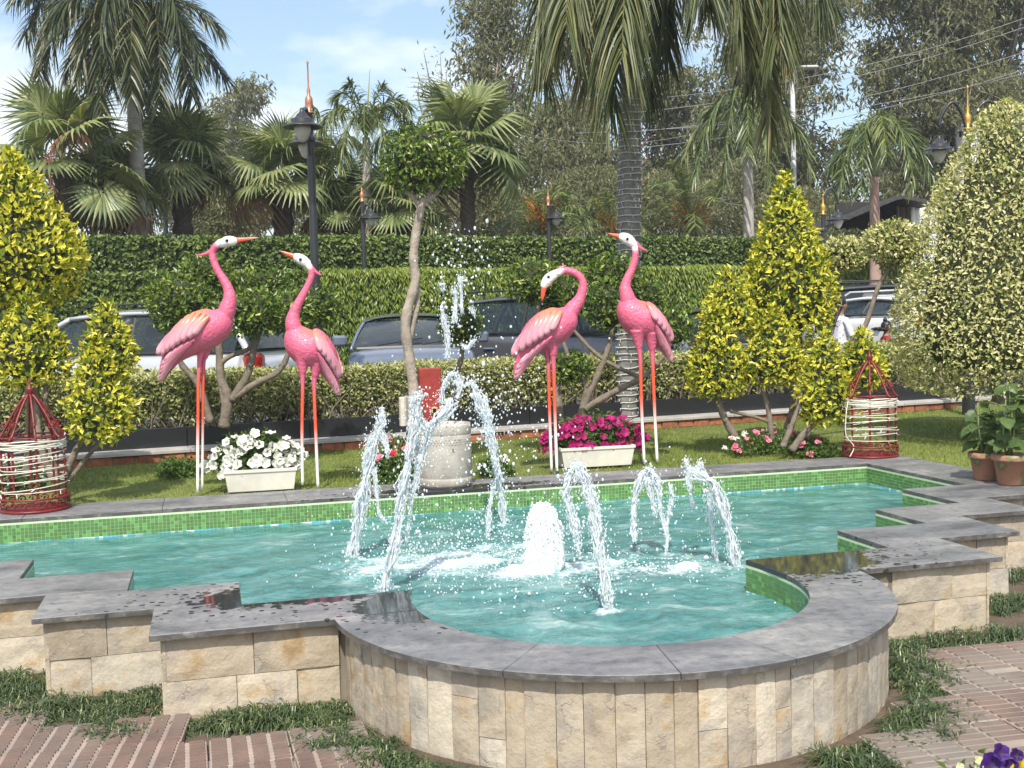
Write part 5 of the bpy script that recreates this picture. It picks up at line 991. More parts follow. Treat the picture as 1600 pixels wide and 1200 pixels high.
def planter(pxl, pxr, pyb, pyt, label, fm, fl_name, nf, fr, spread, seed, z=LZ, ztop=None):
    rr = np.random.default_rng(seed); A = onz(pxl, pyb, z); d = float((A-[0, 0, EYE])@FWD); s = mpp(d); Wd = (pxr-pxl)*s; c = onz((pxl+pxr)/2, pyb-4, z)+[0, 0.10, 0]; H = (pyb-pyt)*s*0.96
    t = thing('flower_planter', c, label, 'flower planter', 'cream trough planters behind the pool'); b = B(); w0, w1, d0, d1 = Wd*0.46, Wd*0.5, 0.085, 0.10; V = []
    for (hx, hy, zz) in ((w0, d0, 0), (w1, d1, H*0.86), (w1+0.008, d1+0.008, H*0.86), (w1+0.008, d1+0.008, H), (w1-0.008, d1-0.008, H), (w1-0.012, d1-0.012, H*0.8)): V += [(-hx, -hy, zz), (hx, -hy, zz), (hx, hy, zz), (-hx, hy, zz)]
    F = [(i*4+k, i*4+(k+1) % 4, i*4+4+(k+1) % 4, i*4+4+k) for i in range(5) for k in range(4)]+[(3, 2, 1, 0), (20, 21, 22, 23)]; R_ = np.array([[math.cos(-0.03), -math.sin(-0.03), 0], [math.sin(-0.03), math.cos(-0.03), 0], [0, 0, 1]])
    b.add(np.array(V)@R_.T+c, F); obj('trough', b, trough, t); b = B(); b.box(c+[0, 0, H*0.84], (Wd*0.94, 0.17, 0.02)); obj('potting_soil', b, soil, t)
    N = 2600; P = rr.normal(0, 1, (N, 3)); P /= np.linalg.norm(P, axis=1)[:, None]; P *= rr.random(N)[:, None]**0.4; P = P*[spread[0], spread[1], spread[2]]; P[:, 2] = np.abs(P[:, 2]) + rr.normal(0, 0.02, N)-0.03*(rr.random(N) < 0.3)
    P = P+c+[spread[3], 0.05, H]; D = rdir(N, rr)+[0, -0.2, 0.5]; b = B(); L = rr.uniform(0.03, 0.055, N); b.leaves(P, D, rdir(N, rr)+[0, -0.3, 0.8], L, L*0.45, rr.random(N)); obj('foliage', b, lm_pet, t, rnd=True, kind='stuff')
    b = B()
    for i in range(40): a = c+[rr.uniform(-w0, w0), rr.uniform(-0.06, 0.06), H*0.85]; e = c+[spread[3]+rr.uniform(-1, 1)*spread[0]*0.85, rr.uniform(-1, 1)*spread[1]*0.8, H+rr.uniform(0.3, 0.9)*spread[2]]; b.tube(spline([a, (a+e)/2+[0, 0, 0.03], e], 5), [0.003]*5, 4)
    obj('stems', b, lm_pet, t, kind='stuff'); ms = [petal_flower(fl_name, fr, fm, seed=q, cup=0.3+0.1*q) for q in range(3)]
    for i in range(nf):
        a = rr.uniform(0, 2*math.pi); e = rr.uniform(-0.15, 1.2); v = np.array([math.cos(a)*math.cos(e), -abs(math.sin(a))*math.cos(e) if rr.random() < 0.8 else math.sin(a)*math.cos(e), math.sin(e)]); p = c+[spread[3], 0.04, H]+v*[spread[0], spread[1], spread[2]]*rr.uniform(0.88, 1.10)
        p[2] = max(p[2], c[2]+H*0.75); dd = unit(v*[0.6, 1.2, 1]+[0, -0.5, 0.25]+rr.normal(0, 0.35, 3)); inst(fl_name, ms[i % 3], t, p, face_quat(dd), (rr.uniform(0.8, 1.15),)*3)
    return t
planter(354, 464, 771, 735, 'cream trough planter overflowing with white petunias, between the two left birds', pm_wht, 'petunia', 84, 0.040, (0.36, 0.12, 0.27, -0.03), 1)
planter(876, 996, 733, 700, 'cream trough planter overflowing with magenta petunias, between the two right birds', pm_mag, 'petunia', 84, 0.040, (0.46, 0.13, 0.26, 0.0), 2)
def flowerbed(px, py, w, h, mats, label, seed, nfl=22, z=0.33):
    rr = np.random.default_rng(seed); c = onz(px, py, z); t = thing('flowering_plant', c, label, 'flowers', 'small flower clumps on the lawn'); N = 1500; P = rr.normal(0, 1, (N, 3)); P /= np.linalg.norm(P, axis=1)[:, None]; P *= rr.random(N)[:, None]**0.5; P[:, 2] = abs(P[:, 2]); P = P*[w, 0.22, h]*(1+0.2*wob(P*3, 2, seed))[:, None]+c
    b = B(); L = rr.uniform(0.025, 0.05, N); b.leaves(P, rdir(N, rr)+[0, -.2, .6], rdir(N, rr)+[0, -.2, .9], L, L*0.5, rr.random(N)); obj('foliage', b, lm_pet, t, rnd=True, kind='stuff')
    ms = [petal_flower('blossom', 0.028, m, seed=q) for q, m in enumerate(mats)]
    for i in range(nfl):
        a = rr.uniform(0, 2*math.pi); r = rr.random()**0.5; p = c+[w*r*math.cos(a)*1.0, 0.2*r*math.sin(a)-0.02, h*math.sqrt(max(0, 1-r*r))+0.015]
        for k in range(3): inst('blossom', ms[i % len(ms)], t, p+rr.normal(0, 0.014, 3), face_quat(rr.normal(0, 0.5, 3)+[0, -0.5, 0.9]), (rr.uniform(0.6, 1),)*3)
flowerbed(1200, 708, 0.48, 0.20, [pm_pnk, pm_pnk, pm_wht], 'low clump of pink and white flowers under the right golden topiaries', 3)
flowerbed(1270, 712, 0.20, 0.16, [pm_pnk], 'few pink flowers beside the right red lantern', 4, 7)
flowerbed(615, 752, 0.20, 0.34, [pm_pnk, pm_red, pm_pnk], 'rose bush with pink and red blooms left of the stone drum', 5, 9)
flowerbed(20, 765, 0.30, 0.26, [pm_wht, pm_pnk, pm_wht], 'white and pink flowers behind the left red lantern', 6, 16)
flowerbed(775, 742, 0.14, 0.14, [pm_wht], 'small white-flowered sprig on the lawn right of the drum', 7, 5)
flowerbed(280, 742, 0.22, 0.14, [pm_wht], 'low weedy green clump on the lawn left of the tallest bird', 8, 0)
# pansies at the lower right corner
t = thing('pansy_pot', at(1575, 1215, 3.0)*[1, 1, 0], 'purple and yellow pansies in a pot at the lower right corner', 'flower pot'); c = at(1578, 1225, 3.0); b = B(); b.lathe([(0.07, 0), (0.10, c[2]-0.03), (0.112, c[2]-0.03), (0.112, c[2]), (0.095, c[2]), (0.09, c[2]-0.03), (0.01, c[2]-0.03)], (c[0], c[1], 0), 24); obj('pot', b, pmat('terracotta', (0.36, 0.15, 0.08), 0.8, var=0.3, scale=9, bumps=0.4, bscale=40), t, smooth=True)
pm_pur = petalmat('purple_petal', (0.045, 0.01, 0.14), (0.07, 0.015, 0.2), (0.02, 0.0, 0.05)); pm_yl = petalmat('yellow_petal', (0.85, 0.62, 0.01), (0.88, 0.66, 0.02), (0.2, 0.08, 0.0))
rr = np.random.default_rng(3); b = B(); N = 500; P = rr.normal(0, 1, (N, 3))*[0.06, 0.05, 0.025]+c+[0, 0, -0.005]; L = rr.uniform(0.02, 0.04, N); b.leaves(P, rdir(N, rr)+[0, 0, .5], rdir(N, rr)+[0, 0, .8], L, L*0.5, rr.random(N)); obj('foliage', b, lm_pet, t, rnd=True, kind='stuff')
for px, py, m, r in ((1550, 1196, pm_pur, .034), (1563, 1176, pm_pur, .024), (1575, 1200, pm_pur, .028), (1596, 1204, pm_yl, .034), (1588, 1180, pm_pur, .018), (1528, 1188, pm_wht, .012), (1500, 1198, pm_wht, .011), (1530, 1200, pm_wht, .012)): inst('pansy', petal_flower('pansy', r, m, seed=px, cup=0.5), t, at(px, py, 2.95), face_quat(-FWD+np.array([0.2*random.gauss(0, 1), 0, 0.4])))
# terracotta pots with broad-leaved plants on the right coping
def potplant(px, py, r, h, label, seed, hp, nl):
    rr = np.random.default_rng(seed); c = onz(px, py, PZ)+[0, r*0.8, 0]; t = thing('potted_plant', c, label, 'potted plant', 'terracotta pots on the right coping'); b = B()
    b.lathe([(r*0.62, 0), (r*0.72, 0.01), (r*0.93, h*0.80), (r*1.05, h*0.80), (r*1.08, h*0.84), (r*1.07, h*0.98), (r*1.02, h), (r*0.93, h), (r*0.88, h*0.9), (0.01, h*0.9)], c, 32)
    m, n, l, out = newmat('mossy_terracotta'); p = n.new('ShaderNodeBsdfPrincipled'); tn = noise(n, l, 9, 6, 0.65); a1 = ramp(n, l, tn.outputs['Fac'], [(0.35, (0.42, 0.20, 0.12)), (0.5, (0.36, 0.19, 0.12)), (0.58, (0.17, 0.15, 0.05)), (0.7, (0.50, 0.40, 0.34))]); l.new(a1.outputs['Color'], p.inputs['Base Color']); p.inputs['Roughness'].default_value = 0.85; l.new(bump(n, l, tn.outputs['Fac'], 0.4, 0.006), p.inputs['Normal']); l.new(p.outputs[0], out.inputs[0]); obj('pot', b, m, t, smooth=True)
    b = B(); b.box(c+[0, 0, h*0.9], (r*1.2, r*1.2, 0.01)); obj('potting_soil', b, soil, t); top = c+[0.0, 0, h*0.9]; stems = []; b = B()
    for i in range(5): e = top+[rr.normal(0, 0.10), rr.normal(0, 0.06), hp*rr.uniform(0.6, 1.0)]; S = spline([top+rr.normal(0, 0.02, 3)*[1, 1, 0], (top+e)/2+rr.normal(0, 0.02, 3), e], 8); b.tube(S, np.linspace(0.008, 0.004, 8), 6); stems.append(S)
    obj('stem', b, pmat('green_stem', (0.18, 0.22, 0.08), 0.6), t, smooth=True)
    def bigleaf(L, W, seed):
        q = np.random.default_rng(seed); V = []; F = []; n = 8
        for i in range(n+1):
            u = i/n; w = W*math.sin(math.pi*min(u*0.93+0.06, 1))**0.7*(1+0.05*q.normal())
            for k, o in enumerate((-1, -0.5, 0, 0.5, 1)): V.append((L*u, o*w/2, -0.30*L*u*u+abs(o)*w*0.12+0.004*q.normal()))
        for i in range(n):
            for k in range(4): F.append((i*5+k, i*5+k+1, i*5+k+6, i*5+k+5))
        b = B(); b.tube([(-0.04, 0, 0.01), (0, 0, 0)], 0.0025, 4); b.add(V, F, None, q.uniform(0, 1)); return mesh('leaf', b, lm_big, True, rndattr=True)
    ms = [bigleaf(0.13, 0.10, s) for s in range(5)]
    for i in range(nl):
        S = stems[rr.integers(5)]; p = S[rr.integers(2, 8)]; az = rr.uniform(-math.pi, math.pi); inst('leaf', ms[i % 5], t, p+[0.03*math.cos(az), 0.03*math.sin(az), 0], (rr.normal(0, 0.4), rr.uniform(-0.5, 0.6), az), (rr.uniform(0.6, 1.15),)*3)
lm_big = leafmat('broad_leaf', [(0, (0.06, 0.11, 0.03)), (0.7, (0.13, 0.19, 0.06)), (0.92, (0.25, 0.28, 0.12)), (1, (0.55, 0.40, 0.03))], 0.3, 0.45)
potplant(1554, 752, 0.115, 0.20, 'mossy terracotta pot with a broad-leaved plant, left one of the pair on the right coping', 1, 0.42, 34)
potplant(1596, 760, 0.125, 0.215, 'reddish terracotta pot cut by the right frame edge, beside the mossy pot', 5, 0.62, 44)
# ================================================================ MONDO GRASS round the pool foot
rr = np.random.default_rng(12); cen = []
def tuftline(A, C, n, spread=0.06, off=0.10):
    A = np.array(A); C = np.array(C); t = unit(C-A); nn = np.array([t[1], -t[0]])
    for _ in range(n): q = rr.random(); cen.append((*(A+(C-A)*q+nn*(off+rr.normal(0, spread))), rr.uniform(0.8, 1.15)))
tuftline((-2.2, 6.2), (-1.35, 6.2), 20); tuftline((-1.6, 5.8), (-.75, 5.8), 150, 0.12, .22); tuftline((-.95, 5.34), (-.24, 5.34), 130, .09, .15); tuftline((-.40, 4.86), (.50, 4.86), 150, .05, .10); tuftline((-.42, 5.2), (-.36, 4.72), 80, .07, .04); tuftline((.50, 4.86), (.62, 4.1), 70, .06, .08)
for _ in range(330): a = math.radians(rr.uniform(183, 268)); r = 1.31+abs(rr.normal(0, 0.10)); cen.append((BC[0]+r*math.cos(a), BC[1]+r*math.sin(a), rr.uniform(.8, 1.1)))
for _ in range(300): a = math.radians(rr.uniform(286, 356)); r = 1.31+abs(rr.normal(0, 0.10)); cen.append((BC[0]+r*math.cos(a), BC[1]+r*math.sin(a), rr.uniform(.85, 1.2)))
tuftline((3.0, 4.86), (3.95, 4.86), 130, .06, .12); tuftline((3.8, 5.36), (4.4, 5.36), 100, .07, .12); tuftline((4.3, 5.9), (4.9, 5.9), 30, .07, .12); tuftline((3.0, 4.8), (2.85, 4.2), 60, .09, .04)
for _ in range(14): cen.append((-0.71+rr.normal(0, .01), 4.98+rr.uniform(-.12, .1), .5))
b = B(); P0 = []; Dd = []; Ww = []; Ls = []; Rn = []
for (cx, cy, sc_) in cen:
    n = rr.integers(20, 32); a = rr.uniform(0, 2*math.pi, n); el = rr.uniform(0.35, 1.35, n); D = np.column_stack([np.cos(a)*np.cos(el), np.sin(a)*np.cos(el), np.sin(el)]); P0.append(np.column_stack([cx+rr.normal(0, .008, n), cy+rr.normal(0, .008, n), np.full(n, -0.025)]))
    Dd.append(D); W = np.cross(D, [0, 0, 1.0]); Ww.append(W/np.linalg.norm(W, axis=1)[:, None]*0.0026); Ls.append(rr.uniform(0.07, 0.17, n)*sc_*(1+0.35*math.sin(cx*9+cy*4))); br = rr.random() < 0.12; Rn.append(np.clip(rr.normal(0.4, 0.25, n)+(0.5 if br else 0), 0, 1))
P0, Dd, Ww, Ls, Rn = map(np.concatenate, (P0, Dd, Ww, Ls, Rn)); b.strips(P0, Dd, Ww, Ls, 0.85, 4, rnd=Rn)
obj('mondo_grass', b, lm_mon, rnd=True, label='dark mondo grass tufts growing along the foot of the pool wall', cat='ground cover', kind='stuff')
# scattered dry leaves on paving and coping
dl = leafmat('dry_leaf', [(0, (0.10, 0.06, 0.03)), (1, (0.35, 0.22, 0.10))], 0.1, 0.7)
def dry(px, py, z, L=0.035, rz=0.0, g='fallen leaves'): p = onz(px, py, z); b = B(); b.leaves(np.array([[0, 0, 0.006]]), np.array([[math.cos(rz), math.sin(rz), 0.05]]), np.array([[0, 0, 1.0]]), np.array([L]), np.array([L*.4]), np.array([random.random()]), six=True); return obj('fallen_leaf', b, dl, rnd=True, loc=p)
tag(dry(872, 1014, PZ, 0.05, 0.4), 'small curled brown leaf lying on the front slate rim', 'leaf'); tag(dry(1540, 1092, 0.008, 0.04, 2.4), 'dry brown leaf lying on the right paving', 'leaf'); tag(dry(1568, 1040, 0.008, 0.03, 1.0), 'tiny dry leaf on the right paving nearer the wall', 'leaf')
# ================================================================ CARS
glass_m, n_, l_, o_ = newmat('car_glass'); pr = n_.new('ShaderNodeBsdfPrincipled'); pr.inputs['Base Color'].default_value = (0.030, 0.042, 0.052, 1); pr.inputs['Roughness'].default_value = 0.03; pr.inputs['Specular IOR Level'].default_value = 0.8
tr_ = n_.new('ShaderNodeBsdfTransparent'); tr_.inputs['Color'].default_value = (0.72, 0.80, 0.80, 1); fr = n_.new('ShaderNodeLayerWeight'); fr.inputs['Blend'].default_value = 0.15
mx = n_.new('ShaderNodeMixShader'); mr = n_.new('ShaderNodeMapRange'); l_.new(fr.outputs['Facing'], mr.inputs[0]); mr.inputs[3].default_value = 0.55; mr.inputs[4].default_value = 0.08; l_.new(mr.outputs[0], mx.inputs[0]); l_.new(pr.outputs[0], mx.inputs[1]); l_.new(tr_.outputs[0], mx.inputs[2]); l_.new(mx.outputs[0], o_.inputs[0])
trim = pmat('black_trim', (0.015, 0.015, 0.016), 0.45); rubber = pmat('rubber', (0.02, 0.02, 0.02), 0.85); alloy = pmat('alloy', (0.45, 0.45, 0.46), 0.3, 0.8); seatm = pmat('seat_fabric', (0.10, 0.10, 0.11), 0.9); chrome = pmat('chrome', (0.65, 0.65, 0.66), 0.12, 1.0)
lampg = pmat('headlamp', (0.6, 0.62, 0.65), 0.1, coat=1.0); tail = pmat('tail_red', (0.22, 0.008, 0.008), 0.15, coat=1.0)
def car(label, paint, origin, heading, kind, lift=0.0):
    """car with its nose along +x of its own frame, built from surfaces: body shell, roof, pillars, glass, wheels, lamps"""
    K = dict(sedan=dict(L=4.5, W=1.76, hood=0.98, belt=0.98, top=1.46, ws0=1.35, ws1=0.45, rw1=-1.15, rw0=-1.75, tail=1.05),
             suv=dict(L=4.55, W=1.84, hood=1.10, belt=1.12, top=1.72, ws0=1.30, ws1=0.55, rw1=-1.75, rw0=-2.12, tail=1.12),
             hatch=dict(L=3.9, W=1.72, hood=1.0, belt=1.0, top=1.54, ws0=1.15, ws1=0.40, rw1=-1.35, rw0=-1.80, tail=1.02),
             cross=dict(L=4.05, W=1.80, hood=1.12, belt=1.24, top=1.60, ws0=1.15, ws1=0.50, rw1=-1.45, rw0=-1.80, tail=1.24))[kind]
    L, W = K['L'], K['W']; t = thing('parked_car', (0, 0, 0), label, 'car', 'parked cars behind the low hedge'); h = L/2
    xs = np.array([-h, -h+0.06, -h+0.3, K['rw0'], -1.35, -0.6, 0.2, K['ws0'], K['ws0']+0.35, h-0.35, h-0.08, h])
    zc = np.array([K['tail']-0.32, K['tail']-0.06, K['tail'], K['belt']+0.02, K['belt'], K['belt'], K['belt'], K['hood']+0.0, K['hood']-0.02, K['hood']-0.15, K['hood']-0.32, K['hood']-0.5])
    wd = np.array([0.80, 0.90, 0.97, 1, 1, 1, 1, 1, 0.99, 0.94, 0.84, 0.70])*W/2
    cab = (xs > K['rw0']-0.01) & (xs < K['ws0']-0.05); V = []; sec = 13
    for i, x in enumerate(xs):
        w, z = wd[i], zc[i]; sill = 0.22 if 0 < i < len(xs)-1 else 0.34; zs = z-0.06; prof = [(w*0.86, sill), (w*0.985, sill+0.12), (w, 0.55), (w*0.985, zs-0.14), (w*0.955, zs), (w*0.88, z+(0 if cab[i] else 0.025)), (0, z+(0.0 if cab[i] else 0.05))]
        V += [(x, y, zz) for y, zz in prof]+[(x, -y, zz) for y, zz in prof[-2::-1]]
    m = len(xs); k = np.arange(sec-1); F = [list(f) for i in range(m-1) for f in np.column_stack([i*sec+k, i*sec+k+1, (i+1)*sec+k+1, (i+1)*sec+k])]
    F = [f for f in F if not (cab[min(f[0]//sec, m-1)] and cab[min(f[2]//sec, m-1)] and (f[0] % sec) in (5, 6))]
    F.append(list(range(sec))[::-1]); F.append([(m-1)*sec+j for j in range(sec)]); b = B(); b.add(V, F); body = obj('body', b, paint, t, smooth=True)
    mo_ = body.modifiers.new('sub', 'SUBSURF'); mo_.levels = mo_.render_levels = 1
    b = B(); b.box((0, 0, 0.28), (L*0.9, W*0.9, 0.1)); b.box((-0.2, 0, 0.45), (2.6, W*0.86, 0.1)); obj('floor_pan', b, trim, t)
    # cabin
    zb, zt = K['belt']+0.0, K['top']; wb, wt = W/2*0.90, W/2*0.70; x0, x1, x2, x3 = K['ws0'], K['ws1'], K['rw1'], K['rw0']
    nx, nyy = 12, 9; V = []
    for i in range(nx):
        u = i/(nx-1); x = x1+(x2-x1)*u; zz = zt-0.05*(1-math.sin(math.pi*(0.18+u*0.72)))*2.0
        for j in range(nyy): q = -1+2*j/(nyy-1); V.append((x, q*wt*1.03, zz-0.055*q*q*q*q-0.015*q*q))
    V = np.array(V); z1, z2 = V[nyy//2, 2], V[-nyy//2-0, 2]; b = B(); F = [(i*nyy+j, i*nyy+j+1, (i+1)*nyy+j+1, (i+1)*nyy+j) for i in range(nx-1) for j in range(nyy-1)]
    b.add(V, F); b.add(V-[0, 0, 0.03], F); obj('roof', b, paint, t, smooth=True)
    zE1 = V[0, 2]; zE2 = V[(nx-1)*nyy, 2]
    for sg in (-1, 1):
        b = B(); P = [(x0+0.02, sg*wb, zb), ((x0+x1)/2, sg*(wb+wt)/2*1.015, (zb+zE1)/2+0.03), (x1, sg*wt*1.02, zE1)]; b.tube(spline(P, 8), 0.035, 6, flat=((0, 1, 0), 0.7)); b.tube([(V[i*nyy+(nyy-1 if sg > 0 else 0)]) for i in range(nx)], 0.028, 6)
        P = [(x2, sg*wt*1.02, zE2), ((x2+x3)/2-0.02, sg*(wb+wt)/2*1.015, (zb+zE2)/2+0.03), (x3-0.03, sg*wb, zb)]; b.tube(spline(P, 8), 0.05 if kind != 'sedan' else 0.06, 6, flat=((0, 1, 0), 0.6)); obj('pillar', b, paint, t, smooth=True)
        # side glass in three panes with black uprights
        fr_ = [x0-0.18, (x0+x1)/2-0.35+0.1, -0.42, x2+0.12, x3+0.16] if kind == 'suv' else [x0-0.18, x1-0.05, -0.42, x2+0.12, x3+0.22]
        def edge(x, top):
            if not top: return (x, sg*(wb-0.005), zb+0.035)
            if x > x1: f = (x-x1)/(x0-x1); return (x, sg*(wt+(wb-wt)*f-0.002), zE1-0.045+(zb-zE1+0.045)*f)
            if x < x2: f = (x2-x)/(x2-x3); return (x, sg*(wt+(wb-wt)*f-0.002), zE2-0.045+(zb-zE2+0.045)*f)
            i = int(round((x-x1)/(x2-x1)*(nx-1))); return (x, sg*(wt-0.002), V[i*nyy, 2]-0.03)
        bo = B()
        for a, c in ((fr_[0], fr_[2]+0.03), (fr_[2]-0.03, fr_[3]+0.02), (fr_[3]-0.02, fr_[4])):
            xx = np.linspace(a, c, 7); Vq = [edge(x, 0) for x in xx]+[edge(x, 1) for x in xx]; b = B(); b.add(Vq, [(i, i+1, i+8, i+7) for i in range(6)]); obj('side_window', b, glass_m, t, smooth=False)
        for x in (fr_[2], fr_[3]): bo.tube([edge(x, 0), edge(x, 1)], 0.032, 5, flat=((0, 1, 0), 0.4))
        bo.tube([(x0-0.1, sg*(wb+0.01), zb+0.02), (x3+0.1, sg*(wb+0.01), zb+0.02)], 0.016, 5); obj('window_trim', bo, trim, t)
        b = B(); b.box((x0-0.22, sg*(wb+0.16), zb+0.12), (0.12, 0.20, 0.15), ch=0.03); mi = obj('wing_mirror', b, paint, t, smooth=False); b = B(); b.box((x0-0.285, sg*(wb+0.16), zb+0.12), (0.01, 0.16, 0.11)); obj('mirror_glass', b, chrome, mi); b = B(); b.box((x0-0.22, sg*(wb+0.05), zb+0.06), (0.05, 0.08, 0.04)); obj('mirror_arm', b, trim, mi)
        b = B()
        for x in (0.05, -0.95): b.box((x, sg*(W/2+0.002), K['belt']-0.20), (0.20, 0.03, 0.03), ch=0.008)
        obj('door_handle', b, chrome if kind != 'sedan' else paint, t)
        b = B(); b.box((h-0.28, sg*W*0.36, K['hood']-0.30), (0.36, 0.34, 0.17), ch=0.06, rz=-sg*0.35); obj('headlight', b, lampg, t)
        b = B(); b.box((-h+0.12, sg*W*0.385, K['tail']-0.13), (0.24, 0.26, 0.26 if kind != 'sedan' else 0.18), ch=0.05, rz=sg*0.3); obj('taillight', b, tail, t)
        for x in (h-0.85, -h+0.85):
            b = B(); n = 28; a = np.arange(n)*2*math.pi/n; V2 = []
            pf = [(0.2, -0.09), (0.29, -0.1), (0.32, -0.07), (0.325, 0), (0.32, 0.07), (0.29, 0.1), (0.2, 0.09)]
            for r, y in pf: V2.append(np.column_stack([r*np.cos(a), np.full(n, y), r*np.sin(a)]))
            kk = np.arange(n); b.add(np.concatenate(V2)+[x, sg*(W/2-0.10), 0.325], [list(f) for i in range(len(pf)-1) for f in np.column_stack([i*n+kk, i*n+(kk+1) % n, (i+1)*n+(kk+1) % n, (i+1)*n+kk])]); wh = obj('wheel', b, rubber, t, smooth=True)
            b = B()
            for s_ in range(7): q = 2*math.pi*s_/7; b.beam((x, sg*(W/2-0.03), 0.325), (x+0.2*math.cos(q), sg*(W/2-0.03), 0.325+0.2*math.sin(q)), 0.02, 0.04)
            obj('rim', b, alloy, wh)
    def pane(xa, ya, za, xb, yb_, zb2, bul, name):
        n1, n2 = 6, 9; Vq = []
        for i in range(n1):
            u = i/(n1-1)
            for j in range(n2): q = -1+2*j/(n2-1); Vq.append((xa+(xb-xa)*u+bul*(1-q*q)*0.6, q*(ya+(yb_-ya)*u), za+(zb2-za)*u+0.03*math.sin(math.pi*u)+0.02*(1-q*q)*u))
        b = B(); b.add(Vq, [(i*n2+j, i*n2+j+1, (i+1)*n2+j+1, (i+1)*n2+j) for i in range(n1-1) for j in range(n2-1)]); return obj(name, b, glass_m, t, smooth=True)
    pane(x0+0.02, wb-0.03, zb+0.03, x1+0.0, wt-0.03, zE1-0.0, 0.10, 'windshield'); pane(x3+0.0, wb-0.06, zb+0.05, x2-0.0, wt-0.05, zE2-0.01, -0.08, 'rear_window')
    b = B(); b.tube([(x0+0.12, -wb*0.9, zb+0.01), (x0+0.17, 0, zb+0.02), (x0+0.12, wb*0.9, zb+0.01)], 0.03, 6); obj('cowl', b, trim, t); b = B(); b.beam((x0+0.10, -0.45, zb+0.05), (x0-0.05, 0.15, zb+0.13), 0.02, 0.015); b.beam((x0+0.10, 0.15, zb+0.05), (x0-0.05, 0.7, zb+0.12), 0.02, 0.015); obj('wiper', b, trim, t)
    b = B(); b.box((x0-0.15, 0, zb-0.05), (0.4, W*0.8, 0.1), ch=0.03); obj('dashboard', b, trim, t)
    for y in (-0.36, 0.36):
        b = B(); b.box((0.1, y, 0.85), (0.16, 0.48, 0.72), ch=0.05); b.box((0.02, y, zb+0.30), (0.10, 0.27, 0.17), ch=0.045); obj('seat', b, seatm, t)
    b = B(); b.box((-0.95, 0, 0.85), (0.18, W*0.72, 0.6), ch=0.05)
    for y in (-0.38, 0.38): b.box((-1.0, y, zb+0.22), (0.08, 0.24, 0.12), ch=0.03)
    obj('rear_seat', b, seatm, t); b = B(); a = np.linspace(0, 2*math.pi, 25); b.tube([(0.62+0.07*math.sin(q), 0.36+0.185*math.cos(q), zb+0.0+0.17*math.sin(q)) for q in a], 0.015, 6, False); b.beam((0.62, 0.18, zb), (0.62, 0.54, zb), 0.03, 0.02); obj('steering_wheel', b, trim, t)
    b = B(); b.box((x1+0.18, 0, zt-0.14), (0.03, 0.22, 0.06), ch=0.012); obj('inner_mirror', b, trim, t)
    b = B(); b.box((h-0.02, 0, K['hood']-0.42), (0.06, 0.72, 0.12), ch=0.02); obj('grille', b, trim, t); b = B(); b.box((h+0.0, 0, 0.40), (0.06, W*0.7, 0.14), ch=0.02); b.box((-h-0.0, 0, 0.42), (0.06, W*0.7, 0.14), ch=0.02); obj('bumper_insert', b, trim, t)
    for xx, nm in ((-h-0.01, 'number_plate'),): b = B(); b.box((xx, 0, 0.62), (0.02, 0.50, 0.11), ch=0.004); obj(nm, b, pmat('plate_white', (0.7, 0.7, 0.68), 0.5), t)
    if kind != 'sedan':
        for sg in (-1, 1): b = B(); b.tube([(x1-0.1, sg*wt*0.92, zt+0.0), (x1-0.25, sg*wt*0.92, zt+0.05), (x2+0.2, sg*wt*0.92, zt+0.05), (x2+0.05, sg*wt*0.92, zt-0.01)], 0.014, 6); obj('roof_rail', b, trim if kind == 'suv' else paint, t)
    b = B(); b.beam((0.05, -W/2*0.985, K['belt']-0.08), (0.06, -W/2*0.99, 0.35), 0.006, 0.006); 
    t.location = (float(origin[0]), float(origin[1]), 0.13+lift); t.rotation_euler = (0, 0, heading); return t
def paint(name, c, metal=0.5): return pmat(name, c, 0.32, metal, coat=0.9, var=0.05, scale=3)
vd = math.atan2(FWD[1], FWD[0])     # direction of view
toward = vd+math.pi
def atg(px, d): p = at(px, 520, d); return (p[0], p[1])
car('blue-grey sedan parked nose towards the pool behind the low hedge', paint('paint_bluegrey', (0.17, 0.20, 0.26)), atg(640, 16.6), toward+0.10, 'sedan', 0.12)
car('dark grey crossover angled to the right, behind the bird preening its back', paint('paint_darkgrey', (0.11, 0.112, 0.122)), atg(900, 17.2), vd-math.pi/2-0.62, 'suv', 0.10)
car('silver-white wagon seen from its side behind the two left birds', paint('paint_silver', (0.50, 0.52, 0.53), 0.35), atg(215, 15.5), vd+math.pi/2-0.30, 'suv')
car('dark blue hatchback mostly hidden behind the right golden topiaries', paint('paint_navy', (0.025, 0.032, 0.05)), atg(1120, 17.0), toward-0.25, 'hatch')
car('white hatchback seen from behind, next to the woman in the printed shirt', paint('paint_white', (0.80, 0.80, 0.80), 0.0), atg(1388, 19.6), vd+0.30, 'cross', 0.10)
car('dark grey van-like car with roof rails parked behind the white hatchback', paint('paint_slate', (0.06, 0.07, 0.085)), atg(1400, 22.3), vd-math.pi/2+0.05, 'suv', 0.22)
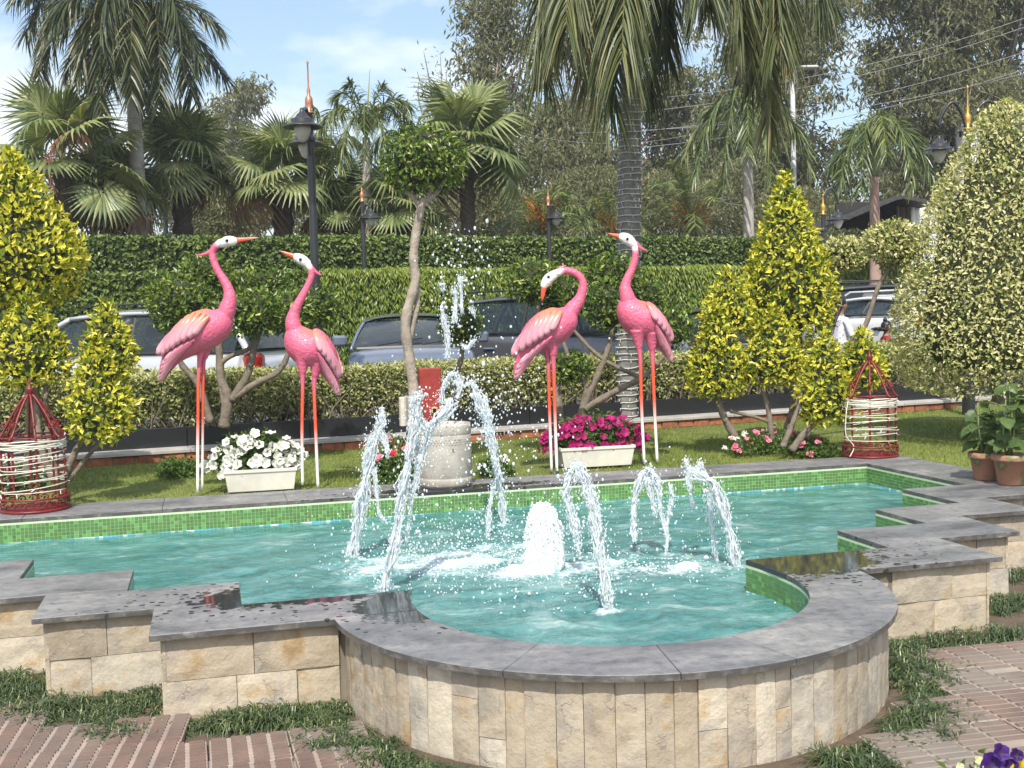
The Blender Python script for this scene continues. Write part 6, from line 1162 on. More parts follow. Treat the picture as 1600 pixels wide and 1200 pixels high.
# ================================================================ PEOPLE
skinm = pmat('skin', (0.30, 0.165, 0.105), 0.55, var=0.1); hair = pmat('black_hair', (0.010, 0.008, 0.008), 0.4, bumps=0.6, bscale=70); shirt, n_, l_, o_ = newmat('printed_shirt'); pr = n_.new('ShaderNodeBsdfPrincipled'); vo = n_.new('ShaderNodeTexVoronoi'); vo.inputs['Scale'].default_value = 26; tc = n_.new('ShaderNodeTexCoord'); l_.new(tc.outputs['Object'], vo.inputs['Vector']); r_ = ramp(n_, l_, vo.outputs['Distance'], [(0.22, (0.22, 0.26, 0.42)), (0.36, (0.72, 0.72, 0.78))]); l_.new(r_.outputs['Color'], pr.inputs['Base Color']); pr.inputs['Roughness'].default_value = 0.85; l_.new(pr.outputs[0], o_.inputs[0])
jeans = pmat('dark_trousers', (0.02, 0.025, 0.05), 0.9); redc = pmat('red_top', (0.30, 0.008, 0.02), 0.8, var=0.2, scale=12)
def person(label, loc, rz, H, top, parts, hairlen, arm):
    """one skinned body with clothing and hair as children; facing +x"""
    t = thing('person', (0, 0, 0), label, 'person'); k = H/1.65
    J = dict(pel=(0, 0, .92, .135), bel=(0, 0, 1.04, .12), che=(0.01, 0, 1.22, .135), neb=(0, 0, 1.37, .065), nek=(0.015, 0, 1.43, .05), hd=(0.03, 0, 1.50, .075), ht=(0.025, 0, 1.58, .068),
             ls=(0, .16, 1.33, .055), le=(arm[0], .22, 1.08, .04), lw=(arm[1], .17, arm[2], .028), rs=(0, -.16, 1.33, .055), re=(arm[0]*.6, -.22, 1.06, .04), rw=(arm[1]*.8, -.18, arm[2]-.05, .028),
             lh=(0, .085, .88, .09), lk=(0.06, .09, .48, .06), la=(-0.04, .09, .09, .042), lt=(0.1, .1, .03, .035), rh=(0, -.085, .88, .09), rk=(-0.02, -.09, .48, .06), ra=(-.14, -.09, .10, .042), rt=(0.0, -.1, .03, .035))
    E = [('pel', 'bel'), ('bel', 'che'), ('che', 'neb'), ('neb', 'nek'), ('nek', 'hd'), ('hd', 'ht'), ('che', 'ls'), ('ls', 'le'), ('le', 'lw'), ('che', 'rs'), ('rs', 're'), ('re', 'rw'), ('pel', 'lh'), ('lh', 'lk'), ('lk', 'la'), ('la', 'lt'), ('pel', 'rh'), ('rh', 'rk'), ('rk', 'ra'), ('ra', 'rt')]
    N = list(J); me = bpy.data.meshes.new('body'); me.from_pydata([tuple(c*k for c in J[n][:3]) for n in N], [(N.index(a), N.index(c)) for a, c in E], []); o = bpy.data.objects.new('body', me); sc.collection.objects.link(o); o.modifiers.new('sk', 'SKIN')
    for i, n in enumerate(N): me.skin_vertices[0].data[i].radius = (J[n][3]*k,)*2
    me.skin_vertices[0].data[0].use_root = True; s_ = o.modifiers.new('sb', 'SUBSURF'); s_.levels = s_.render_levels = 2
    dg = bpy.context.evaluated_depsgraph_get(); nm = bpy.data.meshes.new_from_object(o.evaluated_get(dg)); o.modifiers.clear(); o.data = nm; o.parent = t
    nm.materials.clear(); [nm.materials.append(x) for x in (skinm, top, jeans)]; co = np.zeros(len(nm.vertices)*3); nm.vertices.foreach_get('co', co); co = co.reshape(-1, 3)/k; mi = []
    for p in nm.polygons: c = co[list(p.vertices)].mean(0); z = c[2]; arm_ = abs(c[1]) > .14 and z > .7; mi.append(2 if z < .90 and not arm_ and abs(c[1]) < .2 and c[0] < .15 and z > .12 else (1 if (z < 1.385 and (not arm_ or z > 1.0 or c[0] < arm[1]*0.75)) and z > .80 else 0))
    nm.polygons.foreach_set('material_index', mi); nm.polygons.foreach_set('use_smooth', [True]*len(mi))
    b = B(); b.blob(np.array([.035, 0, 1.525])*k, np.array([.085, .072, .105])*k, 3); b.blob(np.array([.118, 0, 1.515])*k, np.array([.018, .013, .022])*k, 2); b.blob(np.array([.10, 0, 1.475])*k, np.array([.02, .026, .010])*k, 2)
    for sg in (-1, 1): b.blob(np.array([.035, sg*.073, 1.52])*k, np.array([.018, .010, .028])*k, 2)
    obj('head', b, skinm, t, smooth=True); b = B()
    for sg in (-1, 1): b.blob(np.array([.108, sg*.028, 1.535])*k, np.array([.008, .011, .007])*k, 2)
    obj('eyes', b, eye_m, t); b = B(); b.blob(np.array([.012, 0, 1.56])*k, np.array([.098, .088, .095])*k, 3, nz=0.06)
    for i in range(90): a = random.uniform(1.2, 5.1); r = random.uniform(.5, 1); p0 = np.array([.012+.08*math.cos(a)*r, .075*math.sin(a)*r, 1.60-.03*r]); Lh = hairlen*random.uniform(.7, 1); b.tube(spline([p0*k, (p0+[-.05*r, 0, -.10])*k, (p0+[-.10-.06*random.random(), .04*random.gauss(0, 1), -Lh*.7])*k, (p0+[-.12-.10*random.random(), .05*random.gauss(0, 1), -Lh])*k], 8), [.014, .016, .015, .014, .012, .010, .007, .003], 4)
    obj('hair', b, hair, t, smooth=True)
    for sg, w in ((1, 'lw'), (-1, 'rw')):
        e = np.array(J['le' if sg > 0 else 're'][:3]); c = np.array(J[w][:3]); dd = unit(c-e); b = B(); b.blob((c+dd*.04)*k, np.array([.045, .022, .036])*k, 2)
        for i in range(4): s0 = c+dd*.07+np.array([0, (i-1.5)*.016, 0]); b.tube([s0*k, (s0+dd*.035+[0, 0, -.006])*k, (s0+dd*(.055+.008*(i in (1, 2)))+[0, 0, -.02])*k], [.0085*k, .008*k, .005*k], 6)
        s0 = c+dd*.03+np.array([0, -sg*.02, .01]); b.tube([s0*k, (s0+dd*.03+[0, -sg*.02, .012])*k, (s0+dd*.055+[0, -sg*.022, .012])*k], [.010*k, .009*k, .006*k], 6); obj('hand', b, skinm, t, smooth=True)
    for sg, w in ((1, 'lt'), (-1, 'rt')): c = np.array(J[w][:3])*k; b = B(); b.blob(c+[-.04*k, 0, 0.005], np.array([.12, .045, .035])*k, 2); obj('shoe', b, trim, t, smooth=True)
    t.location = loc; t.rotation_euler = (0, 0, rz); return t
p = at(1311, 500, 16.0); person('woman with long black hair and a blue and white printed shirt, by the white car', (p[0], p[1], 0.12), vd-math.pi/2+0.35, 1.66, shirt, None, 0.36, (0.10, 0.30, 1.06))
p = at(1384, 500, 16.3); ch = person('child in a red top with dark tied-up hair in front of the white car', (p[0], p[1], 0.12), vd-math.pi/2, 1.30, redc, None, 0.10, (0.05, 0.2, 1.0))
b = B(); b.blob(np.array([-0.01, 0, 1.31])*1.0, (.03, .03, .035), 2, nz=.1); o = obj('hair_bun', b, hair, None, smooth=True); o.parent = ch
# ================================================================ LAMP POSTS
ironb = pmat('black_iron', (0.022, 0.023, 0.025), 0.4, coat=0.2, var=0.2, scale=20); frost = pmat('frosted_lamp', (0.52, 0.50, 0.46), 0.25, var=0.2, scale=9); cop = pmat('copper_finial', (0.50, 0.22, 0.13), 0.35, 0.6); gold = pmat('gold_finial', (0.60, 0.38, 0.08), 0.35, 0.7)
def lamp_head(t, c, s, mat=None):
    c = np.array(c); b = B(); b.lathe([(r*s, z*s) for r, z in ((0.03, 0.32), (0.04, 0.27), (0.055, 0.24), (0.085, 0.22), (0.12, 0.17), (0.16, 0.135), (0.205, 0.125), (0.205, 0.065), (0.24, 0.05), (0.34, 0.0), (0.355, -0.02), (0.32, -0.022), (0.18, 0.03), (0.02, 0.05))], c, 28); h_ = obj('lamp_hood', b, ironb, t, smooth=True)
    b = B(); b.lathe([(r*s, z*s) for r, z in ((0.145, 0.03), (0.15, -0.06), (0.12, -0.15), (0.085, -0.23), (0.04, -0.27), (0.005, -0.28))], c, 22); obj('lamp_glass', b, frost, h_, smooth=True)
def lamppost(px, d, ztop, label, arms, s=1.0, fin=cop, finh=0.55, ah=1.0):
    c = at(px, 500, d); c[2] = 0; t = thing('lamp_post', c, label, 'street lamp', 'black lamp posts'); b = B()
    b.lathe([(0.12, 0.1), (0.12, 0.22), (0.075, 0.28), (0.07, 0.9), (0.062, 1.0), (0.056, 1.8), (0.062, 1.82), (0.062, 1.88), (0.045, 1.92), (0.040, ztop-finh-0.30), (0.055, ztop-finh-0.28), (0.055, ztop-finh-0.25), (0.035, ztop-finh-0.22), (0.035, ztop-finh)], c, 20); obj('post', b, ironb, t, smooth=False)
    b = B(); z = ztop-finh; b.lathe([(0.05, z), (0.05, z+0.02), (0.02, z+0.03), (0.042, z+0.10), (0.04, z+0.16), (0.015, z+0.2), (0.02, z+0.24), (0.009, z+0.28), (0.008, ztop-0.03), (0.015, ztop-0.01), (0.004, ztop+0.01)], c, 16); obj('finial', b, fin, t, smooth=True)
    for (ax, ay, r, hz) in arms:
        u = np.array([ax, ay, 0.0]); P = [c+[0, 0, hz-0.05]+u*0.0, c+u*r*0.12+[0, 0, hz+0.28*ah], c+u*r*0.5+[0, 0, hz+0.48*ah], c+u*r*0.9+[0, 0, hz+0.34*ah], c+u*r+[0, 0, hz+0.20*min(1, ah+.2)]]; b = B(); b.tube(spline(P, 18), 0.020, 8); a_ = obj('arm', b, ironb, t, smooth=True)
        b = B(); b.tube(spline([c+[0, 0, hz-0.35], c+u*r*0.35+[0, 0, hz-0.18], c+u*r*0.42+[0, 0, hz+0.10], c+u*r*0.22+[0, 0, hz+0.16]], 14), 0.010, 6); obj('scroll', b, ironb, a_, smooth=True); lamp_head(t, c+u*r+[0, 0, hz-0.12*s], s)
    return t
U0 = unit([RGT[0], RGT[1], 0]); W0 = unit([FWD[0], FWD[1], 0])
d = 12.3; c = at(493, 500, d)
lamppost(495, d, at(476, 101, d)[2], 'nearest black lamp post, two hanging lamps before and behind its post, left of centre', [(*(-(W0*0.95)-U0*0.02)[:2], 0.42, at(480, 200, d)[2]), (*(W0*0.93-U0*0.24)[:2], 0.62, at(480, 204, d)[2])], 0.58, ah=0.3)
d = 21.7; lamppost(572, d, at(572, 300, d)[2], 'thin black lamp post with a lamp hanging on its right, behind the ball ficus', [(*(U0)[:2], 0.16, at(580, 340, d)[2]+.05)], 0.58, finh=0.2, ah=0.4)
d = 23.4; lamppost(861, d, at(861, 292, d)[2], 'thin black lamp post with a lamp hanging on its right, above the preening bird', [(*(U0)[:2], 0.16, at(872, 340, d)[2]+.05)], 0.58, finh=0.4, ah=0.4)
d = 13.4; lamppost(1513, d, at(1522, 138, d)[2], 'black lamp post with curved arms and a gold finial rising behind the big variegated cone', [(*(-U0)[:2], 0.33, at(1468, 228, d)[2]), (*(U0)[:2], 0.45, at(1468, 228, d)[2])], 0.54, fin=gold, finh=0.5)
d = 20; lamppost(1288, d, at(1285, 305, d)[2], 'far black lamp post with a curved arm, between the tallest golden cone and the shed', [(*(U0)[:2], 0.26, at(1305, 338, d)[2])], 0.56, fin=gold, finh=0.35)
# white mast with a street light
d = 30; c = at(1243, 500, d); t = thing('light_mast', (c[0], c[1], 0), 'white metal mast with a flat street light at its top, right of centre', 'light mast'); zt = at(1239, 112, d)[2]; wm = pmat('galvanised', (0.45, 0.46, 0.47), 0.5, var=0.1)
b = B(); b.tube([(c[0], c[1], 0), (c[0], c[1], zt)], [0.09, 0.055], 10); obj('mast', b, wm, t, smooth=True); b = B(); b.beam((c[0], c[1], zt-0.1), np.array([c[0], c[1], zt])+U0*0.35, 0.05, 0.05); b.box(np.array([c[0], c[1], zt+0.02])+U0*0.35, (0.6, 0.25, 0.08), rz=-YAW, ch=0.03); obj('street_light', b, wm, t)
# ================================================================ PALMS
def frond(b, P, n, leafL, wid, hang=0.5, plum=0.35, seed=0, rr_=0.02, sweep=0.55, bare=0.12, seg=3):
    """feather leaf along the curve P: rachis plus n leaflets a side"""
    rr = np.random.default_rng(seed); S = spline(P, 22); b.tube(S, np.linspace(rr_, 0.004, 22), 5, rnd=0.75); t = np.repeat(np.linspace(bare, 0.995, n), 2); N = len(t); t = np.clip(t+rr.normal(0, 0.004, N), bare, 1)
    idx = t*21; i = np.minimum(idx.astype(int), 20); f = (idx-i)[:, None]; Pp = S[i]*(1-f)+S[i+1]*f; T = S[i+1]-S[i]; T /= np.linalg.norm(T, axis=1)[:, None]
    sd = np.cross(T, [0, 0, 1.0]); nn = np.linalg.norm(sd, axis=1)[:, None]; sd = np.where(nn < 0.15, np.array([[1.0, 0.2, 0]]), sd/np.maximum(nn, 1e-3)); up = np.cross(sd, T); sg = np.tile([-1.0, 1.0], N//2)[:, None]; pl = rr.uniform(-1, 1, N)[:, None]*plum
    D = sd*sg*(0.85-0.35*abs(pl))+T*sweep+up*(0.12+pl)-np.array([0, 0, hang*0.5]); D /= np.linalg.norm(D, axis=1)[:, None]; L = leafL*np.sin(np.pi*np.clip(0.14+t*0.70, 0, 1))**0.6*rr.uniform(0.8, 1.12, N)
    W = np.cross(D, np.array([0, 0, 1.0])+rdir(N, rr)*0.6); W = W/(np.linalg.norm(W, axis=1)[:, None]+1e-6)*wid; b.strips(Pp, D, W, L, hang*1.3, seg, rnd=np.clip(rr.normal(0.5, 0.2, N)+rr.normal(0, 0.15), 0, 1), tipw=0.08)
def trunk(b, base, top, r0, r1, rings=0, bulge=0.0, lean=None, n=16):
    base = np.array(base); top = np.array(top); k = max(12, rings*3) if rings else 14; P = []; R = []
    for i in range(k+1): u = i/k; p = base*(1-u)+top*u; P.append(p); R.append((r0*(1-u)+r1*u)*(1+bulge*math.sin(math.pi*u))*((1.035 if i % 3 == 0 else 1.0) if rings else 1+0.03*math.sin(i*2.1)))
    b.tube(P, R, n)
brownp = leafmat('dead_frond', [(0, (0.13, 0.07, 0.035)), (1, (0.26, 0.16, 0.09))], 0.15, 0.8)
def palm(label, base_px, d, top_px, r0, r1, tips, leafL, wid, n=46, seed=0, name='feather_palm', bmat=pmat('palm_trunk', (0.42, 0.38, 0.33), 0.85, var=0.3, scale=5, bumps=0.6, bscale=18, bdist=0.02), hang=0.5, plum=0.35, arch=0.35, zbase=0.0, shaft=None, group='feather palms', mat=None, seg=3, spear=None, rings=12, bulge=0.05, sweep=0.6):
    c0 = at(*base_px, d); top = at(*top_px, d); base = (c0[0], c0[1], zbase); t = thing(name, base, label, 'palm tree', group); b = B(); trunk(b, base, top, r0, r1, rings, bulge); tk = obj('trunk', b, bmat, t, smooth=True)
    if shaft: b = B(); b.tube([top-[0, 0, 0.05], top+[0, 0, shaft*0.6], top+[0, 0, shaft]], [r1*1.25, r1*1.1, r1*0.5], 12); obj('crownshaft', b, pmat('crownshaft', (0.16, 0.20, 0.08), 0.5), t, smooth=True); crown = top+[0, 0, shaft]
    else: crown = top
    if spear: b = B(); b.tube([crown, at(*spear, d)], [0.035, 0.006], 5, rnd=1.0); obj('spear_leaf', b, lm_fan, t, rnd=True)
    for i, tp in enumerate(tips):
        if isinstance(tp[0], tuple):
            W_ = [crown]+[at(q[0], q[1], d+(q[2] if len(q) > 2 else 0)) for q in tp]; b = B(); frond(b, W_, n, leafL, wid, hang, plum, seed*31+i, 0.022, sweep, seg=seg); obj('frond', b, mat or lm_palm, t, rnd=True); continue
        e = at(tp[0], tp[1], d+(tp[2] if len(tp) > 2 else 0)); v = e-crown; Lh = np.linalg.norm(v); a_ = tp[3] if len(tp) > 3 else arch; m1 = crown+v*0.35+[0, 0, Lh*a_]; m2 = crown+v*0.75+[0, 0, Lh*a_*0.75]
        b = B(); frond(b, [crown, m1, m2, e], n, leafL, wid, hang, plum, seed*31+i, 0.022, sweep, seg=seg); obj('frond', b, mat or lm_palm, t, rnd=True)
    return t, crown
# the tall palm wound with light strings, crown above the frame
d = 13.0
t, cr = palm('tall grey palm wound with light strings, long fronds hanging from above the frame', (976, 560), d, (988, -95), 0.108, 0.088,
    [((930, -175, -.3), (868, -110, -.5), (848, 0, -.6), (850, 110, -.6)), ((925, -160, .4), (880, -90, .6), (872, -10, .8), (878, 70, .8)), ((970, -180, -.7), (955, -90, -1.3), (950, 40, -1.6), (952, 160, -1.6)), ((955, -170, -.5), (925, -90, -.9), (918, 10, -1.2), (922, 120, -1.2)),
     ((990, -190, -.5), (985, -100, -1.4), (975, 0, -1.8), (972, 90, -1.9)), ((1000, -180, .4), (1012, -80, .9), (1018, 40, 1.1), (1014, 140, 1.1)), ((1010, -170, .2), (1035, -90, .5), (1042, -10, .6), (1040, 70, .6)), ((1040, -180, -.3), (1140, -130, -.5), (1190, -20, -.6), (1205, 190, -.6)),
     ((1040, -170, -.2), (1120, -120, -.3), (1168, -20, -.3), (1178, 130, -.3)), ((1050, -190, .1), (1160, -140, .2), (1218, -50, .3), (1232, 80, .3)), ((1040, -170, .6), (1130, -130, 1.0), (1190, -50, 1.2), (1210, 130, 1.2)), ((1030, -160, .7), (1080, -120, 1.3), (1110, -60, 1.6), (1115, 0, 1.7)), ((1035, -165, -.8), (1110, -130, -1.2), (1150, -50, -1.3), (1160, 50, -1.3)), ((960, -200, 1), (930, -180, 2), (900, -100, 2.4), (895, 0, 2.5)), ((935, -160, -.8), (900, -90, -1.4), (888, -30, -1.6), (885, 40, -1.7)),
     ((1060, -210, 0), (1180, -190, 0), (1260, -90, 0), (1290, 0, 0)), ((1045, -190, -.6), (1150, -150, -1), (1205, -60, -1.2), (1215, 60, -1.3)), ((1020, -165, -.9), (1070, -120, -1.5), (1095, -70, -1.7), (1100, -20, -1.8))],
    0.56, 0.0105, 210, 1, hang=0.6, plum=0.9, sweep=1.0, zbase=0.12, shaft=0.5, rings=24, bulge=0.30, mat=leafmat('long_palm_leaf', [(0, (0.045, 0.062, 0.022)), (0.55, (0.10, 0.125, 0.04)), (0.85, (0.20, 0.20, 0.075)), (1, (0.32, 0.25, 0.12))], 0.2, 0.48, 0.4), bmat=pmat('grey_palm_trunk', (0.19, 0.185, 0.17), 0.9, var=0.35, scale=9, bumps=0.8, bscale=22, bdist=0.02), group=None, seg=4)
c0 = at(976, 560, d); base = np.array([c0[0], c0[1], 0.12]); top = at(988, -95, d); b = B()
for k in range(74):
    u = (k+0.5)/74+random.uniform(-0.002, 0.002); p = base*(1-u)+top*u; r = (0.108*(1-u)+0.088*u)*(1+0.30*math.sin(math.pi*u))*1.035+0.008; tl_ = random.uniform(-0.012, 0.012); ph = random.uniform(0, 6)
    b.tube([p+[r*math.cos(q), r*math.sin(q), tl_*math.cos(q+ph)+0.003*math.sin(q*5)] for q in np.linspace(0, 2*math.pi, 21)], 0.0058, 4, False)
    for q in np.linspace(0, 6.28, 7)[:-1]: q += random.random(); e = p+[r*math.cos(q), r*math.sin(q), 0]; b.tube([e, e+[0.004*math.cos(q), 0.004*math.sin(q), random.choice([-1, 1])*0.035]], 0.0045, 4)
obj('light_string', b, pmat('pale_string', (0.55, 0.55, 0.52), 0.5), t, smooth=True)
# left tall palm
palm('tall palm at upper left with a smooth ringed trunk and a heavy drooping crown', (223, 372), 23.5, (208, 150), 0.19, 0.13, [((170, -20), (90, -50), (20, -5)), ((165, 20, -.5), (115, 20, -.8), (70, 90, -.9)), ((175, 30, .4), (135, 40, .8), (105, 110, .9)), ((180, 40, -.6), (150, 80, -1), (138, 175, -1.1)), ((190, -10, -.9), (178, 40, -1.6), (172, 130, -1.7)), ((210, -10, -.9), (205, 50, -1.6), (205, 150, -1.7)), ((235, 10, -.7), (248, 60, -1.3), (250, 160, -1.4)),
     ((245, 20, .2), (285, 60, .4), (300, 150, .4)), ((245, 50), (280, 0), (343, 42)), ((250, 55, .4), (300, 55, .7), (350, 120, .8)), ((235, -40), (280, -90), (340, -60)), ((190, -50), (170, -110), (110, -120)), ((215, -60), (235, -120), (280, -150)), ((180, 10, .9), (160, 50, 1.6), (150, 140, 1.7)), ((225, 10, .9), (240, 60, 1.6), (240, 150, 1.7)), ((160, -30, .5), (80, -20, .9), (40, 55, 1)), ((240, 0, -.6), (280, 20, -1), (312, 100, -1.1)), ((170, 0, -1), (120, -10, -1.7), (85, 30, -1.9)), ((205, 20, .2), (190, 60, .5), (185, 120, .5)), ((185, -30, -.8), (150, 10, -1.5), (120, 120, -1.6)), ((225, -30, -.8), (270, 0, -1.4), (290, 130, -1.5)), ((180, -60, .3), (100, -70, .5), (45, -10, .6)), ((200, -20, -1.0), (160, 20, -1.8), (158, 190, -1.9)), ((215, 30, .9), (215, 90, 1.6), (215, 190, 1.7)), ((150, -20, -.4), (80, 20, -.7), (60, 130, -.8)), ((220, 40, .3), (228, 90, .6), (228, 175, .6))],
     0.60, 0.017, 130, 2, mat=leafmat('dusky_palm_leaf', [(0, (0.03, 0.045, 0.018)), (0.6, (0.075, 0.095, 0.032)), (0.85, (0.15, 0.155, 0.06)), (1, (0.28, 0.24, 0.12))], 0.2, 0.4), hang=0.35, plum=0.8, sweep=0.9, zbase=0.1, shaft=1.0, rings=14, seg=3)
# foxtail and other feather palms behind the hedges
palm('slim foxtail palm with a white spear leaf behind the ball ficus', (570, 400), 25, (572, 215), 0.12, 0.08, [(525, 150), (545, 130, 0, .2), (600, 135, 0, .2), (640, 165), (655, 210, .5, .5), (500, 200, -.5, .5), (530, 260, -.6, .6), (612, 262, -.6, .6), (570, 250, -1.2, .6), (590, 170, 1, .2)], 0.42, 0.015, 52, 3, plum=0.9, hang=0.35, sweep=0.7, zbase=0.1, spear=(578, 108))
palm('slim palm with arching fronds left of the shed, above the bent pompom topiary', (1368, 370), 23, (1366, 272), 0.13, 0.085, [(1300, 260), (1330, 205, 0, .3), (1310, 300, -.6, .6), (1345, 300, -.9, .7), (1400, 195, .2, .3), (1440, 230, 0, .45), (1465, 300, -.2, .55), (1430, 290, -1, .7), (1385, 240, -1.2, .6)], 0.42, 0.015, 60, 4, plum=0.95, hang=0.35, sweep=0.8, zbase=0.1, shaft=0.4, spear=(1375, 198), bmat=pmat('pink_palm_trunk', (0.36, 0.24, 0.19), 0.85, var=0.3, scale=5, bumps=0.5, bscale=18))
palm('slender ringed palm standing behind the tallest right golden cone', (1170, 380), 29, (1168, 225), 0.15, 0.12, [(1070, 240), (1100, 180, 0, .3), (1085, 275, -.4, .6), (1130, 290, -.9, .7), (1215, 165, 0, .3), (1255, 215, 0, .4), (1270, 270, 0, .5), (1205, 280, -.9, .7), (1160, 150, 0.4, .2), (1170, 250, -1.3, .6)], 0.55, 0.019, 56, 5, plum=0.85, hang=0.4, sweep=0.8, zbase=0.1, shaft=0.5)
palm('feathery palm showing between the foxtail palm and the middle fan palm', (640, 380), 27, (640, 235), 0.13, 0.09, [(590, 170), (620, 155, 0, .2), (680, 160, 0, .2), (715, 200), (725, 250, 0, .5), (580, 235, 0, .5), (640, 260, -1, .6)], 0.55, 0.017, 36, 6, plum=0.4, hang=0.6, zbase=0.1)
palm('dusky feather palm left of the foxtail palm, behind the black double lamp', (520, 380), 26, (515, 250), 0.13, 0.09, [(455, 210), (480, 165, 0, .3), (530, 165, 0, .3), (560, 220), (570, 290, 0, .5), (470, 280, -.5, .5), (520, 290, -1, .6)], 0.5, 0.017, 36, 7, plum=0.4, hang=0.7, zbase=0.1)
# date bushes with orange stalks
def datebush(px, py, d, R, label, seed):
    rr = np.random.default_rng(seed); c = at(px, py, d); c[2] -= 0.35; s = mpp(d); t = thing('date_palm', (c[0], c[1], 0), label, 'palm tree', 'bushy date palms behind the tall hedge'); b = B(); b.tube([(c[0], c[1], 0), c], [0.2, 0.17], 10); obj('trunk', b, bark_d, t, smooth=True)
    for i in range(26):
        a = rr.uniform(0, 6.28); el = rr.uniform(0.15, 1.45); L = R*s*rr.uniform(0.8, 1.15)*1.25; v = np.array([math.cos(a)*math.cos(el), math.sin(a)*math.cos(el), math.sin(el)]); e = c+v*L-[0, 0, 0.25*L*math.cos(el)]; b = B(); frond(b, [c, c+v*L*0.4+[0, 0, .1*L], c+v*L*0.75+[0, 0, .05*L], e], 34, 0.38, 0.013, 0.25, 0.5, seed*50+i, 0.016, 0.55, seg=2); obj('frond', b, lm_date, t, rnd=True)
    b = B(); 
    for i in range(70): a = rr.uniform(0, 6.28); e = c+np.array([math.cos(a)*0.5, math.sin(a)*0.5, rr.uniform(.2, 1.0)]); b.tube(spline([c, (c+e)/2+[0, 0, .2], e], 5), 0.008, 4)
    obj('fruit_stalk', b, pmat('orange_stalk', (0.50, 0.20, 0.03), 0.6), t, kind='stuff')
lm_date = leafmat('date_leaf', [(0, (0.07, 0.10, 0.035)), (0.6, (0.17, 0.22, 0.07)), (1, (0.34, 0.38, 0.13))], 0.25, 0.4)
datebush(850, 345, 28, 66, 'bushy date palm with orange stalks left of the light-wrapped trunk', 1); datebush(1080, 345, 30, 92, 'larger bushy date palm with orange stalks right of the light-wrapped trunk', 2); datebush(960, 360, 31, 60, 'small date palm behind the light-wrapped trunk', 4)
# fan palms
def fanleaf(R, seed, nseg=34, spread=5.0, droopy=0.25):
    rr = np.random.default_rng(seed); b = B(); a = np.linspace(-spread/2, spread/2, nseg); V = []; F = []; q = []
    for i, ang in enumerate(a):
        L = R*(0.98-0.16*(abs(ang)/(spread/2))**2)*rr.uniform(0.94, 1.05); d_ = np.array([math.cos(ang), math.sin(ang), 0]); s_ = np.array([-math.sin(ang), math.cos(ang), 0]); w = spread/nseg*0.52; k = len(V); dr = droopy*rr.uniform(0.6, 1.6)
        for u, wf, fold in ((0.04, 1, .3), (0.35, 1, .5), (0.62, 0.95, .5), (0.82, .42, .3), (1.0, .08, .1)):
            c = d_*L*u-np.array([0, 0, 1])*(0.10*u*u+dr*max(0, u-0.55)**1.5*2.0)*R; hw = w*L*u*wf if u < .7 else w*L*.62*wf; V += [c-s_*hw, c+np.array([0, 0, fold*hw]), c+s_*hw]
        for j in range(4): F += [(k+j*3, k+j*3+1, k+j*3+4, k+j*3+3), (k+j*3+1, k+j*3+2, k+j*3+5, k+j*3+4)]; q += [0, 0]
        v = rr.uniform(0.25, 0.9); q[-8:] = [v]*8
    b.add(V, F, None, q); return b
FAN = [mesh('leaf', fanleaf(1.0, s, droopy=(.2, .35, .6, .9)[s]), lm_fan, rndattr=True) for s in range(4)]
FAND = mesh('leaf', fanleaf(1.0, 9, droopy=1.6), brownp, rndattr=True)
def look(d, up=(0, 0, 1)):
    x = unit(d); z = np.asarray(up, float)-x*np.dot(up, x); z = unit(z); y = np.cross(z, x); return Matrix(np.column_stack([x, y, z]).tolist()).to_euler()
def fanpalm(label, px, py, d, R, Lp, tr, nleaf, seed, dead=3, droop=0.5):
    rr = np.random.default_rng(seed); c = at(px, py, d); t = thing('fan_palm', (c[0], c[1], 0), label, 'palm tree', 'fan palms behind the hedges'); b = B(); k = 26; P = [(c[0], c[1], c[2]*i/k) for i in range(k+1)]
    b.tube(P, [tr*(1+(0.22 if i % 2 else -.02))*(1.15-.25*i/k) for i in range(k+1)], 11); obj('trunk', b, bark_d, t, smooth=False); b = B(); st = []
    for i in range(nleaf):
        a = i*2.4+rr.normal(0, .2); el = 1.35-1.75*(i/nleaf)+rr.normal(0, .12); v = np.array([math.cos(a)*math.cos(el), math.sin(a)*math.cos(el), math.sin(el)]); L = Lp*rr.uniform(.8, 1.15); e = c+v*L-[0, 0, .12*L*(1-math.sin(el))]; b.tube(spline([c, c+v*L*.5+[0, 0, .04], e], 6), [.022, .02, .017, .015, .013, .012], 5)
        dd = v+np.array([0, 0, -droop*(1.1-math.sin(el))]); nup = np.cross(np.cross(v, [0, 0, 1.0]), v)+rdir(1, rr)[0]*.35; mz = FAND if i >= nleaf-dead else FAN[rr.integers(4)]; sc_ = R*rr.uniform(.82, 1.12); inst('leaf', mz, t, e, look(dd, nup), (sc_,)*3)
    obj('petioles', b, pmat('petiole', (0.16, 0.17, 0.06), 0.6), t)
fanpalm('large pale fan palm at far left behind the tall golden cone', 100, 262, 22.5, 0.92, 1.05, 0.2, 20, 1, 0)
fanpalm('fan palm with a thick dark trunk right of the tall left palm', 282, 262, 25, 0.82, 0.75, 0.20, 26, 2, 2); fanpalm('fan palm with a dark shaggy trunk left of the black double lamp', 440, 282, 25.5, 0.88, 0.80, 0.22, 26, 3, 1)
fanpalm('big fan palm with broad drooping leaves right of the ball ficus', 728, 235, 25.5, 0.95, 0.85, 0.16, 28, 4, 1); fanpalm('low fan palm partly hidden behind the ball ficus', 620, 330, 25.5, 0.78, 0.6, 0.16, 20, 5, 1); fanpalm('low fan palm behind the tall left palm, its dead leaves hanging', 170, 315, 24, 0.9, 0.7, 0.18, 20, 6, 2)
fanpalm('dark fan palm low behind the black double lamp', 530, 325, 26, 0.76, 0.6, 0.16, 18, 7, 1)
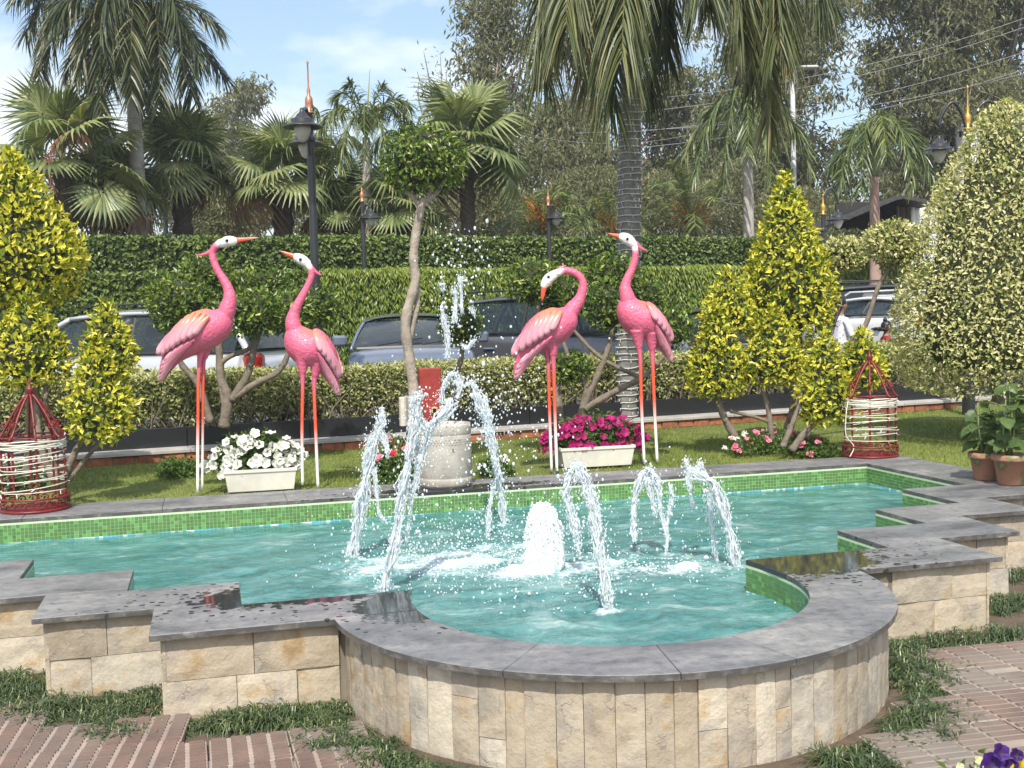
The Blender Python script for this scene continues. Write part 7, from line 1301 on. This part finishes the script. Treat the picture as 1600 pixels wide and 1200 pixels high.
# dry brown hanging flower stalk on the left fan palm
rr = np.random.default_rng(4); b = B(); d = 21.3
for i in range(190): u = rr.random(); P = spline([at(135, 212, d), at(105, 206, d), at(78, 235, d), at(80, 290, d)], 40); p = P[int(u*39)]; v = rdir(1, rr)[0]*.10+[0, 0, -.13]; b.tube([p, p+v*.6, p+v*1.3-[0, 0, .04]], [.007, .005, .003], 4)
tag(obj('dry_flower_stalk', b, pmat('dry_stalk', (0.24, 0.12, 0.07), 0.9, var=0.3)), 'dry reddish-brown flower stalk arching from the far left fan palm', 'dry stalk')
# ================================================================ TALL THIN-LEAVED TREES
def eucalypt(label, px, pyb, d, H_px, W_px, seed, nclump=70, per=230, leafL=0.24, mat=None, group='tall grey-green trees behind the palms', trunk_lean=0.0, name='eucalyptus_tree', pyt=None, gap=0.0):
    rr = np.random.default_rng(seed); s = mpp(d); c = at(px, 500, d); base = np.array([c[0], c[1], 0.0]); zt = at(px, pyt, d)[2]; zb = at(px, pyb, d)[2]; Wm = W_px*s; t = thing(name, base, label, 'tree', group); b = B(); r0 = 0.16+0.010*(zt)
    Pm = spline([base, base+[0.3*rr.normal(), 0.3*rr.normal(), zt*.3], base+[0.5*rr.normal()+trunk_lean*.5, .5*rr.normal(), zt*.62], base+[0.5*rr.normal()+trunk_lean, .5*rr.normal(), zt*.95]], 24); b.tube(Pm, np.linspace(r0, 0.03, 24), 9); cl = []; B_ = []
    for i in range(int(nclump/3.2)):
        u = rr.uniform(0, 1); z = zb+(zt-zb)*u; q = int(np.clip(z/zt/.95*23, 3, 22)); p = Pm[max(3, q-3)]; a = rr.uniform(0, 6.28); rad = Wm*(0.35+0.75*math.sin(math.pi*(0.15+u*.80)))*rr.uniform(.45, 1.0); e = Pm[q]+[math.cos(a)*rad, math.sin(a)*rad, rad*rr.uniform(.1, .55)]; e[2] = min(e[2], zt)
        S = spline([p, (p+e)/2+[0, 0, -.1*rad]+rr.normal(0, .15, 3), e], 8); b.tube(S, np.linspace(0.07, 0.018, 8), 5); cl.append((e, rr.uniform(.55, 1.1)))
        for k in range(3): u2 = rr.integers(3, 8); q2 = S[u2]; e2 = q2+rr.normal(0, 1, 3)*[.75, .75, .6]*min(1.0, Wm*.4); b.tube([q2, (q2+e2)/2+rr.normal(0, .06, 3), e2], [.025, .018, .01], 4); cl.append((e2, rr.uniform(.4, .85)))
    obj('trunk', b, pmat('smooth_bark', (0.25, 0.22, 0.18), 0.85, var=0.35, scale=3, bumps=0.4, bscale=9, bdist=0.03), t, smooth=True); PP = []; 
    for e, r in cl: n = int(per*r*r*0.85); P = rdir(n, rr)*(rr.random(n)[:, None]**.6)*r*np.array([1, 1, .8]); P += e; PP.append(P)
    P = np.concatenate(PP); n = len(P); D = rdir(n, rr)*.7+[0, 0, -.75]; L = leafL*rr.uniform(.6, 1.25, n); b = B(); b.leaves(P, D, rdir(n, rr), L, L*.30, np.clip(rr.normal(.5, .22, n), 0, 1)); obj('crown', b, mat or lm_euc, t, rnd=True, kind='stuff'); return t
eucalypt('airy tall tree rising above the middle fan palm, left of the hanging fronds', 772, 330, 38, 0, 66, 1, 110, 200, pyt=-60)
eucalypt('loose-crowned tree between the middle fan palm and the light-wrapped palm', 865, 360, 46, 0, 66, 2, 110, 200, pyt=150, leafL=.28)
eucalypt('low rounded tree just left of the light-wrapped palm', 930, 350, 52, 0, 55, 3, 80, 200, pyt=205, leafL=.3)
eucalypt('olive tree right of the light-wrapped palm, under the gap of sky', 1065, 340, 46, 0, 62, 4, 120, 200, pyt=110, leafL=.28)
eucalypt('tall broad tree behind the white mast', 1165, 330, 44, 0, 82, 5, 150, 200, pyt=50, leafL=.28)
eucalypt('tall tree right of the white mast with an open upper crown', 1292, 330, 42, 0, 66, 6, 130, 200, pyt=-20, leafL=.26)
eucalypt('huge dense tree filling the upper right corner', 1450, 330, 38, 0, 92, 7, 210, 210, pyt=-90, leafL=.25)
eucalypt('second dense tree cut by the right frame edge', 1590, 330, 40, 0, 95, 8, 190, 210, pyt=-60, leafL=.25)
eucalypt('pale round-crowned tree in the distance behind the left fan palms', 385, 330, 55, 0, 46, 9, 80, 180, pyt=110, leafL=.32)
eucalypt('low far tree between the left palm trunks', 330, 380, 60, 0, 70, 10, 70, 160, pyt=270, leafL=.34); eucalypt('grey tree behind the shed roof', 1385, 380, 50, 0, 70, 11, 90, 180, pyt=200, leafL=.3); eucalypt('low far tree behind the fan palms near the sky gap', 1000, 380, 60, 0, 60, 12, 70, 160, pyt=255, leafL=.34); eucalypt('low far tree left of the middle fan palm', 690, 400, 60, 0, 60, 13, 50, 160, pyt=290, leafL=.34)
# bare twiggy sapling against the sky
t = thing('bare_sapling', at(675, 500, 34)*[1, 1, 0], 'thin almost leafless sapling against the sky above the ball ficus', 'tree'); b = B(); d = 34
for P in ([(675, 400), (678, 250), (674, 150), (662, 80)], [(676, 210), (690, 160), (688, 85)], [(677, 180), (660, 140), (652, 112)], [(678, 200), (696, 150), (697, 108)], [(676, 230), (655, 160), (654, 128)]): q = [at(x, y, d) for x, y in P]; q[0][2] = max(0, q[0][2] if P[0][1] < 400 else 0); branch(b, q, 0.06 if P[0][1] == 400 else .03, .008, 5)
obj('trunk', b, bark, t, smooth=True); b = B(); rr = np.random.default_rng(6); P = at(682, 140, d)+rr.normal(0, 1, (160, 3))*[.35, .35, .45]; L = rr.uniform(.1, .2, 160); b.leaves(P, rdir(160, rr), rdir(160, rr), L, L*.35, rr.random(160)); obj('crown', b, lm_euc, t, rnd=True, kind='stuff')
d = 28.5; c = at(1000, 500, d); t = thing('bare_tree', (c[0], c[1], 0), 'small bare reddish tree immediately right of the light-wrapped trunk', 'tree'); b = B()
for P in ([(998, 420), (998, 330), (997, 250), (998, 205)], [(998, 240), (1008, 222), (1018, 214)], [(998, 262), (1010, 250), (1012, 238)], [(997, 222), (988, 212), (982, 208)], [(998, 290), (1010, 280), (1012, 270)]): q = [at(x, y, d) for x, y in P]; q[0][2] = 0 if P[0][1] == 420 else q[0][2]; branch(b, q, 0.05 if P[0][1] == 420 else .025, .012, 5)
obj('trunk', b, pmat('red_bark', (0.16, 0.07, 0.05), 0.9), t, smooth=True)
# ================================================================ SHED, TOWERS, WIRES
d = 27; wp = pmat('whitewash', (0.75, 0.75, 0.74), 0.85, var=0.15, scale=2, bumps=0.3, bscale=20); tin = pmat('tin_roof', (0.045, 0.042, 0.04), 0.6, var=0.3, scale=5); c = at(1370, 400, d)
t = thing('shed', (c[0], c[1], 0), 'open shed with dark sloping tin roof, brick pillar and white end wall at right', 'shed')
def V3(px, py, dd=0): return at(px, py, d+dd)
def upr(px0, px1, pt, pb, th, name, mat, par, dd=0.0):
    a = V3(px0, 400, dd); c = V3(px1, 400, dd); zt = V3((px0+px1)/2, pt, dd)[2]; zb = V3((px0+px1)/2, pb, dd)[2] if pb < 480 else 0.0; b = B(); b.beam(np.append((a)[:2], (zt+zb)/2), np.append((c)[:2], (zt+zb)/2), th, zt-zb, ch=0.01); return obj(name, b, mat, par)
for i in range(16):
    f0, f1 = i/16, (i+1)/16; a0 = V3(1305+(1460-1305)*f0, 348-(348-306)*min(1, f0*1.5)+max(0, f0-.66)*30, -1.5); a1 = V3(1305+(1460-1305)*f1-0.5, 348-(348-306)*min(1, f1*1.5)+max(0, f1-.66)*30, -1.5); e = W0*5; b = B(); b.add([a0, a1, a1+e, a0+e, a0-[0, 0, .05], a1-[0, 0, .05], a1+e-[0, 0, .05], a0+e-[0, 0, .05], (a0+a1)/2+[0, 0, .05], (a0+a1)/2+e+[0, 0, .05]], [(0, 8, 9, 3), (8, 1, 2, 9), (4, 7, 6, 5), (0, 4, 5, 1, 8), (3, 9, 2, 6, 7), (0, 3, 7, 4), (1, 5, 6, 2)]); obj('roof_sheet', b, tin, t)
upr(1306, 1402, 316, 500, 0.1, 'back_wall', pmat('shed_shade', (0.03, 0.028, 0.026), 0.9), t, 0.6)  # wall coloured near black for the shade inside the open shed
for k in range(14):
    for j in range(2): zz = 1.9+k*0.11; a = V3(1402+j*8+(k % 2)*1, 400, -.4); b = B(); b.box((a[0], a[1], zz), (0.115, 0.22, 0.095), rz=-YAW, ch=.006); obj('brick', b, brk, t)
upr(1402, 1419, 316, 500, 0.12, 'pillar_core', mortar, t, -.2); upr(1421, 1462, 316, 500, 0.25, 'end_wall', wp, t, -.4); upr(1373, 1375, 318, 500, .05, 'post', ironb, t, -1.0)
d = 36; c = at(1511, 400, d); t = thing('white_tower', (c[0], c[1], 0), 'slim white tower with a small dark opening, behind the gold-tipped lamp post', 'tower'); upr(1498, 1526, 188, 500, .55, 'shaft', wp, t); upr(1496, 1528, 186, 189, .62, 'cap', wp, t); upr(1501, 1505, 207, 215, .2, 'window', eye_m, t, -.25)
c = at(1590, 400, d); t = thing('white_building', (c[0], c[1], 0), 'white flat-roofed building edge showing above the big variegated cone at far right', 'building'); upr(1580, 1680, 200, 500, 3.0, 'wall', wp, t, 1.5); upr(1576, 1684, 194, 200, 3.4, 'roof', wp, t, 1.5); upr(1594, 1601, 206, 225, .1, 'window', eye_m, t, -.04)
d = 30; t = thing('utility_pole', at(258, 500, d)*[1, 1, 0], 'dark utility pole with crossarms between the two left palm trunks', 'utility pole'); b = B(); c = at(257, 312, d); b.tube([(c[0], c[1], 0), c], .06, 8); obj('pole', b, ironb, t)
for py in (318, 342, 368): a = at(248, py, d); e = at(300, py-1, d); b = B(); b.beam(a, e, .05, .05); obj('crossarm', b, ironb, t)
t = thing('utility_pole', at(192, 500, d)*[1, 1, 0], 'short dark pole right of the far left fan palm', 'utility pole'); b = B(); c = at(191, 352, d); b.tube([(c[0], c[1], 0), c], .05, 8); obj('pole', b, ironb, t)
wire = pmat('wire', (0.30, 0.30, 0.31), 0.5)
for i, (a, e, dd, lab) in enumerate([((1000, 175), (1700, 5), 33, 'highest overhead wire crossing the trees at upper right'), ((1000, 205), (1700, 45), 33, 'second overhead wire from the top at upper right'), ((950, 235), (1700, 75), 33, 'third overhead wire from the top at upper right'), ((900, 208), (1700, 88), 33, 'fourth overhead wire, sagging behind the light-wrapped palm'), ((1040, 152), (1700, -10), 33, 'overhead wire just below the frame top at right'), ((780, 200), (1100, 205), 40, 'faint overhead wire left of the light-wrapped palm'), ((60, 330), (330, 338), 31, 'low wire between the left palm trunks'), ((1080, 300), (1300, 292), 33, 'low wire behind the date palm at right'), ((60, 380), (330, 352), 31, 'lower wire between the left palm trunks')]):
    A = at(*a, dd); E_ = at(*e, dd+3); b = B(); b.tube([A*(1-u)+E_*u-[0, 0, .5*4*u*(1-u)] for u in np.linspace(0, 1, 24)], 0.0075, 4); tag(obj('overhead_wire', b, wire), lab, 'wire', 'overhead wires')

# ================================================================ HAZE
hz, n_, l_, o_ = newmat('haze'); pv = n_.new('ShaderNodeVolumePrincipled'); pv.inputs['Color'].default_value = (0.86, 0.90, 0.96, 1); pv.inputs['Density'].default_value = 0.0013; pv.inputs['Anisotropy'].default_value = 0.3; l_.new(pv.outputs[0], o_.inputs['Volume'])
b = B(); b.box((0, 180, 9.6), (640, 520, 21.6)); obj('haze', b, hz, kind='stuff', label='faint pale haze hanging over the garden and the far trees', cat='haze')
